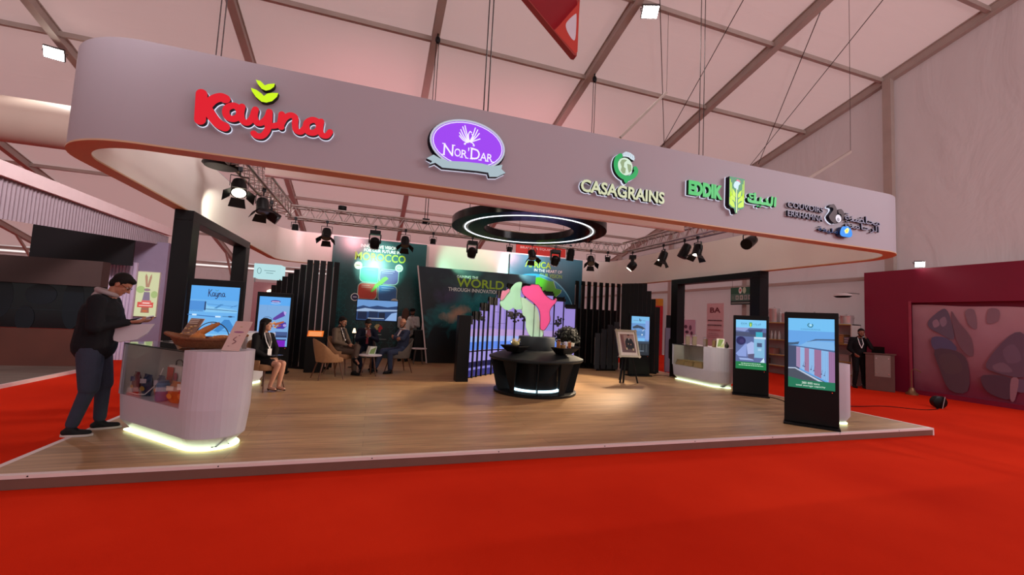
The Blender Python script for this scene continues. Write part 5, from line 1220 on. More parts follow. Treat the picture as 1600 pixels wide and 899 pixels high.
def scr_rear(p):
    p.rect(0, 0, 1, 1, e('6c9cd8', .85)); p.rect(0, .82, 1, 1, e('7cc0f0', .9)); p.poly([(.44, .96), (.5, .9), (.48, .86), (.43, .9)], e('1c2c40')); p.poly([(.53, .93), (.57, .9), (.54, .87)], e('1c2c40')); p.rect(.1, .885, .38, .9, e('6a94b8')); p.rect(.62, .885, .9, .9, e('6a94b8'))
    p.poly([(.05, .72), (.3, .78), (.6, .74), (.8, .68), (.7, .66), (.4, .7), (.1, .68)], e('4a5a70', .6)); p.rect(0, .5, 1, .62, e('5c8cc4', .8)); p.rect(.35, .36, .75, .44, e('7cc0f4', .9)); p.rect(0, .3, 1, .36, e('48586c', .6)); p.rect(0, 0, 1, .3, e('3a424c', .5))
    for i in range(5): p.rect(.12 + .17*i, .08, .2 + .17*i, .28, e('5a646c', .45))
    p.line([(.6, .62), (.7, .68)], .02, e('e8f4ff', .9), False); p.disc(.58, .53, .04, e('e0f0ff', .8)); p.rect(.2, .1, .7, .115, e('a0b0c0', .5)); p.rect(.75, .4, .98, .9, e('8cb0f0', .8))
kiosk('large upright screen with striped storage building picture at the front right', (6.55, 5.30), (6.99, 4.73), 1.82, scr_silo)
kiosk('upright screen with a milling machine picture left of the front right screen', (8.01, 7.77), (8.53, 7.28), 1.82, scr_mill)
kiosk('upright screen with dark script logo and a pale blue factory picture', (-2.60, 7.35), (-1.87, 7.35), 1.84, scr_line)
kiosk('upright screen with bread and purple wrappers behind the seated woman', (-2.46, 10.7), (-1.73, 10.7), 1.8, scr_bread)
kiosk('dim reflective upright screen behind the picture easel', (7.12, 10.62), (7.84, 10.62), 1.83, scr_rear)

# ================================================================ easel with framed portrait
t = thing('easel', 'black tripod easel holding the framed picture', 'easel', (6.27, 9.45, PZ), R(-8))
for a, c in (((-.22, -.12, 0), (-.06, .0, .95)), ((.26, -.12, 0), (.08, .0, .95)), ((0, .38, 0), (0, .02, 1.15)), ((-.12, -.1, .0), (.0, .0, 1.25))):
    b = MB(); b.beam(a, c, .035, .035); b.build('leg', BLACK, t)
b = MB(); b.box((-.28, -.10, .62), (.30, -.03, .65)); b.build('ledge', BLACK, t)
t = thing('framed_portrait', 'framed portrait of a person in a dark suit standing on the black easel', 'picture', (6.27, 9.38, PZ + .655), R(-8))
f = Fr((-.28, -.09, 0), (1, 0, 0), Vector((-.1, .22, 1))); w, h = .56, .70
b = MB(); b.prism([(0, 0), (w, 0), (w, h), (0, h)], f, -.02, .0); b.build('backing', P('d8cfc0', .5), t)
b = MB()
for q in (((0, .02), (w, .02)), ((0, h - .02), (w, h - .02)), ((.02, 0), (.02, h)), ((w - .02, 0), (w - .02, h))): b.stroke(q, .045, f, .0, .018, sm=False)
b.build('frame', M('silver_gilt', '9a8f78', .4, .5, var=.1), t)
p = Pic(f, w, h); p.rect(.1, .08, .9, .92, P('e8e0d4', .5)); p.rect(.18, .17, .84, .84, P('8a5a4a', .4)); p.rect(.18, .17, .84, .3, P('5a2a22', .4)); p.poly([(.2, .3), (.2, .8), (.28, .8), (.34, .3)], P('6a2c28', .4)); p.rect(.35, .5, .84, .8, P('a8887c', .4))
p.poly([(.4, .3), (.38, .55), (.46, .68), (.58, .7), (.72, .66), (.8, .5), (.78, .3)], P('16161c', .4)); p.disc(.58, .75, .055, P('a87a64', .5), .055); p.poly([(.55, .69), (.61, .69), (.58, .6)], P('e8e4e0', .5)); p.poly([(.53, .79), (.63, .79), (.62, .83), (.54, .83)], P('1c1414', .5))
p.disc(.52, .48, .03, P('b08870', .5)); p.disc(.64, .46, .03, P('b08870', .5)); p.rect(.38, .26, .44, .34, P('d8c8a0', .5)); p.rect(.68, .24, .76, .32, P('c8b890', .5)); p.done('portrait', t)

# ================================================================ lounge chairs and tables
tanf = M('tan_fabric', '9c7350', .85, var=.08, scale=20, bump=.15, bscale=200); greyf = M('grey_beige_fabric', '6e665c', .85, var=.06, scale=20); walnut = M('walnut_leg', '5c3420', .4, var=.1, scale=10)
def chair(label, loc, rz, fab, group='lounge chairs'):
    t = thing('lounge_chair', label, 'chair', loc, rz, group)
    b = MB(); pl = [(x*1.0, y) for x, y in rrect(-.22, .26, -.235, .235, .12, 6)]
    b.ring_faces([[(x*s, y*s, z) for x, y in pl] for s, z in ((.9, .36), (.99, .375), (1, .40), (1.0, .435), (.97, .455), (.85, .468), (.4, .474))], True, True); b.build('seat', fab, t)
    b = MB(); n = 22; outer = []; inner_ = []
    for k in range(n + 1):
        a = R(62) + R(236)*k/n; ca, sa = math.cos(a), math.sin(a); back = max(0, -ca)
        top = .50 + .36*back**.8 + .04*(1 - back); x, y = .255*ca, .265*sa
        lean = -.10*back
        outer.append((x, y, top, lean))
    g = []
    for x, y, top, lean in outer:
        i_ = .87
        g.append([(x, y, .37), (x*1.03 + lean*.5, y*1.03, (.37 + top)/2), (x*1.0 + lean, y*1.0, top - .02), (x*.96 + lean, y*.95, top), (x*i_ + lean, y*i_, top - .03), (x*.88 + lean*.4, y*.88, (.44 + top)/2), (x*.86, y*.86, .44)])
    b.ring_faces(g, True, True); b.build('backrest', fab, t)
    for sx, sy in ((1, 1), (1, -1), (-1, 1), (-1, -1)):
        b = MB(); b.cyl((sx*.17, sy*.16, .38), (sx*.26 - .01, sy*.23, .0), .018, .010, n=10); b.build('leg', walnut, t)
    return t
c0 = chair('empty tan lounge chair with its back to the camera beside the round table', (-.82, 9.92, PZ), R(25), tanf)
def ch2(label, loc, rz, fab=None):
    c = dup(c0, loc, rz, label)
    if fab:
        for k in kids(c):
            if k.name.startswith(('seat', 'backrest')): k.data = k.data.copy(); k.data.materials[0] = fab
    return c
ch2('tan lounge chair under the man in the brown suit', (-.62, 10.72, PZ), R(-25))
ch2('dark lounge chair under the man in the navy jacket', (-.10, 11.42, PZ), R(-85), greyf)
ch2('grey beige lounge chair under the man in the blue suit', (.70, 11.02, PZ), R(-160), greyf)
ch2('tan lounge chair under the seated woman behind the left counter', (-1.76, 8.62, PZ), R(-35))
t = thing('coffee_table', 'round white coffee table with splayed walnut legs', 'table', (.02, 10.42, PZ))
b = MB(); b.lathe([(0, .455), (.25, .455), (.262, .465), (.262, .478), (.25, .485), (0, .485)], n=36, caps=False); b.build('tabletop', WHITE, t)
for k in range(3):
    a = R(200 + 120*k); b = MB(); b.cyl((.1*math.cos(a), .1*math.sin(a), .455), (.2*math.cos(a), .2*math.sin(a), 0), .02, .013, n=10); b.build('leg', walnut, t)
t = thing('brochure', 'green brochure standing open on the round coffee table', 'brochure', (.06, 10.40, PZ + .486), R(10))
b = MB(); f = Fr((-.09, 0, 0), (1, 0, 0), Vector((.28, .3, 1))); b.prism([(0, 0), (.15, 0), (.15, .2), (0, .2)], f, -.003, 0); b.build('cover', P('d8dcd0', .5), t)
p = Pic(f, .15, .2); p.poly([(.1, .1), (.9, .1), (.9, .9), (.2, .6)], P('7c9a52', .5)); p.done('picture', t)
b = MB(); b.add([(-.09, 0, 0), (-.13, .1, 0), (-.08, .14, .19), (-.04, .06, .19)], [(0, 1, 2, 3), (3, 2, 1, 0)]); b.build('back_cover', P('c8ccc0', .5), t)
t = thing('side_table', 'small white topped stool table on thin grey legs by the rear panel', 'table', (1.38, 12.9, PZ))
b = MB(); b.lathe([(0, .44), (.23, .44), (.24, .455), (.23, .465), (0, .465)], n=30, caps=False); b.build('tabletop', WHITE, t)
for k in range(4):
    a = R(45 + 90*k); b = MB(); b.cyl((.12*math.cos(a), .12*math.sin(a), .44), (.19*math.cos(a), .19*math.sin(a), 0), .014, .010, n=8); b.build('leg', M('grey_leg', '5a5450', .5), t)
t = thing('bar_table', 'tall black bar counter behind the stool table by the rear panels', 'table', (1.5, 13.75, PZ))
b = MB(); b.box((-.2, -.2, 0), (.2, .2, .95)); b.build('body', BLACK, t, bevel=.006); b = MB(); b.box((-.23, -.23, .95), (.23, .23, .98)); b.build('tabletop', M('dark_top', '2a2c2e', .3), t)
t = thing('bar_counter', 'black box counter with a lit orange menu board beside the slat screen', 'counter', (-1.22, 11.0, PZ))
b = MB(); b.box((-.2, -.16, 0), (.2, .16, .82)); b.build('body', BLACK, t, bevel=.005)
f = Fr((-.19, -.1, .83), (1, 0, 0), Vector((0, .9, .75))); p = Pic(f, .34, .2); p.rect(0, 0, 1, 1, E('f0762a', .9)); [p.rect(.08, .15 + .25*k, .9, .25 + .25*k, E('ffc890', .9)) for k in range(3)]; p.done('menu_board', t)
t = thing('table_lamp', 'tiny lit cone lamp glowing behind the man in the brown suit', 'lamp', (-.42, 11.9, PZ + .0)); b = MB(); b.cyl((0, 0, 0), (0, 0, .9), .012); b.lathe([(.1, 0), (.1, .015)], n=16); b.build('stand', BLACK, t); b = MB(); b.lathe([(.05, .9), (.02, 1.02)], n=16); b.build('shade', E('ffe0b8', 2.0), t)

# ================================================================ dark stand on the left
mauve = M('mauve_panel', '8a7c94', .6, var=.04); pinkb = M('pink_lit_band', 'f0dcdc', .5, var=.03)
t = thing('neighbour_stand', 'dark neighbouring stand with corrugated canopy at the left', 'stand', (-7.5, 10, 0))
b = MB(); b.box((-16, 3, .0), (-5.85, 12.1, .06)); b.build('deck', wood_mat('grey_boards', [(.16, .12, .10, 1), (.12, .09, .075, 1)], rough=.6), t)
b = MB(); b.box((-5.87, 3, .0), (-5.83, 12.4, .066)); b.build('deck_edge', edge, t)
b = MB(); yy = [(3.0, 3.69), (15.0, 3.75)]
b.add([(-5.8, 3, 3.44), (-5.8, 15, 3.54), (-5.8, 15, 3.76), (-5.8, 3, 3.70), (-5.95, 3, 3.44), (-5.95, 15, 3.54), (-5.95, 15, 3.76), (-5.95, 3, 3.70)], [(0,1,2,3), (7,6,5,4), (1,5,6,2), (3,2,6,7), (0,4,5,1), (0,3,7,4)]); b.build('top_band', pinkb, t)
corr = M('corrugated_grey', '8c7c84', .6, .0, var=.05)
b = MB(); n = 528; g0 = []; g1 = []
for k in range(n + 1):
    y = 3 + 11.9*k/n; x = -5.86 - (.03 if k % 4 in (1, 2) else 0); zb = 2.36 + (3.24 - 2.36)*(y - 3)/11.9
    g0.append((x, y, zb)); g1.append((x, y, 3.5))
b.ring_faces([g0, g1], False, False, 0, False); b.build('corrugated_fascia', corr, t)
b = MB(); b.add([(-5.9, 14.9, 3.24), (-7.2, 14.9, 3.24), (-7.2, 14.9, 3.5), (-5.9, 14.9, 3.5)], [(0,1,2,3)]); b.box((-5.88, 14.86, 3.24), (-5.95, 14.9, 3.5)); b.build('end_panel', corr, t)
b = MB(); b.box((-16, 12.05, .06), (-5.86, 12.2, .87)); b.build('counter_front', M('dark_red_wood', '4a2014', .5, var=.15, scale=2), t)
b = MB(); b.box((-16, 12.25, .87), (-5.9, 12.3, 1.86)); b.build('dark_display', M('dark_screen', '080a0e', .15, var=.3, scale=1), t)
f = Fr((-8.2, 12.249, .9), (1, 0, 0), (0, 0, 1)); p = Pic(f, 2.3, .9)
for x, y, rx, ry, c in ((.2, .7, .16, .2, '11161e'), (.75, .6, .14, .25, '0e141a'), (.12, .25, .1, .15, '141a22'), (.5, .8, .2, .1, '10151c'), (.4, .2, .12, .12, '0e1218')): p.disc(x, y, rx*.6, P(c, .3), ry)
p.rect(.15, .42, .8, .43, P('1a2026', .3)); p.done('display_image', t)
b = MB(); b.box((-16, 12.0, 1.85), (-5.9, 12.3, 2.43)); b.build('brown_header', M('brown_header_board', '3a2724', .6, var=.06), t)
b = MB(); b.box((-7.92, 13.2, 2.46), (-5.9, 13.25, 3.36)); b.build('dark_block', M('near_black_board', '120f12', .6, var=.03), t)
b = MB(); n = 84; g0 = []
for k in range(n + 1): x = -6.9 + .75*k/n; g0.append((x, 13.9 - .045*abs(math.sin(k*pi/8)), 0))
b.ring_faces([g0, [(x, y, 2.6) for x, y, z in g0]], False, False, 0, False); b.box((-6.9, 13.9, 0), (-6.1, 13.98, 2.6)); b.build('ribbed_panel', M('ribbed_mauve', 'c8b8d0', .5, var=.04), t)
b = MB(); b.box((-6.42, 14.3, 0), (-5.6, 14.5, 3.25)); b.build('column', mauve, t)
fixw(t)
t = thing('lightbox', 'lit poster of a two-eared brown chocolate figure on the mauve column', 'lightbox', (-5.95, 14.27, 1.16))
b = MB(); b.box((-6.21, 14.24, 1.15), (-5.70, 14.298, 2.40)); b.build('casing', P('cfc8b4', .4), t)
f = Fr((-6.2, 14.239, 1.16), (1, 0, 0), (0, 0, 1)); p = Pic(f, .49, 1.22)
p.rect(0, 0, 1, 1, e('d8dcae', .8)); p.disc(.2, .6, .2, e('b8d08a', .7), .2); p.disc(.85, .5, .16, e('b8d08a', .7), .2)
p.poly([(.42, .66), (.34, .9), (.38, .97), (.46, .9), (.5, .72), (.56, .9), (.64, .97), (.66, .88), (.58, .66)], e('b88a74', .8)); p.disc(.5, .6, .15, e('a08088', .8), .08); p.poly([(.37, .55), (.63, .55), (.68, .35), (.32, .35)], e('8a7a90', .8)); p.poly([(.35, .3), (.65, .3), (.7, .08), (.3, .08)], e('a8705c', .8))
p.rect(.12, .2, .86, .32, e('d85a50', .85)); p.rect(.3, .27, .75, .36, e('e0706a', .85)); p.rect(.36, .29, .68, .31, e('f8e0d8', .9)); p.rect(.2, .235, .8, .25, e('f8e0d8', .9)); p.disc(.5, .12, .13, e('d07048', .8), .05); p.done('lit_poster', t); fixw(t)
# far stands on the left
t = thing('exhibition_booth', 'distant pink booth with a lit white sign box above it', 'booth', (-5.1, 24.6, 0))
b = MB(); b.box((-5.72, 24, 0), (-4.5, 25.5, 2.8)); b.build('body', M('pink_board', 'b88a90', .6, var=.04), t)
b = MB(); b.box((-5.75, 23.9, 3.0), (-4.55, 25, 3.72)); b.build('sign_box', e('b8e4e8', .9), t)
for x in (-5.72, -4.6): b = MB(); b.box((x, 23.95, 2.8), (x + .06, 24.01, 3.0)); b.build('post', ALU, t)
f = Fr((-5.75, 23.899, 3.0), (1, 0, 0), (0, 0, 1)); p = Pic(f, 1.2, .72); p.ring(.2, .5, .08, .02, e('5a8a90', .7), .13); p.rect(.38, .52, .8, .56, e('6a9aa0', .7)); p.rect(.46, .36, .72, .4, e('6a9aa0', .7)); p.done('logo', t)
b = MB(); b.ball((-4.9, 23.8, 2.35), (.18, .05, .1)); b.build('lamp', E('fff2d8', 3), t); fixw(t)
t = thing('exhibition_booth', 'distant pale blue lit booth wall between the column and the gate frame', 'booth', (-7.4, 20.5, 0))
b = MB(); b.box((-8.6, 20.2, 0), (-6.75, 20.4, 2.28)); b.build('lit_wall', M('pale_blue_wall', 'a8b4c8', .6, var=.03), t); b = MB(); b.box((-8.6, 20.1, 2.22), (-6.75, 20.2, 2.28)); b.build('top_rail', P('3a4048', .4), t); b = MB(); b.box((-8.6, 20.12, .95), (-6.75, 20.19, .98)); b.build('red_rail', P('8a4a54', .5), t); b = MB(); b.box((-7.9, 20.06, 2.14), (-7.3, 20.12, 2.2)); b.build('light_bar', E('e8f8ff', 3), t); fixw(t)
t = thing('bottle_shelf', 'distant lit shelf of pale green bottles right of the gate post', 'shelf', (-6.25, 19.5, 0))
b = MB(); b.box((-6.6, 19.6, 0), (-5.8, 19.7, 2.25)); b.build('back_panel', e('c8e4dc', .6), t)
for z in (.4, .85, 1.3, 1.75): b = MB(); b.box((-6.6, 19.35, z - .02), (-5.8, 19.6, z)); b.build('board', WHITE, t)
fixw(t)
bt = None
for r_, z in enumerate((.4, .85, 1.3, 1.75)):
    for k in range(6):
        if bt is None:
            bt = thing('bottle', 'small pale green bottle on the distant lit shelf', 'bottle', (0, 0, 0), 0, 'bottles on the distant lit shelf'); b = MB(); b.lathe([(.04, 0), (.04, .18), (.015, .24), (.015, .29)], n=10); b.build('body', M('pale_green_bottle', '8ab8a0', .3, var=.1), bt); q = bt
        else: q = dup(bt)
        q.location = (-6.53 + .13*k, 19.47, z)
# ================================================================ red stand on the right
t = thing('red_stand', 'tall crimson stand wall at the right edge with a film-covered picture recess', 'stand', (15.2, 6, 0))
redb = M('crimson_board', '7c042e', .55, var=.05, scale=1)
X0 = 15.1
b = MB(); b.box((X0, 8.22, 0), (15.3, 9.42, 3.655)); b.box((X0, 1.5, 2.66), (15.3, 8.22, 3.655)); b.box((X0, 1.5, 0), (15.3, 8.22, .12)); b.build('wall_boards', redb, t)
b = MB(); b.box((X0 - .012, 8.17, .12), (X0 + .0, 8.235, 2.7)); b.build('side_trim', M('rose_trim', 'a03a50', .5), t)
b = MB(); n = 30; g = []
for k in range(n + 1):
    y = 8.2 - 6.7*k/n; g.append([(15.22 - .012*math.sin(k*1.7), y, .12), (15.22 - .02*math.sin(k*2.1 + 1), y, 1.3), (15.2, y, 2.60 - .10*min(1, (8.2-y)/2.3) + .012*math.sin(k*.9))])
b.ring_faces(g, False, False); fm = print_mat('film_print', '7a3048', 'c8a4ac', .22, 0, .5, 'Z', .1, 3.6); b.build('plastic_film', fm, t)
b = MB(); b.box((15.25, 1.5, .12), (15.3, 8.22, 2.66)); b.build('recess_back', redb, t)
f = Fr((15.195, 8.2, .12), (0, -1, 0), (0, 0, 1)); p = Pic(f, 2.6, 2.5)
def sc(x, y): return (x/2.6, y/2.5)
def fm_px(pts): return [(( (x - 85)/655), 1 - (y - 150)/480) for x, y in pts]
def pf(pts, c): p.poly([(v.x, v.y) for v in catmull([(x, y, 0) for x, y in fm_px(pts)], 3, True)], P('%02x%02x%02x' % tuple(int(int(c[i:i+2], 16)*.62 + k*.38) for i, k in ((0, 0x9a), (2, 0x70), (4, 0x80))), .35))
pf([(185,240),(260,180),(290,190),(310,250),(320,340),(240,310),(185,280)], '4e5468'); pf([(205,250),(230,235),(245,265),(215,280)], '9a8a9c'); pf([(245,240),(275,220),(285,255),(260,275)], '8a8296')
pf([(310,190),(350,250),(410,330),(415,420),(370,400),(330,330)], '66545e'); pf([(385,190),(430,185),(440,280),(400,260)], '80707a'); pf([(500,180),(548,185),(540,240),(490,250)], '86707a')
pf([(200,335),(285,335),(335,395),(215,400)], '3c4e78'); pf([(215,400),(335,400),(390,460),(385,600),(290,605),(240,500)], '34303a'); pf([(240,430),(330,420),(360,500),(270,520)], '3e3a3c')
pf([(480,450),(590,310),(655,300),(665,420),(650,500),(520,490)], '4a4458'); pf([(560,380),(610,350),(640,420),(580,440)], '5e566c'); pf([(510,460),(560,440),(600,480),(530,485)], '6a6274')
pf([(465,510),(600,515),(590,610),(500,600),(460,560)], '2c2434'); pf([(600,520),(685,515),(650,570),(605,565)], '504a68'); pf([(592,515),(625,515),(605,612),(585,610)], '9a7a86')
p.done('printed_picture', t); fixw(t)
# lectern, stanchion
t = thing('lectern', 'brown wooden lectern with a clear plaque in front of the crimson wall', 'lectern', (14.66, 8.74, 0), R(-60))
lw = M('lectern_wood', '5c3a34', .5, var=.12, scale=5)
b = MB(); b.box((-.33, -.22, 0), (.33, .22, 1.08)); b.build('body', lw, t, bevel=.008); b = MB(); b.box((-.37, -.26, 1.08), (.37, .26, 1.11)); b.build('top_board', lw, t)
b = MB(); b.box((-.12, -.235, .42), (.24, -.225, 1.06)); b.build('clear_plaque', M('smoky_plaque', '8a7a74', .15, var=.05), t)
for x in (-.08, .2):
    for z in (.5, .96): b = MB(); b.cyl((x, -.245, z), (x, -.235, z), .016, n=10); b.build('stud', CHROME, t)
t = thing('laptop', 'open black laptop on top of the lectern', 'laptop', (14.62, 8.76, 1.111), R(-60))
b = MB(); b.box((-.15, -.08, 0), (.15, .12, .015)); b.build('base', BLACK, t); b = MB(); b.obox((0, -.11, .1), (.3, .012, .2), Matrix.Rotation(R(20), 3, 'X')); b.build('lid', BLACK, t)
t = thing('rope_stanchion', 'brass stanchion beside the lectern with a hooked top', 'stanchion', (14.78, 8.02, 0))
brass = M('old_brass', '8a6a4a', .4, .6)
b = MB(); b.lathe([(.14, 0), (.14, .05), (.09, .08), (.06, .16), (.05, .2)], n=20); b.build('base', brass, t); b = MB(); b.tube([(0, 0, .2), (0, 0, .68), (.03, -.06, .74), (.05, -.2, .66)], .014, 8); b.build('pole', brass, t)
# shelving with pots
t = thing('shelf_rack', 'white shelf rack against the right tent wall holding pots and bottles', 'shelf', (14.85, 11.3, 0))
shw = M('rack_board', 'c8bdb8', .5, var=.04); shy = P('b09a4a', .5)
for z in (.35, .75, 1.32, 1.96):
    b = MB(); b.box((14.6, 9.5, z - .03), (15.05, 13.1, z)); b.build('board', shw, t); b = MB(); b.box((14.59, 9.5, z - .03), (14.6, 13.1, z - .0)); b.build('board_edge', shy, t)
b = MB(); b.box((15.03, 9.5, 0), (15.06, 13.1, 1.96)); b.build('back_panel', M('rack_back', 'a89a98', .6, var=.05), t)
for y in (9.5, 11.3, 13.07): b = MB(); b.box((14.62, y, 0), (15.04, y + .03, 1.96)); b.build('upright', shw, t)
fixw(t)
steel = M('polished_steel', 'c8c4c4', .25, .55, var=.03)
pot0 = None
def pot(label, y, z, r, h, x=14.83, grp='steel pots on the top shelf'):
    t = thing('steel_pot', label, 'pot', (x, y, z), 0, grp)
    b = MB(); b.lathe([(r*.97, 0), (r, .02), (r, h - .02), (r*1.03, h)], n=24); b.build('body', steel, t)
    b = MB(); b.lathe([(r*1.02, h), (r*.9, h + .03), (.03, h + .05)], n=24); b.ball((0, 0, h + .065), .025); b.build('lid', steel, t)
    for s in (-1, 1): b = MB(); b.tube([(0, s*r, h*.7), (0, s*(r + .05), h*.72), (0, s*(r + .05), h*.8), (0, s*r, h*.82)], .01, 6); b.build('handle', steel, t)
pot('tallest steel milk can at the left end of the top shelf', 12.9, 1.961, .17, .50); pot('second tall steel can on the top shelf', 12.42, 1.961, .19, .52)
pot('low steel pot right of the tall cans on the top shelf', 11.92, 1.961, .16, .34); pot('low steel pot hidden behind the front right screen', 11.4, 1.961, .16, .30); pot('steel pot peeking over the front right screen', 10.85, 1.961, .17, .33)
pot('steel pot just right of the front right screen', 10.2, 1.961, .14, .28); pot('wide steel pot near the right end of the top shelf', 9.78, 1.961, .19, .27)
gb0 = thing('glass_bottle', 'clear glass bottle on the second shelf left of the front right screen', 'bottle', (14.75, 12.95, 1.321), 0, 'glass bottles on the second shelf')
b = MB(); b.lathe([(.05, 0), (.05, .2), (.02, .27), (.02, .32)], n=12); b.build('body', M('bottle_glassy', 'a8a09c', .15, var=.1), gb0)
for k in range(5): dup(gb0, (14.75, 12.95 - .16*(k + 1), 1.321))
t = thing('wicker_hamper', 'brown wicker box on the second shelf behind the standing man', 'basket', (14.8, 9.95, 1.321)); b = MB(); b.box((-.15, -.17, 0), (.15, .17, .26)); b.build('body', M('wicker_brown', 'a87a4a', .8, var=.2, scale=40, bump=.5), t, bevel=.02); b = MB(); b.box((-.16, -.18, .26), (.16, .18, .3)); b.build('lid', M('wicker_brown', 'a87a4a', .8), t, bevel=.01)
for k in range(3):
    t = thing('folded_cloth', ['bottom', 'middle', 'top'][k] + ' folded striped cloth of the pile on the second shelf', 'cloth', (14.8, 9.65, 1.321 + .075*k), 0, 'folded cloths on the second shelf'); b = MB(); b.box((-.15, -.11, 0), (.15, .11, .035)); b.box((-.15, -.11, .035), (.15, .11, .07), 1); b.build('fold', [P('b8b0b4', .8), P('6a6478', .8)], t, bevel=.01)
for k, (y, c) in enumerate(((9.8, '9c948e'), (10.3, '847c78'), (12.5, '8c5a50'), (12.9, '7c4c46'))):
    t = thing('storage_box', ['light grey flat box on the third shelf behind the standing man', 'darker grey flat box on the third shelf', 'reddish box low on the rack left of the screens', 'dark red box lowest on the rack at its left end'][k], 'box', (14.8, y, .751 if k < 3 else .351)); b = MB(); b.box((-.16, -.2, 0), (.16, .2, .2)); b.build('body', P(c, .6), t, bevel=.01); b = MB(); b.box((-.165, -.205, .2), (.165, .205, .225)); b.build('lid', P(c, .5), t)
# extractor hood lamp
t = thing('wall_lamp', 'white flat shade lamp with dark underside by the crimson wall', 'lamp', (14.6, 9.75, 2.88)); b = MB(); b.lathe([(.28, 0), (.26, .05), (.12, .1)], n=24, sx=.6); b.build('shade', WHITE, t); b = MB(); b.lathe([(.27, -.01), (.2, -.05), (.27, 0)], n=24, sx=.6); b.build('underside', BLACK, t); b = MB(); b.tube([(0, 0, .1), (.5, 0, .12), (.78, 0, .12)], .015); b.build('bracket', ALU, t)
# banner, hanging sign, small board
t = thing('roll_up_banner', 'pink white roll-up banner headed BA behind the right counter', 'banner', (14.5, 15.07, 0), R(-90))
b = MB(); b.box((-.49, -.01, .1), (.49, 0, 2.73)); b.build('sheet', M('banner_sheet', 'd8b8bc', .6, var=.03), t); b = MB(); b.box((-.5, -.08, 0), (.5, .08, .1)); b.build('base', ALU, t)
f = Fr((-.49, -.011, .1), (1, 0, 0), (0, 0, 1)); p = Pic(f, .98, 2.63); mr_ = P('6a2030', .5); p.text('BA', .2, .84, .82, .93, mr_, .03)
random.seed(11)
for y, x0, x1, hh, c in ((.70, .08, .92, .02, '5a3a44'), (.62, .08, .94, .02, '4a3038'), (.54, .15, .88, .018, 'b05a60'), (.48, .2, .8, .01, '9a6a70'), (.45, .15, .85, .01, '9a6a70'), (.42, .15, .7, .01, '9a6a70')):
    x = x0
    while x < x1: wd = .02 + .03*random.random(); p.rect(x, y, min(x + wd, x1), y + hh, P(c, .5)); x += wd + .012
p.done('print', t)
t = thing('hanging_sign', 'dark green hanging sign with two round emblems and small pictures', 'sign', (15.2, 14.3, 2.7), R(-90))
b = MB(); b.box((-.58, -.03, 0), (.6, 0, .76)); b.build('board', M('green_board', '1c5a42', .5, var=.04), t)
f = Fr((-.58, -.031, 0), (1, 0, 0), (0, 0, 1)); p = Pic(f, 1.18, .76); p.rect(0, 0, 1, 1, P('1f6048', .5)); p.rect(0, 0, 1, .22, P('2a3838', .5)); p.rect(0, .22, 1, .62, P('4a7a6c', .5)); p.disc(.44, .82, .075, P('e0ece4', .5), .12); p.disc(.62, .82, .075, P('b8d8b8', .5), .12); p.rect(.41, .76, .47, .9, P('c04a4a', .5))
for k in range(5): p.rect(.05 + .19*k, .28, .19 + .19*k, .54, P(['5a7a6a', 'a8b8b0', 'c0c4bc', '9aa8a8', 'b8bcc0'][k], .5)); p.rect(.08 + .19*k, .34, .15 + .19*k, .48, P('6a8478', .5))
p.rect(.05, .08, .92, .12, P('a8b4a8', .5)); p.done('print', t)
for x in (-.5, .5): b = MB(); b.cyl((x, -.015, .76), (x, -.015, rz_(14.3 + x) - 2.8), .006, n=6); b.build('hanging_wire', wirem, t)
t = thing('poster_board', 'small lilac poster with dark drawings behind the right gate post', 'poster', (13.6, 15.7, 0), R(-90))
b = MB(); b.box((-.42, 0, 1.15), (.42, .02, 1.95)); b.build('board', P('c8b0c8', .5), t); b = MB(); b.box((-.4, 0.02, 0), (-.36, .05, 1.9)); b.box((.36, .02, 0), (.4, .05, 1.9)); b.build('legs', ALU, t)
f = Fr((-.42, -.001, 1.15), (1, 0, 0), (0, 0, 1)); p = Pic(f, .84, .8); p.disc(.3, .6, .12, P('5a3a5a', .5), .1); p.disc(.65, .55, .1, P('6a4a6a', .5), .14); p.disc(.4, .3, .14, P('4a3450', .5), .08); p.disc(.75, .25, .09, P('5a3a5a', .5), .1); p.done('drawing', t)
# machines seen through the right gap
t = thing('steel_machine', 'upright grey steel machine with a dark slot left of the right counter', 'machine', (9.75, 12.1, 0), R(-35))
b = MB(); b.box((-.19, -.15, .06), (.19, .15, 1.55)); b.build('body', M('lilac_steel', '9088a0', .35, .5, var=.05), t, bevel=.02)
b = MB(); pl = [(.07*math.cos(a), .0 + (.28 if math.sin(a) > 0 else -.28) + .07*math.sin(a)) for a in [2*pi*k/24 for k in range(24)]]; b.prism(pl, Fr((0, -.151, .85), (1, 0, 0), (0, 0, 1)), 0, .004); b.build('slot', BLACK, t)
b = MB(); b.box((-.16, -.12, 1.55), (-.02, .1, 1.98)); b.build('chimney', DARKM, t)
for x in (-.15, .15): b = MB(); b.cyl((x, -.1, 0), (x, -.1, .06), .03, n=10); b.build('foot', BLACK, t)
t = thing('wrapped_statue', 'pale pink cloth-wrapped upright shape beside the steel machine', 'statue', (10.4, 12.5, 0)); b = MB(); b.cap((0, 0, .3), (0, 0, 1.3), .22, .2); b.cap((0, 0, 1.3), (.05, 0, 1.75), .2, .13); b.ball((.06, 0, 1.9), (.13, .12, .15)); b.ball((0, 0, .2), (.24, .22, .2)); b.remesh('wrapped_form', M('pink_wrap', 'c8a0a0', .4, var=.12, scale=9, bump=.6, bscale=8), t, .03, 2); b = MB(); b.ball((.04, -.05, 1.95), (.15, .1, .07)); b.build('dark_band', BLACK, t)
t = thing('equipment_table', 'low dark table with machines in front of the far tent wall', 'table', (14.0, 21.2, 0)); b = MB(); b.box((-1.1, -.4, .32), (1.3, .5, .38)); b.build('tabletop', BLACKM, t)
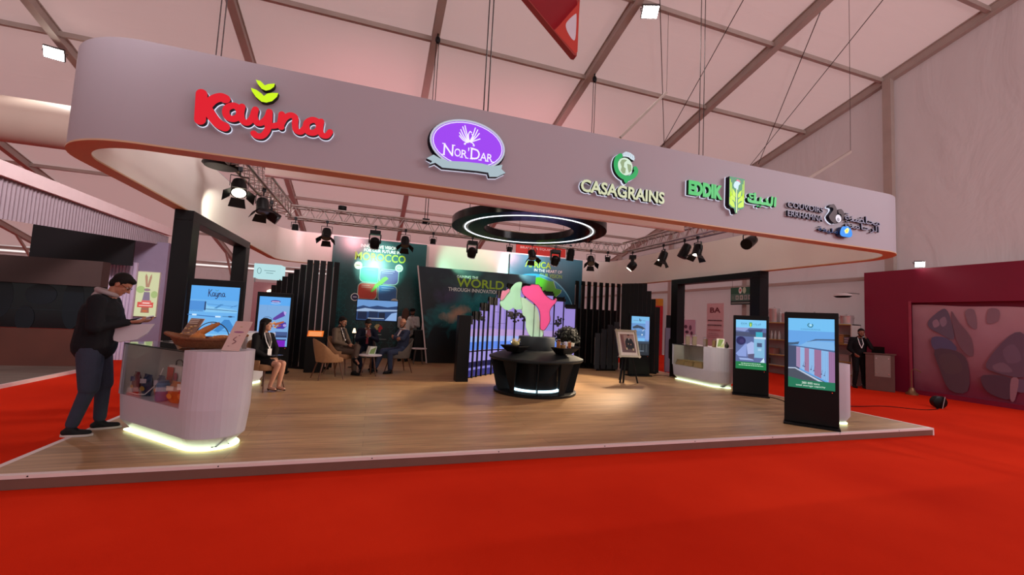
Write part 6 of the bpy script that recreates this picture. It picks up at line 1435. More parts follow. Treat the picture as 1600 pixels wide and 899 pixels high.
for x, y in ((-1, -.3), (1.2, -.3), (-1, .4), (1.2, .4)): b = MB(); b.box((x - .03, y - .03, 0), (x + .03, y + .03, .32)); b.build('leg', BLACKM, t)
for k, (x, c, lb) in enumerate(((13.3, '8c1c20', 'red drum machine at the left on the far low table'), (14.1, 'b8b0b0', 'silver drum machine in the middle of the far low table'), (14.85, '9c9498', 'dull silver drum machine at the right of the far low table'))):
    t = thing('drum_machine', lb, 'machine', (x, 21.2, .381), 0, 'machines on the far low table'); b = MB(); b.lathe([(.24, 0), (.26, .1), (.26, .8), (.2, .95)], n=20); b.build('drum', M('drum_' + c, c, .3, .3), t); b = MB(); b.tube([(-.25, 0, .7), (-.3, 0, 1.1), (.0, 0, 1.3), (.25, 0, 1.0)], .04, 8); b.build('pipe', BLACK, t); b = MB(); b.ball((0, 0, 1.05), (.16, .12, .14)); b.build('head', BLACK, t)
t = thing('totem_sign', 'orange and red block sign standing by the far right wall', 'sign', (15.1, 20.3, 0), R(-90)); b = MB(); b.box((-.5, 0, 2.72), (.5, .3, 3.12)); b.build('orange_block', M('orange_board', 'd8901c', .5), t); b = MB(); b.box((-.1, 0, 0), (.5, .3, 2.72)); b.build('red_block', M('bright_red_board', 'c81c28', .5), t); b = MB(); b.box((-.5, .02, 0), (-.1, .28, 2.72)); b.build('pink_block', M('soft_pink_board', 'd8a0a8', .5), t)
# floor flood lamp with cable
t = thing('floor_floodlight', 'black floodlight with silver bracket lying on the red carpet at the right', 'floodlight', (12.8, 6.43, 0), R(-40)); t.scale = (.66, .66, .66)
b = MB(); b.lathe([(.20, -.12), (.21, .0), (.21, .10), (.17, .12)], n=24); o = b.build('lamp_head', BLACK, t); o.rotation_euler = (R(90), 0, R(10)); o.location = (0, 0, .215)
b = MB(); b.tube([(.02, -.2, .012), (.12, -.14, .42), (.12, .05, .42), (.02, .16, .012)], .013, 8); b.build('bracket', CHROME, t)
b = MB(); b.box((-.1, .1, .1), (.2, .2, .3)); b.build('ballast_box', BLACKM, t)
def cable(label, pts, r=.008):
    t = thing('floor_cable', label, 'cable', pts[0], 0); o = Vector(pts[0]); b = MB(); b.tube([v - o for v in catmull(pts, 5)], r, 6); b.build('cord', BLACKM, t)
cable('black cable running over the red carpet to the floor floodlight', [(9.6, 6.9, .01), (10.6, 6.75, .01), (11.4, 6.7, .01), (11.9, 6.3, .01), (12.5, 6.3, .01), (12.65, 6.4, .01)])
cable('black cable on the boards between the two right screens', [(8.62, 7.35, PZ + .009), (8.5, 6.9, PZ + .009), (7.9, 6.2, PZ + .009), (7.2, 5.5, PZ + .009)])
cable('short black cable behind the picture easel at the platform edge', [(7.95, 10.6, PZ + .009), (8.3, 10.75, PZ + .009), (8.5, 10.5, PZ + .009)])
# ceiling floodlights
def flood(label, loc, tgt, pw, s=.28):
    t = thing('floodlight', label, 'floodlight', loc, 0, 'hall floodlights'); v = (Vector(tgt) - Vector(loc)).normalized(); q = v.to_track_quat('-Z', 'Y').to_matrix()
    b = MB(); b.obox((0, 0, 0), (s, s*.75, .1), q); b.build('housing', DARKM, t)
    b = MB(); b.obox(v*.056, (s*.92, s*.66, .012), q); b.build('lit_face', E('fffaf0', 40), t)
    b = MB(); b.tube([q @ Vector((-s*.55, 0, 0)), q @ Vector((-s*.55, 0, .2)), q @ Vector((s*.55, 0, .2)), q @ Vector((s*.55, 0, 0))], .012, 6); b.build('bracket', ALU, t)
    spot('flood_beam', Vector(loc) + v*.1, tgt, pw, 120, .6, (1, .96, .92), .12)
flood('lit floodlight under the roof above the hanging red emblem', (6.3, 8.9, 9.75), (4, 3, 0), 500, .42)
flood('lit floodlight on the roof beam at the far left', (-8.8, 14.6, 8.25), (-6, 6, 1), 250, .42)
flood('lit floodlight on top of the crimson stand wall', (15.1, 7.95, 3.79), (10, 4, 1), 120, .22)
# heater tube at the left
t = thing('air_duct', 'wide pale horizontal fabric duct under the roof at the far left', 'duct', (-12, 14.6, 6.2)); b = MB(); b.cyl((-8, 0, 0), (5.5, 0, 0.02), .60, n=32); b.build('duct', M('duct_fabric', 'd0bcae', .5, var=.08, scale=.6), t)
for x in (-4, 0, 1.5): b = MB(); b.cyl((x, 0, .6), (x, 0, rz_(14.6) - 6.2 - .1), .01, n=6); b.build('hanging_wire', wirem, t)
# horizontal rods in the roof
for a, c, lb in (((5.6, 9.0, 6.27), (6.95, 9.0, 7.75), 'slanting grey rod hanging above the pale capital lettering'), ((9.3, 6.95, 5.15), (11.1, 7.2, 6.2), 'slanting grey rod above the right end of the ring')):
    t = thing('roof_rod', lb, 'rod', a, 0); b = MB(); b.beam((0, 0, 0), Vector(c) - Vector(a), .05, .06); b.build('rod', beamm, t); e_ = Vector(c) - Vector(a); b = MB(); b.cyl(e_, e_ + Vector((0, 0, rz_(c[1]) - c[2] - .1)), .006, n=5); b.build('wire', wirem, t)
# hanging red emblem
t = thing('hanging_emblem', 'dark red glossy triangular emblem hanging point down at the top', 'sign', (2.85, 6.0, 5.93))
f = Fr((0, 6.0, 0), (1, 0, 0), (0, 0, 1)); A = (2.87, 5.93); Lp = (.9, 7.55); Rp = (2.9, 7.6)
b = MB(); b.prism([A, (Rp[0], Rp[1]), Lp, (2.82, 5.93)], f, -.12, 0); b.build('body', M('red_side', 'a03a34', .4, var=.02), t)
b = MB(); b.flat(f, [(2.45, 6.26), (1.0, 7.5), (3.4 - .9, 7.55), (2.84, 6.85), (2.84, 6.72)], .002); b.build('dark_face', M('gloss_dark_red', '8c0c1c', .08, var=.05, scale=2), t)
b = MB(); b.flat(f, [(2.46, 6.25), (2.84, 5.96), (2.88, 6.0), (2.88, 6.9), (2.84, 6.8)], .003); b.build('bright_face', M('brick_red_face', 'c23c30', .3, var=.02), t)
b = MB(); b.flat(f, [(v.x, v.y) for v in catmull([(2.77, 6.19, 0), (2.83, 6.22, 0), (2.835, 6.6, 0), (2.80, 6.62, 0), (2.66, 6.44, 0), (2.67, 6.32, 0)], 4, True)], .005); b.build('white_patch', M('white_patch', 'd8d0dc', .4, var=.02), t)
b = MB(); b.flat(f, [(1.6, 7.0), (2.1, 6.95), (2.2, 6.78), (2.3, 6.98), (2.5, 6.84), (2.5, 7.4), (1.4, 7.4)], .004); b.build('pale_motif', M('pale_pink_motif', 'c89a9a', .3, var=.02), t)
for x in (1.2, 2.8): b = MB(); b.cyl((x, 5.95, 7.4), (x, 5.95, rz_(6) - .1), .008, n=6); b.build('hanging_wire', wirem, t)
fixw(t)

# red hanging sign beyond the rear wall
t = thing('hanging_sign', 'red hanging sign with white capitals above the blue globe panel', 'sign', (7.2, 18.0, 4.55))
b = MB(); b.box((-1.22, 0, 0), (1.24, .06, .5)); b.build('board', M('signal_red_board', 'd83828', .5, var=.03), t)
f = Fr((-1.22, -.001, 0), (1, 0, 0), (0, 0, 1)); p = Pic(f, 2.46, .5); p.text('BRAND & EQUIPMENT', .08, .5, .92, .74, P('f0d8d0', .5), .02); p.done('lettering', t)
for x in (-1.1, 1.1): b = MB(); b.cyl((x, .03, .5), (x, .03, rz_(18) - 4.6), .008, n=6); b.build('hanging_wire', wirem, t)
t = thing('hanging_lamp', 'black round hanging shade tucked under the front left corner inside the ring', 'lamp', (-2.42, 7.62, 3.74)); t.scale = (1.1, 1.1, 1.1)
b = MB(); b.lathe([(0, 0), (.2, .0), (.23, .03), (.2, .10), (.05, .16), (0, .16)], n=32, caps=False); b.build('shade', BLACK, t); b = MB(); b.cyl((0, 0, .16), (0, 0, 1.2), .01, n=6); b.build('stem', DARKM, t)
# ================================================================ people
def vec(*a): return Vector(a)
SKIN = {'tan': M('skin_tan', 'a8735a', .55, var=.04, scale=20), 'brown': M('skin_brown', '8a5c46', .55, var=.04, scale=20), 'light': M('skin_light', 'c49078', .55, var=.04, scale=20)}
def head_rot(yaw, pitch, roll=0): return Matrix.Rotation(yaw, 3, 'Z') @ Matrix.Rotation(pitch, 3, 'Y') @ Matrix.Rotation(roll, 3, 'X')
def hand(b, wr, d, palm, side, curl=.5, s=1.0):
    """hand from wrist wr pointing along d; palm = palm normal; side = +1 left, -1 right"""
    d = Vector(d).normalized(); pn = (Vector(palm) - d*Vector(palm).dot(d)).normalized(); lat = d.cross(pn)*side
    wr = Vector(wr)
    b.cap(wr + d*.012*s, wr + d*.075*s, .026*s, .032*s, 10, 3, (1.25, .55), lat)
    b.cap(wr + d*.05*s - lat*.018*s, wr + d*.08*s - lat*.026*s, .016*s, .014*s, 8, 3)
    for k, (o, L) in enumerate(((.030, .068), (.011, .078), (-.010, .072), (-.030, .056))):
        p0 = wr + d*.085*s + lat*o*s; c = curl*(1 + .12*k)
        d1 = (d*math.cos(c*.7) + pn*math.sin(c*.7)).normalized(); d2 = (d*math.cos(c*1.7) + pn*math.sin(c*1.7)).normalized(); d3 = (d*math.cos(c*2.5) + pn*math.sin(c*2.5)).normalized()
        p1 = p0 + d1*L*.45*s; p2 = p1 + d2*L*.32*s; p3 = p2 + d3*L*.23*s
        for a, c_, r0, r1 in ((p0 - d*.012*s, p1, .0095, .009), (p1, p2, .009, .0082), (p2, p3, .0082, .007)): b.cap(a, c_, r0*s, r1*s, 8, 2)
    t0 = wr + d*.03*s + lat*.028*s; t1 = t0 + (d*.7 + lat*.7 + pn*.25*min(1, curl*1.5)).normalized()*.036*s; t2 = t1 + (d*.95 + lat*.15 + pn*.45*min(1, curl*1.5)).normalized()*.034*s
    b.cap(t0, t1, .013*s, .011*s, 8, 2); b.cap(t1, t2, .011*s, .008*s, 8, 2)
def person(name, label, loc, rz, J, sex='m', skin='tan', hair='160f0d', hairstyle='short', top=None, legs=None, shoes=None, H=1.0, group=None, vox=.009,
           shirt=None, bare_legs=False, short_sleeve=False, beard=False, glasses=False, extras=None, coat_open=True, bulk=1.0):
    """J: joints in the person's own frame, x forward, y left, z up"""
    t = thing(name, label, 'person', loc, rz, group); S = SKIN[skin]
    g = {k: Vector(v)*H for k, v in J.items() if k not in ('yaw', 'pitch', 'roll', 'palmL', 'palmR', 'curlL', 'curlR', 'handL', 'handR', 'toeL', 'toeR')}
    hm = head_rot(J.get('yaw', 0), J.get('pitch', 0), J.get('roll', 0)); hc = g['head']; q = H
    def hp(x, y, z): return hc + hm @ Vector((x*q, y*q, z*q))
    # ---- the body, one continuous surface
    b = MB()
    b.cap(g['pelvis'], g['pelvis'] + (g['chest'] - g['pelvis'])*.5, .12*q, .11*q, 16, 4, (1.2, .85), Vector((0, 1, 0)))
    b.cap(g['pelvis'] + (g['chest'] - g['pelvis'])*.4, g['chest'], .11*q, .125*q, 16, 4, (1.25, .8), Vector((0, 1, 0)))
    b.cap(g['shL'], g['shR'], .055*q, .055*q, 12, 4); b.cap(g['chest'], g['neck'], .09*q, .06*q, 12, 4)
    b.cap(g['neck'] - Vector((0, 0, .03)), hp(-.015, 0, -.06), .054*q, .050*q, 12, 4)
    for s in 'LR':
        b.cap(g['sh' + s], g['el' + s], .048*q, .038*q); b.cap(g['el' + s], g['wr' + s], .037*q, .025*q)
        b.cap(g['hip' + s], g['kn' + s], .080*q, .052*q, 14); b.cap(g['kn' + s], g['kn' + s] + (g['an' + s] - g['kn' + s])*.35, .052*q, .052*q, 14); b.cap(g['kn' + s] + (g['an' + s] - g['kn' + s])*.3, g['an' + s], .054*q, .034*q, 12)
        td = J.get('toe' + s, (1, 0, 0)); b.cap(g['an' + s] - Vector((0, 0, .04))*q, g['an' + s] - Vector((0, 0, .055))*q + Vector(td).normalized()*.13*q, .035*q, .028*q, 10, 3)
        sd = 1 if s == 'L' else -1
        hd = J.get('hand' + s) or (g['wr' + s] - g['el' + s]); hand(b, g['wr' + s], hd, J.get('palm' + s, (0, -sd, 0)), sd, J.get('curl' + s, .45), q*1.0)
    b.ball(hp(-.012, 0, .025), (.093*q, .074*q, .092*q), 20, 14, hm); b.ball(hp(.018, 0, -.035), (.066*q, .058*q, .078*q), 18, 12, hm)
    b.ball(hp(.058, 0, -.088), (.024*q, .026*q, .02*q), 10, 7, hm); b.ball(hp(.03, 0, -.07), (.05*q, .048*q, .035*q), 12, 8, hm)
    b.cap(hp(.078, 0, .012), hp(.103, 0, -.024), .009*q, .0125*q, 8, 3); b.ball(hp(.088, .0, -.029), (.014*q, .018*q, .009*q), 8, 6, hm)
    b.cap(hp(.068, .035, .028), hp(.074, .012, .026), .012*q, .010*q, 8, 2); b.cap(hp(.068, -.035, .028), hp(.074, -.012, .026), .012*q, .010*q, 8, 2)
    b.ball(hp(.05, .036, -.02), (.022*q, .02*q, .022*q), 8, 6, hm); b.ball(hp(.05, -.036, -.02), (.022*q, .02*q, .022*q), 8, 6, hm)
    b.cap(hp(.073, .016, -.056), hp(.073, -.016, -.056), .0085*q, .0085*q, 8, 2); b.cap(hp(.070, .013, -.067), hp(.070, -.013, -.067), .009*q, .009*q, 8, 2)
    for s in (1, -1): b.ball(hp(-.008, s*.076, -.005), (.018*q, .008*q, .031*q), 10, 7, hm)
    b.remesh('body', S, t, vox*.6 if vox < .012 else vox*.75, 2)
    # ---- face
    eye = M('eye_white', 'd8d0c8', .3, var=0); iris = M('dark_iris', '1a110c', .2, var=0)
    for s in (1, -1):
        m = MB(); m.ball(hp(.063, s*.030, .008), (.0125*q, .0145*q, .009*q), 10, 7, hm); m.ball(hp(.0725, s*.030, .007), (.004*q, .006*q, .006*q), 8, 6, hm, 1); m.build('eye', [eye, iris], t)
        m = MB(); m.cap(hp(.077, s*.014, .032), hp(.070, s*.048, .032), .0045*q, .003*q, 6, 2); m.build('eyebrow', M('hair_' + hair, hair, .7, var=.1), t)
    m = MB(); m.cap(hp(.080, .019, -.0615), hp(.080, -.019, -.0615), .0042*q, .0042*q, 6, 2); m.build('lips', M('lips', '7a4038', .5, var=0), t)
    hmat = M('hair_' + hair, hair, .75, var=.15, scale=60, bump=.4, bscale=120)
    if glasses:
        m = MB()
        for s in (1, -1):
            m.tube([hp(.085, s*.032 + .021*math.cos(a), .006 + .016*math.sin(a)) for a in [2*pi*k/14 for k in range(14)]], .002*q, 5, closed=True); m.cyl(hp(.085, s*.053, .01), hp(-.005, s*.08, .01), .002*q, n=5)
        m.cyl(hp(.088, .012, .008), hp(.088, -.012, .008), .002*q, n=5); m.build('glasses', BLACK, t)
    # ---- hair
    m = MB()
    if hairstyle == 'short':
        m.ball(hp(-.024, 0, .044), (.094*q, .081*q, .088*q), 20, 14, hm); m.ball(hp(.03, 0, .085), (.055*q, .06*q, .034*q), 12, 8, hm); m.ball(hp(-.055, 0, -.01), (.055*q, .068*q, .07*q), 14, 10, hm)
        for s in (1, -1): m.cap(hp(-.005, s*.070, .03), hp(.004, s*.071, -.008), .016*q, .008*q, 8, 2)
        m.remesh('hair', hmat, t, .008, 2)
    elif hairstyle == 'bald':
        m.ball(hp(-.045, 0, -.0), (.062*q, .074*q, .05*q), 16, 10, hm); m.remesh('hair', hmat, t, .007, 2)
    elif hairstyle == 'long':
        m.ball(hp(-.024, 0, .044), (.098*q, .087*q, .092*q), 20, 14, hm); m.ball(hp(.035, 0, .086), (.05*q, .06*q, .03*q), 12, 8, hm)
        for a in range(-5, 6):
            th = a*.27; x0, y0 = -.085*math.cos(th), .086*math.sin(th); m.cap(hp(x0, y0, .02), hp(x0 - .01, y0*1.15, -.20 + .03*abs(a)/5), .036*q, .030*q, 8, 3)
            m.cap(hp(x0 - .01, y0*1.15, -.18), hp(x0 - .02, y0*1.0, -.30 + .02*random.random()), .032*q, .012*q, 8, 3)
        m.remesh('hair', hmat, t, .009, 2)
    elif hairstyle == 'cap':
        m.ball(hp(-.03, 0, -.0), (.075*q, .078*q, .07*q), 16, 10, hm); m.remesh('hair', hmat, t, .009, 2)
        m = MB(); m.lathe([(.088, .035), (.092, .06), (.085, .10), (.05, .125), (0, .13)], n=24); m.prism([(.075, .055), (.15, .03), (.15, -.03), (.075, -.055)], Fr((0, 0, .04), (1, 0, 0), (0, 1, 0)), 0, .008)
        m.v = [tuple(hc + hm @ (Vector(v)*q)) for v in m.v]; m.build('cap', BLACKM, t)
    if beard:
        m = MB(); m.ball(hp(.045, 0, -.092), (.036*q, .042*q, .026*q), 12, 8, hm)
        for s in (1, -1): m.cap(hp(.0, s*.066, -.03), hp(.045, s*.04, -.088), .012*q, .018*q, 8, 3)
        m.cap(hp(.085, .02, -.046), hp(.085, -.02, -.046), .005*q, .005*q, 6, 2); m.remesh('beard', hmat, t, .007, 1)
    # ---- clothes
    if top:
        m = MB(); e = .018*q
        up = g['chest'] - g['pelvis']
        m.cap(g['pelvis'] - up.normalized()*.02, g['pelvis'] + up*.5, (.135*q + e*.6)*bulk, (.125*q + e)*bulk, 18, 4, (1.2, .88*bulk), Vector((0, 1, 0)))
        m.cap(g['pelvis'] + up*.35, g['chest'], (.125*q + e)*bulk, (.135*q + e)*bulk, 18, 4, (1.25, .82*bulk), Vector((0, 1, 0)))
        m.cap(g['shL'], g['shR'], .072*q, .072*q, 14, 4); m.cap(g['chest'], g['neck'] - (g['neck'] - g['chest'])*.2, .11*q, .068*q, 14, 4)
        for s in 'LR':
            m.cap(g['sh' + s], g['el' + s], .068*q*bulk, .058*q*bulk, 14)
            if not short_sleeve: m.cap(g['el' + s], g['wr' + s] - (g['wr' + s] - g['el' + s])*.06, .056*q, .040*q, 14)
        if extras == 'skirt' or extras == 'long_coat':
            for s in 'LR': m.cap(g['hip' + s], g['hip' + s] + (g['kn' + s] - g['hip' + s])*.25, .11*q, .10*q)
        m.remesh('jacket' if coat_open else 'top', top, t, vox, 3)
        n = MB(); n.tube([g['neck'] + Vector((.058*math.cos(a)*1.0 - .005, .058*math.sin(a), .012 + .012*math.cos(a)))*q for a in [2*pi*k/20 for k in range(20)]], .014*q, 8, closed=True); n.build('collar', shirt or top, t)
    if shirt and coat_open:
        n = MB(); up = (g['neck'] - g['pelvis']); fwd = Vector((1, 0, 0)); fwd = (fwd - up.normalized()*fwd.dot(up.normalized())).normalized()
        base = g['pelvis'] + up*.42; topp = g['neck'] - up*.02; dd = .150*q
        n.add([topp + fwd*.07*q + Vector((0, .045, 0))*q, topp + fwd*.07*q - Vector((0, .045, 0))*q, base + fwd*(dd - .0) - Vector((0, .012, 0))*q, base + fwd*(dd) + Vector((0, .012, 0))*q, (topp + base)/2 + fwd*(dd + .004)+ Vector((0, .034, 0))*q, (topp + base)/2 + fwd*(dd + .004) - Vector((0, .034, 0))*q], [(0, 4, 5, 1), (4, 3, 2, 5), (1, 5, 4, 0), (5, 2, 3, 4)]); n.build('shirt', shirt, t)
    if legs and not bare_legs:
        m = MB()
        m.cap(g['hipL'] + Vector((0, 0, .03)), g['hipR'] + Vector((0, 0, .03)), .11*q, .11*q, 14, 4); m.ball(g['pelvis'] + Vector((-.02, 0, -.01)), (.135*q, .16*q, .12*q))
        for s in 'LR': m.cap(g['hip' + s], g['kn' + s], .100*q*bulk, .072*q*bulk, 16); m.cap(g['kn' + s], g['an' + s] + (g['kn' + s] - g['an' + s])*.10, .070*q, .056*q, 16)
        m.remesh('trousers', legs, t, vox, 3)
    if extras == 'skirt':
        m = MB(); m.ball(g['pelvis'], (.15*q, .17*q, .13*q))
        for s in 'LR': m.cap(g['hip' + s], g['hip' + s] + (g['kn' + s] - g['hip' + s])*.62, .105*q, .09*q, 16)
        m.cap(g['hipL'] + (g['knL'] - g['hipL'])*.6, g['hipR'] + (g['knR'] - g['hipR'])*.6, .08*q, .08*q); m.remesh('skirt', legs, t, vox, 3)
    for s in 'LR':
        td = Vector(J.get('toe' + s, (1, 0, 0))).normalized(); m = MB(); a = g['an' + s]; up = Vector((0, 0, 1)); 
        side = td.cross(up)
        if side.length < .2: up = Vector((1, 0, 0))
        if abs(td.z) > .3: up = (up - td*up.dot(td)).normalized()
        if extras == 'skirt':
            m.cap(a - up*.055*q - td*.02*q, a - up*.068*q + td*.15*q, .030*q, .022*q, 12, 3, (1.1, .7), td.cross(up)); m.cap(a - up*.05*q - td*.035*q, a - up*.085*q - td*.035*q, .02*q, .01*q)
            m.remesh('shoe', shoes, t, .008, 1)
        else:
            m.cap(a - up*.045*q - td*.03*q, a - up*.055*q + td*.14*q, .046*q, .036*q, 14, 3, (1.0, .85), td.cross(up)); m.cap(a - up*.02*q, a - up*.05*q + td*.04*q, .048*q, .042*q)
            o = m.remesh('shoe', shoes, t, .008, 2)
            n = MB(); pl = [(td*(x) + td.cross(up)*y)*q for x, y in [(.055 + .135*math.cos(k*2*pi/20), .046*math.sin(k*2*pi/20)) for k in range(20)]]
            n.ring_faces([[a + v - up*.088*q for v in pl], [a + v - up*.066*q for v in pl]], True, True); n.build('sole', SOLE[0], o)
    return t, g, hp
SOLE = [BLACKM]
def lanyard(t, g, mat=None, badge=True):
    m = MB(); n = g['neck']; c = g['chest']; mid = c + (g['pelvis'] - c)*.25; f = Vector((1, 0, 0)); f0 = .170
    pts = [n + Vector((.06, .05, .0)), c + Vector((f0 - .02, .05, .03)), mid + Vector((f0 + .005, .0, -.02)), c + Vector((f0 - .02, -.05, .03)), n + Vector((.06, -.05, .0))]
    for a, b_ in zip(pts[:-1], pts[1:]): m.beam(a, b_, .018, .003, up=(1, 0, 0))
    m.build('lanyard', mat or P('e4e0e0', .5), t)
    if badge: m = MB(); p = pts[2]; m.box((p.x - .002, p.y - .04, p.z - .11), (p.x + .003, p.y + .04, p.z)); m.build('badge', P('e8e4e4', .5), t)
def stand(**k):
    J = dict(pelvis=(0, 0, .95), chest=(.0, 0, 1.28), neck=(-.005, 0, 1.475), head=(.03, 0, 1.63), shL=(-.01, .175, 1.415), shR=(-.01, -.175, 1.415),
             elL=(.0, .24, 1.13), elR=(0, -.24, 1.13), wrL=(.1, .23, .9), wrR=(.1, -.23, .9), hipL=(0, .09, .9), hipR=(0, -.09, .9), knL=(.02, .11, .49), knR=(.02, -.11, .49), anL=(-.02, .12, .09), anR=(-.02, -.12, .09))
    J.update(k); return J
def sit(**k):
    J = dict(pelvis=(-.08, 0, .55), chest=(-.11, 0, .87), neck=(-.09, 0, 1.07), head=(-.05, 0, 1.22), shL=(-.10, .175, 1.0), shR=(-.10, -.175, 1.0),
             elL=(-.02, .23, .74), elR=(-.02, -.23, .74), wrL=(.2, .14, .64), wrR=(.2, -.14, .64), hipL=(-.05, .09, .53), hipR=(-.05, -.09, .53), knL=(.36, .13, .50), knR=(.36, -.13, .50), anL=(.38, .12, .09), anR=(.38, -.12, .09))
    J.update(k); return J
navyj = M('dark_jacket', '15161b', .85, var=.08, scale=10, bump=.2, bscale=30); denim = M('blue_denim', '2c3346', .85, var=.12, scale=8, bump=.2, bscale=60)
whs = P('d8d4d4', .6)
# man with the phone at the left counter
SOLE[0] = P('c8c0bc', .6)
t, g, hp = person('person', 'standing man in dark jacket, grey hood and jeans reading a phone beside the left counter', (-2.90, 5.93, PZ), R(8),
    stand(pelvis=(.0, 0, .94), chest=(.03, 0, 1.27), neck=(.08, 0, 1.47), head=(.165, 0, 1.595), pitch=R(38), shL=(.045, .175, 1.40), shR=(.035, -.18, 1.40), elL=(.12, .23, 1.13), elR=(.06, -.25, 1.13),
          wrL=(.33, .08, 1.20), wrR=(.29, -.10, 1.19), handL=(1, -.2, .1), handR=(1, .25, .12), palmL=(0, -.3, 1), palmR=(0, .3, 1), curlL=.4, curlR=.45,
          knL=(.07, .12, .5), knR=(.03, -.11, .49), anL=(.07, .14, .09), anR=(-.07, -.12, .09), toeL=(1, .15, 0), toeR=(1, -.1, 0)),
    hair='120e0c', bulk=1.2, skin='tan', top=navyj, legs=denim, shoes=M('black_trainer', '17171a', .6, var=.05), H=1.03, vox=.009, glasses=True, coat_open=True)
b = MB(); b.tube([g['neck'] + Vector((-.03 + .085*math.cos(a), .085*math.sin(a), .035 - .03*math.cos(a))) for a in [2*pi*k/24 for k in range(24)]], .028, 10, closed=True); b.cap(g['neck'] + Vector((-.10, .04, -.01)), g['neck'] + Vector((-.14, 0, -.07)), .05, .04, 10, 3, (1.2, .8)); b.cap(g['neck'] + Vector((-.10, -.04, -.01)), g['neck'] + Vector((-.14, 0, -.07)), .05, .04, 10, 3); b.remesh('hood', M('grey_hood', '9a8c8e', .85, var=.05), t, .012, 2)
b = MB(); b.cap(g['pelvis'] + Vector((0, 0, .02)), g['pelvis'] + Vector((0, 0, -.03)), .19, .185, 18, 3, (1.1, .9), Vector((0, 1, 0))); b.remesh('jacket_hem', navyj, t, .012, 2)
def inworld(t, p): return (Matrix.Translation(t.location) @ Matrix.Rotation(t.rotation_euler[2], 4, 'Z')) @ Vector(p)
o = thing('mobile_phone', 'white phone held in the hands of the standing man at the left', 'phone', inworld(t, (.41, 0, 1.275)), R(8)); b = MB(); b.obox((0, 0, 0), (.15, .075, .009), Matrix.Rotation(R(-22), 3, 'Y')); b.build('body', P('d8d4d8', .3), o, bevel=.002)
b = MB(); b.obox((-.002, 0, .006), (.13, .066, .002), Matrix.Rotation(R(-22), 3, 'Y')); b.build('screen', E('c8d0e0', .6), o)
o = thing('paper_bag', 'white paper folder hanging under the arm of the standing man', 'folder', inworld(t, (.22, -.10, 1.0)), R(8))
b = MB(); f = Fr((-.06, 0, 0), (1, 0, 0), (0, .1, 1)); b.prism([(0, .14), (.02, .02), (.07, .0), (.22, .03), (.30, .10), (.36, .215), (.12, .20)], f, -.03, 0); b.build('folder', M('white_card', 'c8c0c8', .6, var=.04), o, bevel=.004)
# seated woman
SOLE[0] = BLACKM
blk = M('black_suit', '0e0d10', .8, var=.06, scale=10)
t, g, hp = person('person', 'seated woman with long dark hair, black suit, white lanyard and bare knees', (-1.76, 8.62, PZ), R(-38),
    sit(pelvis=(-.06, 0, .55), yaw=R(34), wrL=(.16, .06, .60), wrR=(.16, -.06, .60), palmL=(0, 0, -1), palmR=(0, 0, -1), handL=(1, -.6, -.1), handR=(1, .6, -.1), knL=(.38, .06, .51), knR=(.38, -.05, .50), anL=(.32, .06, .10), anR=(.24, -.06, .10), shL=(-.1, .155, .99), shR=(-.1, -.155, .99), head=(-.05, 0, 1.205)),
    sex='f', skin='light', hair='120c0c', hairstyle='long', top=blk, legs=blk, shoes=BLACK, bare_legs=True, extras='skirt', H=.95, shirt=P('3a3034', .6))
lanyard(t, g)
o = thing('tablet', 'thin grey tablet lying on the lap of the seated woman', 'tablet', inworld(t, (.2, 0, .615)), R(-38)); b = MB(); b.box((-.09, -.12, 0), (.09, .12, .009)); b.build('body', P('2a2c34', .2), o, bevel=.003); b = MB(); b.box((-.08, -.11, .009), (.08, .11, .010)); b.build('screen', P('4a5264', .15), o)
# man in brown suit, legs crossed
brs = M('brown_suit', '4a3a2e', .8, var=.06, scale=12)
t, g, hp = person('person', 'seated man in brown suit with crossed legs and white lanyard', (-.62, 10.72, PZ), R(-28),
    sit(yaw=R(-8), pitch=R(14), head=(-.03, 0, 1.2), knR=(.36, -.08, .52), anR=(.40, -.09, .09), knL=(.38, .02, .64), anL=(.52, -.28, .42), toeL=(.75, -.35, -.45), wrL=(.2, .02, .69), wrR=(.16, -.08, .68), elR=(-.04, -.26, .76), elL=(-.0, .24, .74), handL=(.5, -1, 0), handR=(.6, 1, .0), palmL=(0, 0, -1), palmR=(0, 0, -1)),
    hair='100c0a', skin='brown', top=brs, legs=brs, shoes=BLACK, H=1.0, beard=True, shirt=P('1a181c', .6))
lanyard(t, g, badge=False)
# man in navy jacket bending over a phone
nv = M('navy_jacket', '141a2c', .8, var=.06, scale=12)
t, g, hp = person('person', 'seated man in navy jacket leaning forward over a phone behind the table', (-.10, 11.42, PZ), R(-84),
    sit(chest=(.02, 0, .86), neck=(.10, 0, 1.04), head=(.17, 0, 1.165), pitch=R(36), shL=(.03, .175, .98), shR=(.03, -.175, .98), elL=(.2, .24, .76), elR=(.2, -.24, .76), wrL=(.36, .06, .86), wrR=(.36, -.05, .86), handL=(.4, -.3, .6), handR=(.4, .3, .6), palmL=(-.4, -.6, .2), palmR=(-.4, .6, .2), knL=(.36, .2, .5), knR=(.36, -.2, .5)),
    hair='100c0b', skin='brown', top=nv, legs=nv, shoes=BLACK, shirt=P('c8c0c4', .6), glasses=True)
b = MB(); b.add([g['neck'] + Vector((.11, .02, -.05)), g['neck'] + Vector((.11, -.02, -.05)), g['pelvis'] + Vector((.28, -.03, .12)), g['pelvis'] + Vector((.28, .03, .12))], [(0, 1, 2, 3), (3, 2, 1, 0)]); b.build('red_tie', P('8a2434', .6), t)
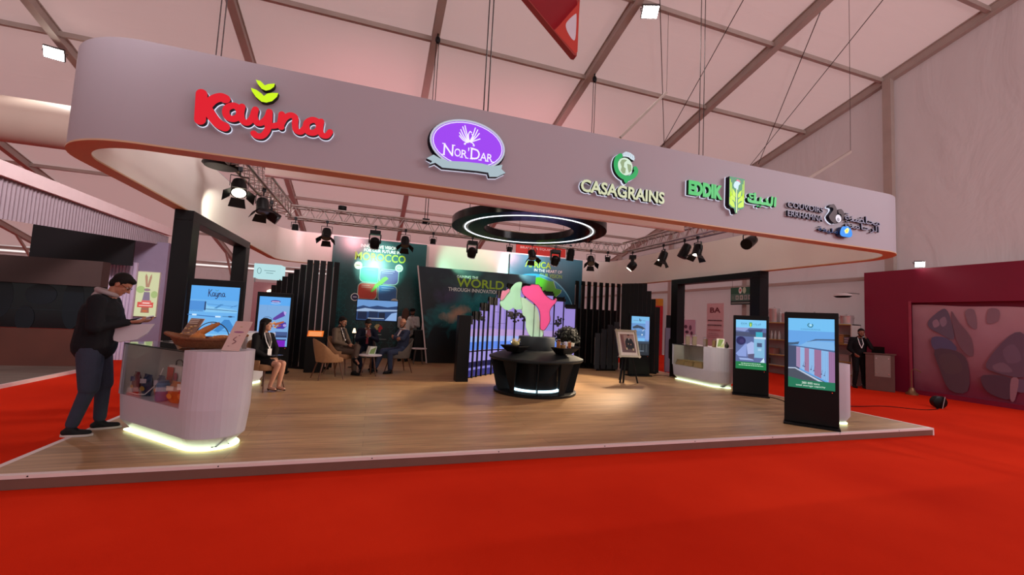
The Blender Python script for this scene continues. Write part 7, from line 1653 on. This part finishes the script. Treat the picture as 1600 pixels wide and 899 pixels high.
o = thing('mobile_phone', 'dark red phone held by the man in the navy jacket', 'phone', inworld(t, (.46, .0, .96)), R(-84)); b = MB(); b.obox((0, 0, 0), (.01, .08, .15), Matrix.Rotation(R(-25), 3, 'Y')); b.build('body', P('6a3438', .3), o, bevel=.003); b = MB(); b.obox((-.006, 0, .0), (.002, .07, .13), Matrix.Rotation(R(-25), 3, 'Y')); b.build('screen', P('c8a0a0', .3), o)
# man in blue suit, arms folded
bs = M('blue_suit', '2e3a54', .8, var=.06, scale=12)
t, g, hp = person('person', 'seated bald man in blue suit with folded arms', (.70, 11.02, PZ), R(-152),
    sit(yaw=R(30), pitch=R(8), head=(-.05, 0, 1.23), elL=(.04, .22, .84), elR=(.04, -.22, .84), wrL=(.14, -.04, .88), wrR=(.12, .05, .84), handL=(.1, -1, .1), handR=(.1, 1, .1), palmL=(-1, 0, 0), palmR=(-1, 0, 0), knL=(.34, .16, .50), knR=(.36, -.16, .52), anL=(.30, .14, .09), anR=(.55, -.14, .11), toeR=(1, 0, .3)),
    hair='2a2220', hairstyle='bald', skin='tan', top=bs, legs=bs, shoes=BLACK, shirt=whs, beard=True)
# two staff in white
wt = M('white_uniform', 'c8c4be', .7, var=.05, scale=10)
t, g, hp = person('person', 'woman in white top with brown hair turned away by the rear panel', (.98, 13.55, PZ), R(70),
    stand(pitch=R(10), elL=(.1, .22, 1.15), elR=(.12, -.24, 1.15), wrL=(.3, .1, 1.05), wrR=(.3, -.1, 1.05)), sex='f', skin='light', hair='4a2c1a', hairstyle='long', top=wt, legs=blk, shoes=BLACK, H=.93, vox=.013, coat_open=False, extras='long_coat')
t, g, hp = person('person', 'worker in white shirt and black cap with folded arms beside the bar table', (1.24, 14.02, PZ), R(-115),
    stand(pitch=R(12), elL=(.04, .24, 1.16), elR=(.04, -.24, 1.16), wrL=(.19, -.02, 1.2), wrR=(.17, .03, 1.14), handL=(.1, -1, .1), handR=(.1, 1, .1), palmL=(-1, 0, 0), palmR=(-1, 0, 0)), skin='brown', hair='100c0a', hairstyle='cap', top=wt, legs=blk, shoes=BLACK, H=.94, vox=.013, coat_open=False, beard=True)
# man at the lectern
t, g, hp = person('person', 'man in dark suit with lanyard resting his cheek on his hand by the lectern', (14.42, 9.16, 0), R(-128),
    stand(pelvis=(-.02, 0, .95), chest=(.02, 0, 1.27), head=(.07, .03, 1.62), roll=R(-6), pitch=R(4), elL=(.22, .22, 1.19), wrL=(.15, .12, 1.44), handL=(-.15, -.25, 1), palmL=(-.4, -1, 0), elR=(.0, -.25, 1.13), wrR=(.16, -.17, 1.0), knL=(.0, .1, .49), knR=(.06, -.1, .5)),
    skin='brown', hair='100c0a', top=blk, legs=blk, shoes=BLACK, H=1.05, shirt=P('202026', .6), beard=True, vox=.012)
lanyard(t, g, badge=False)
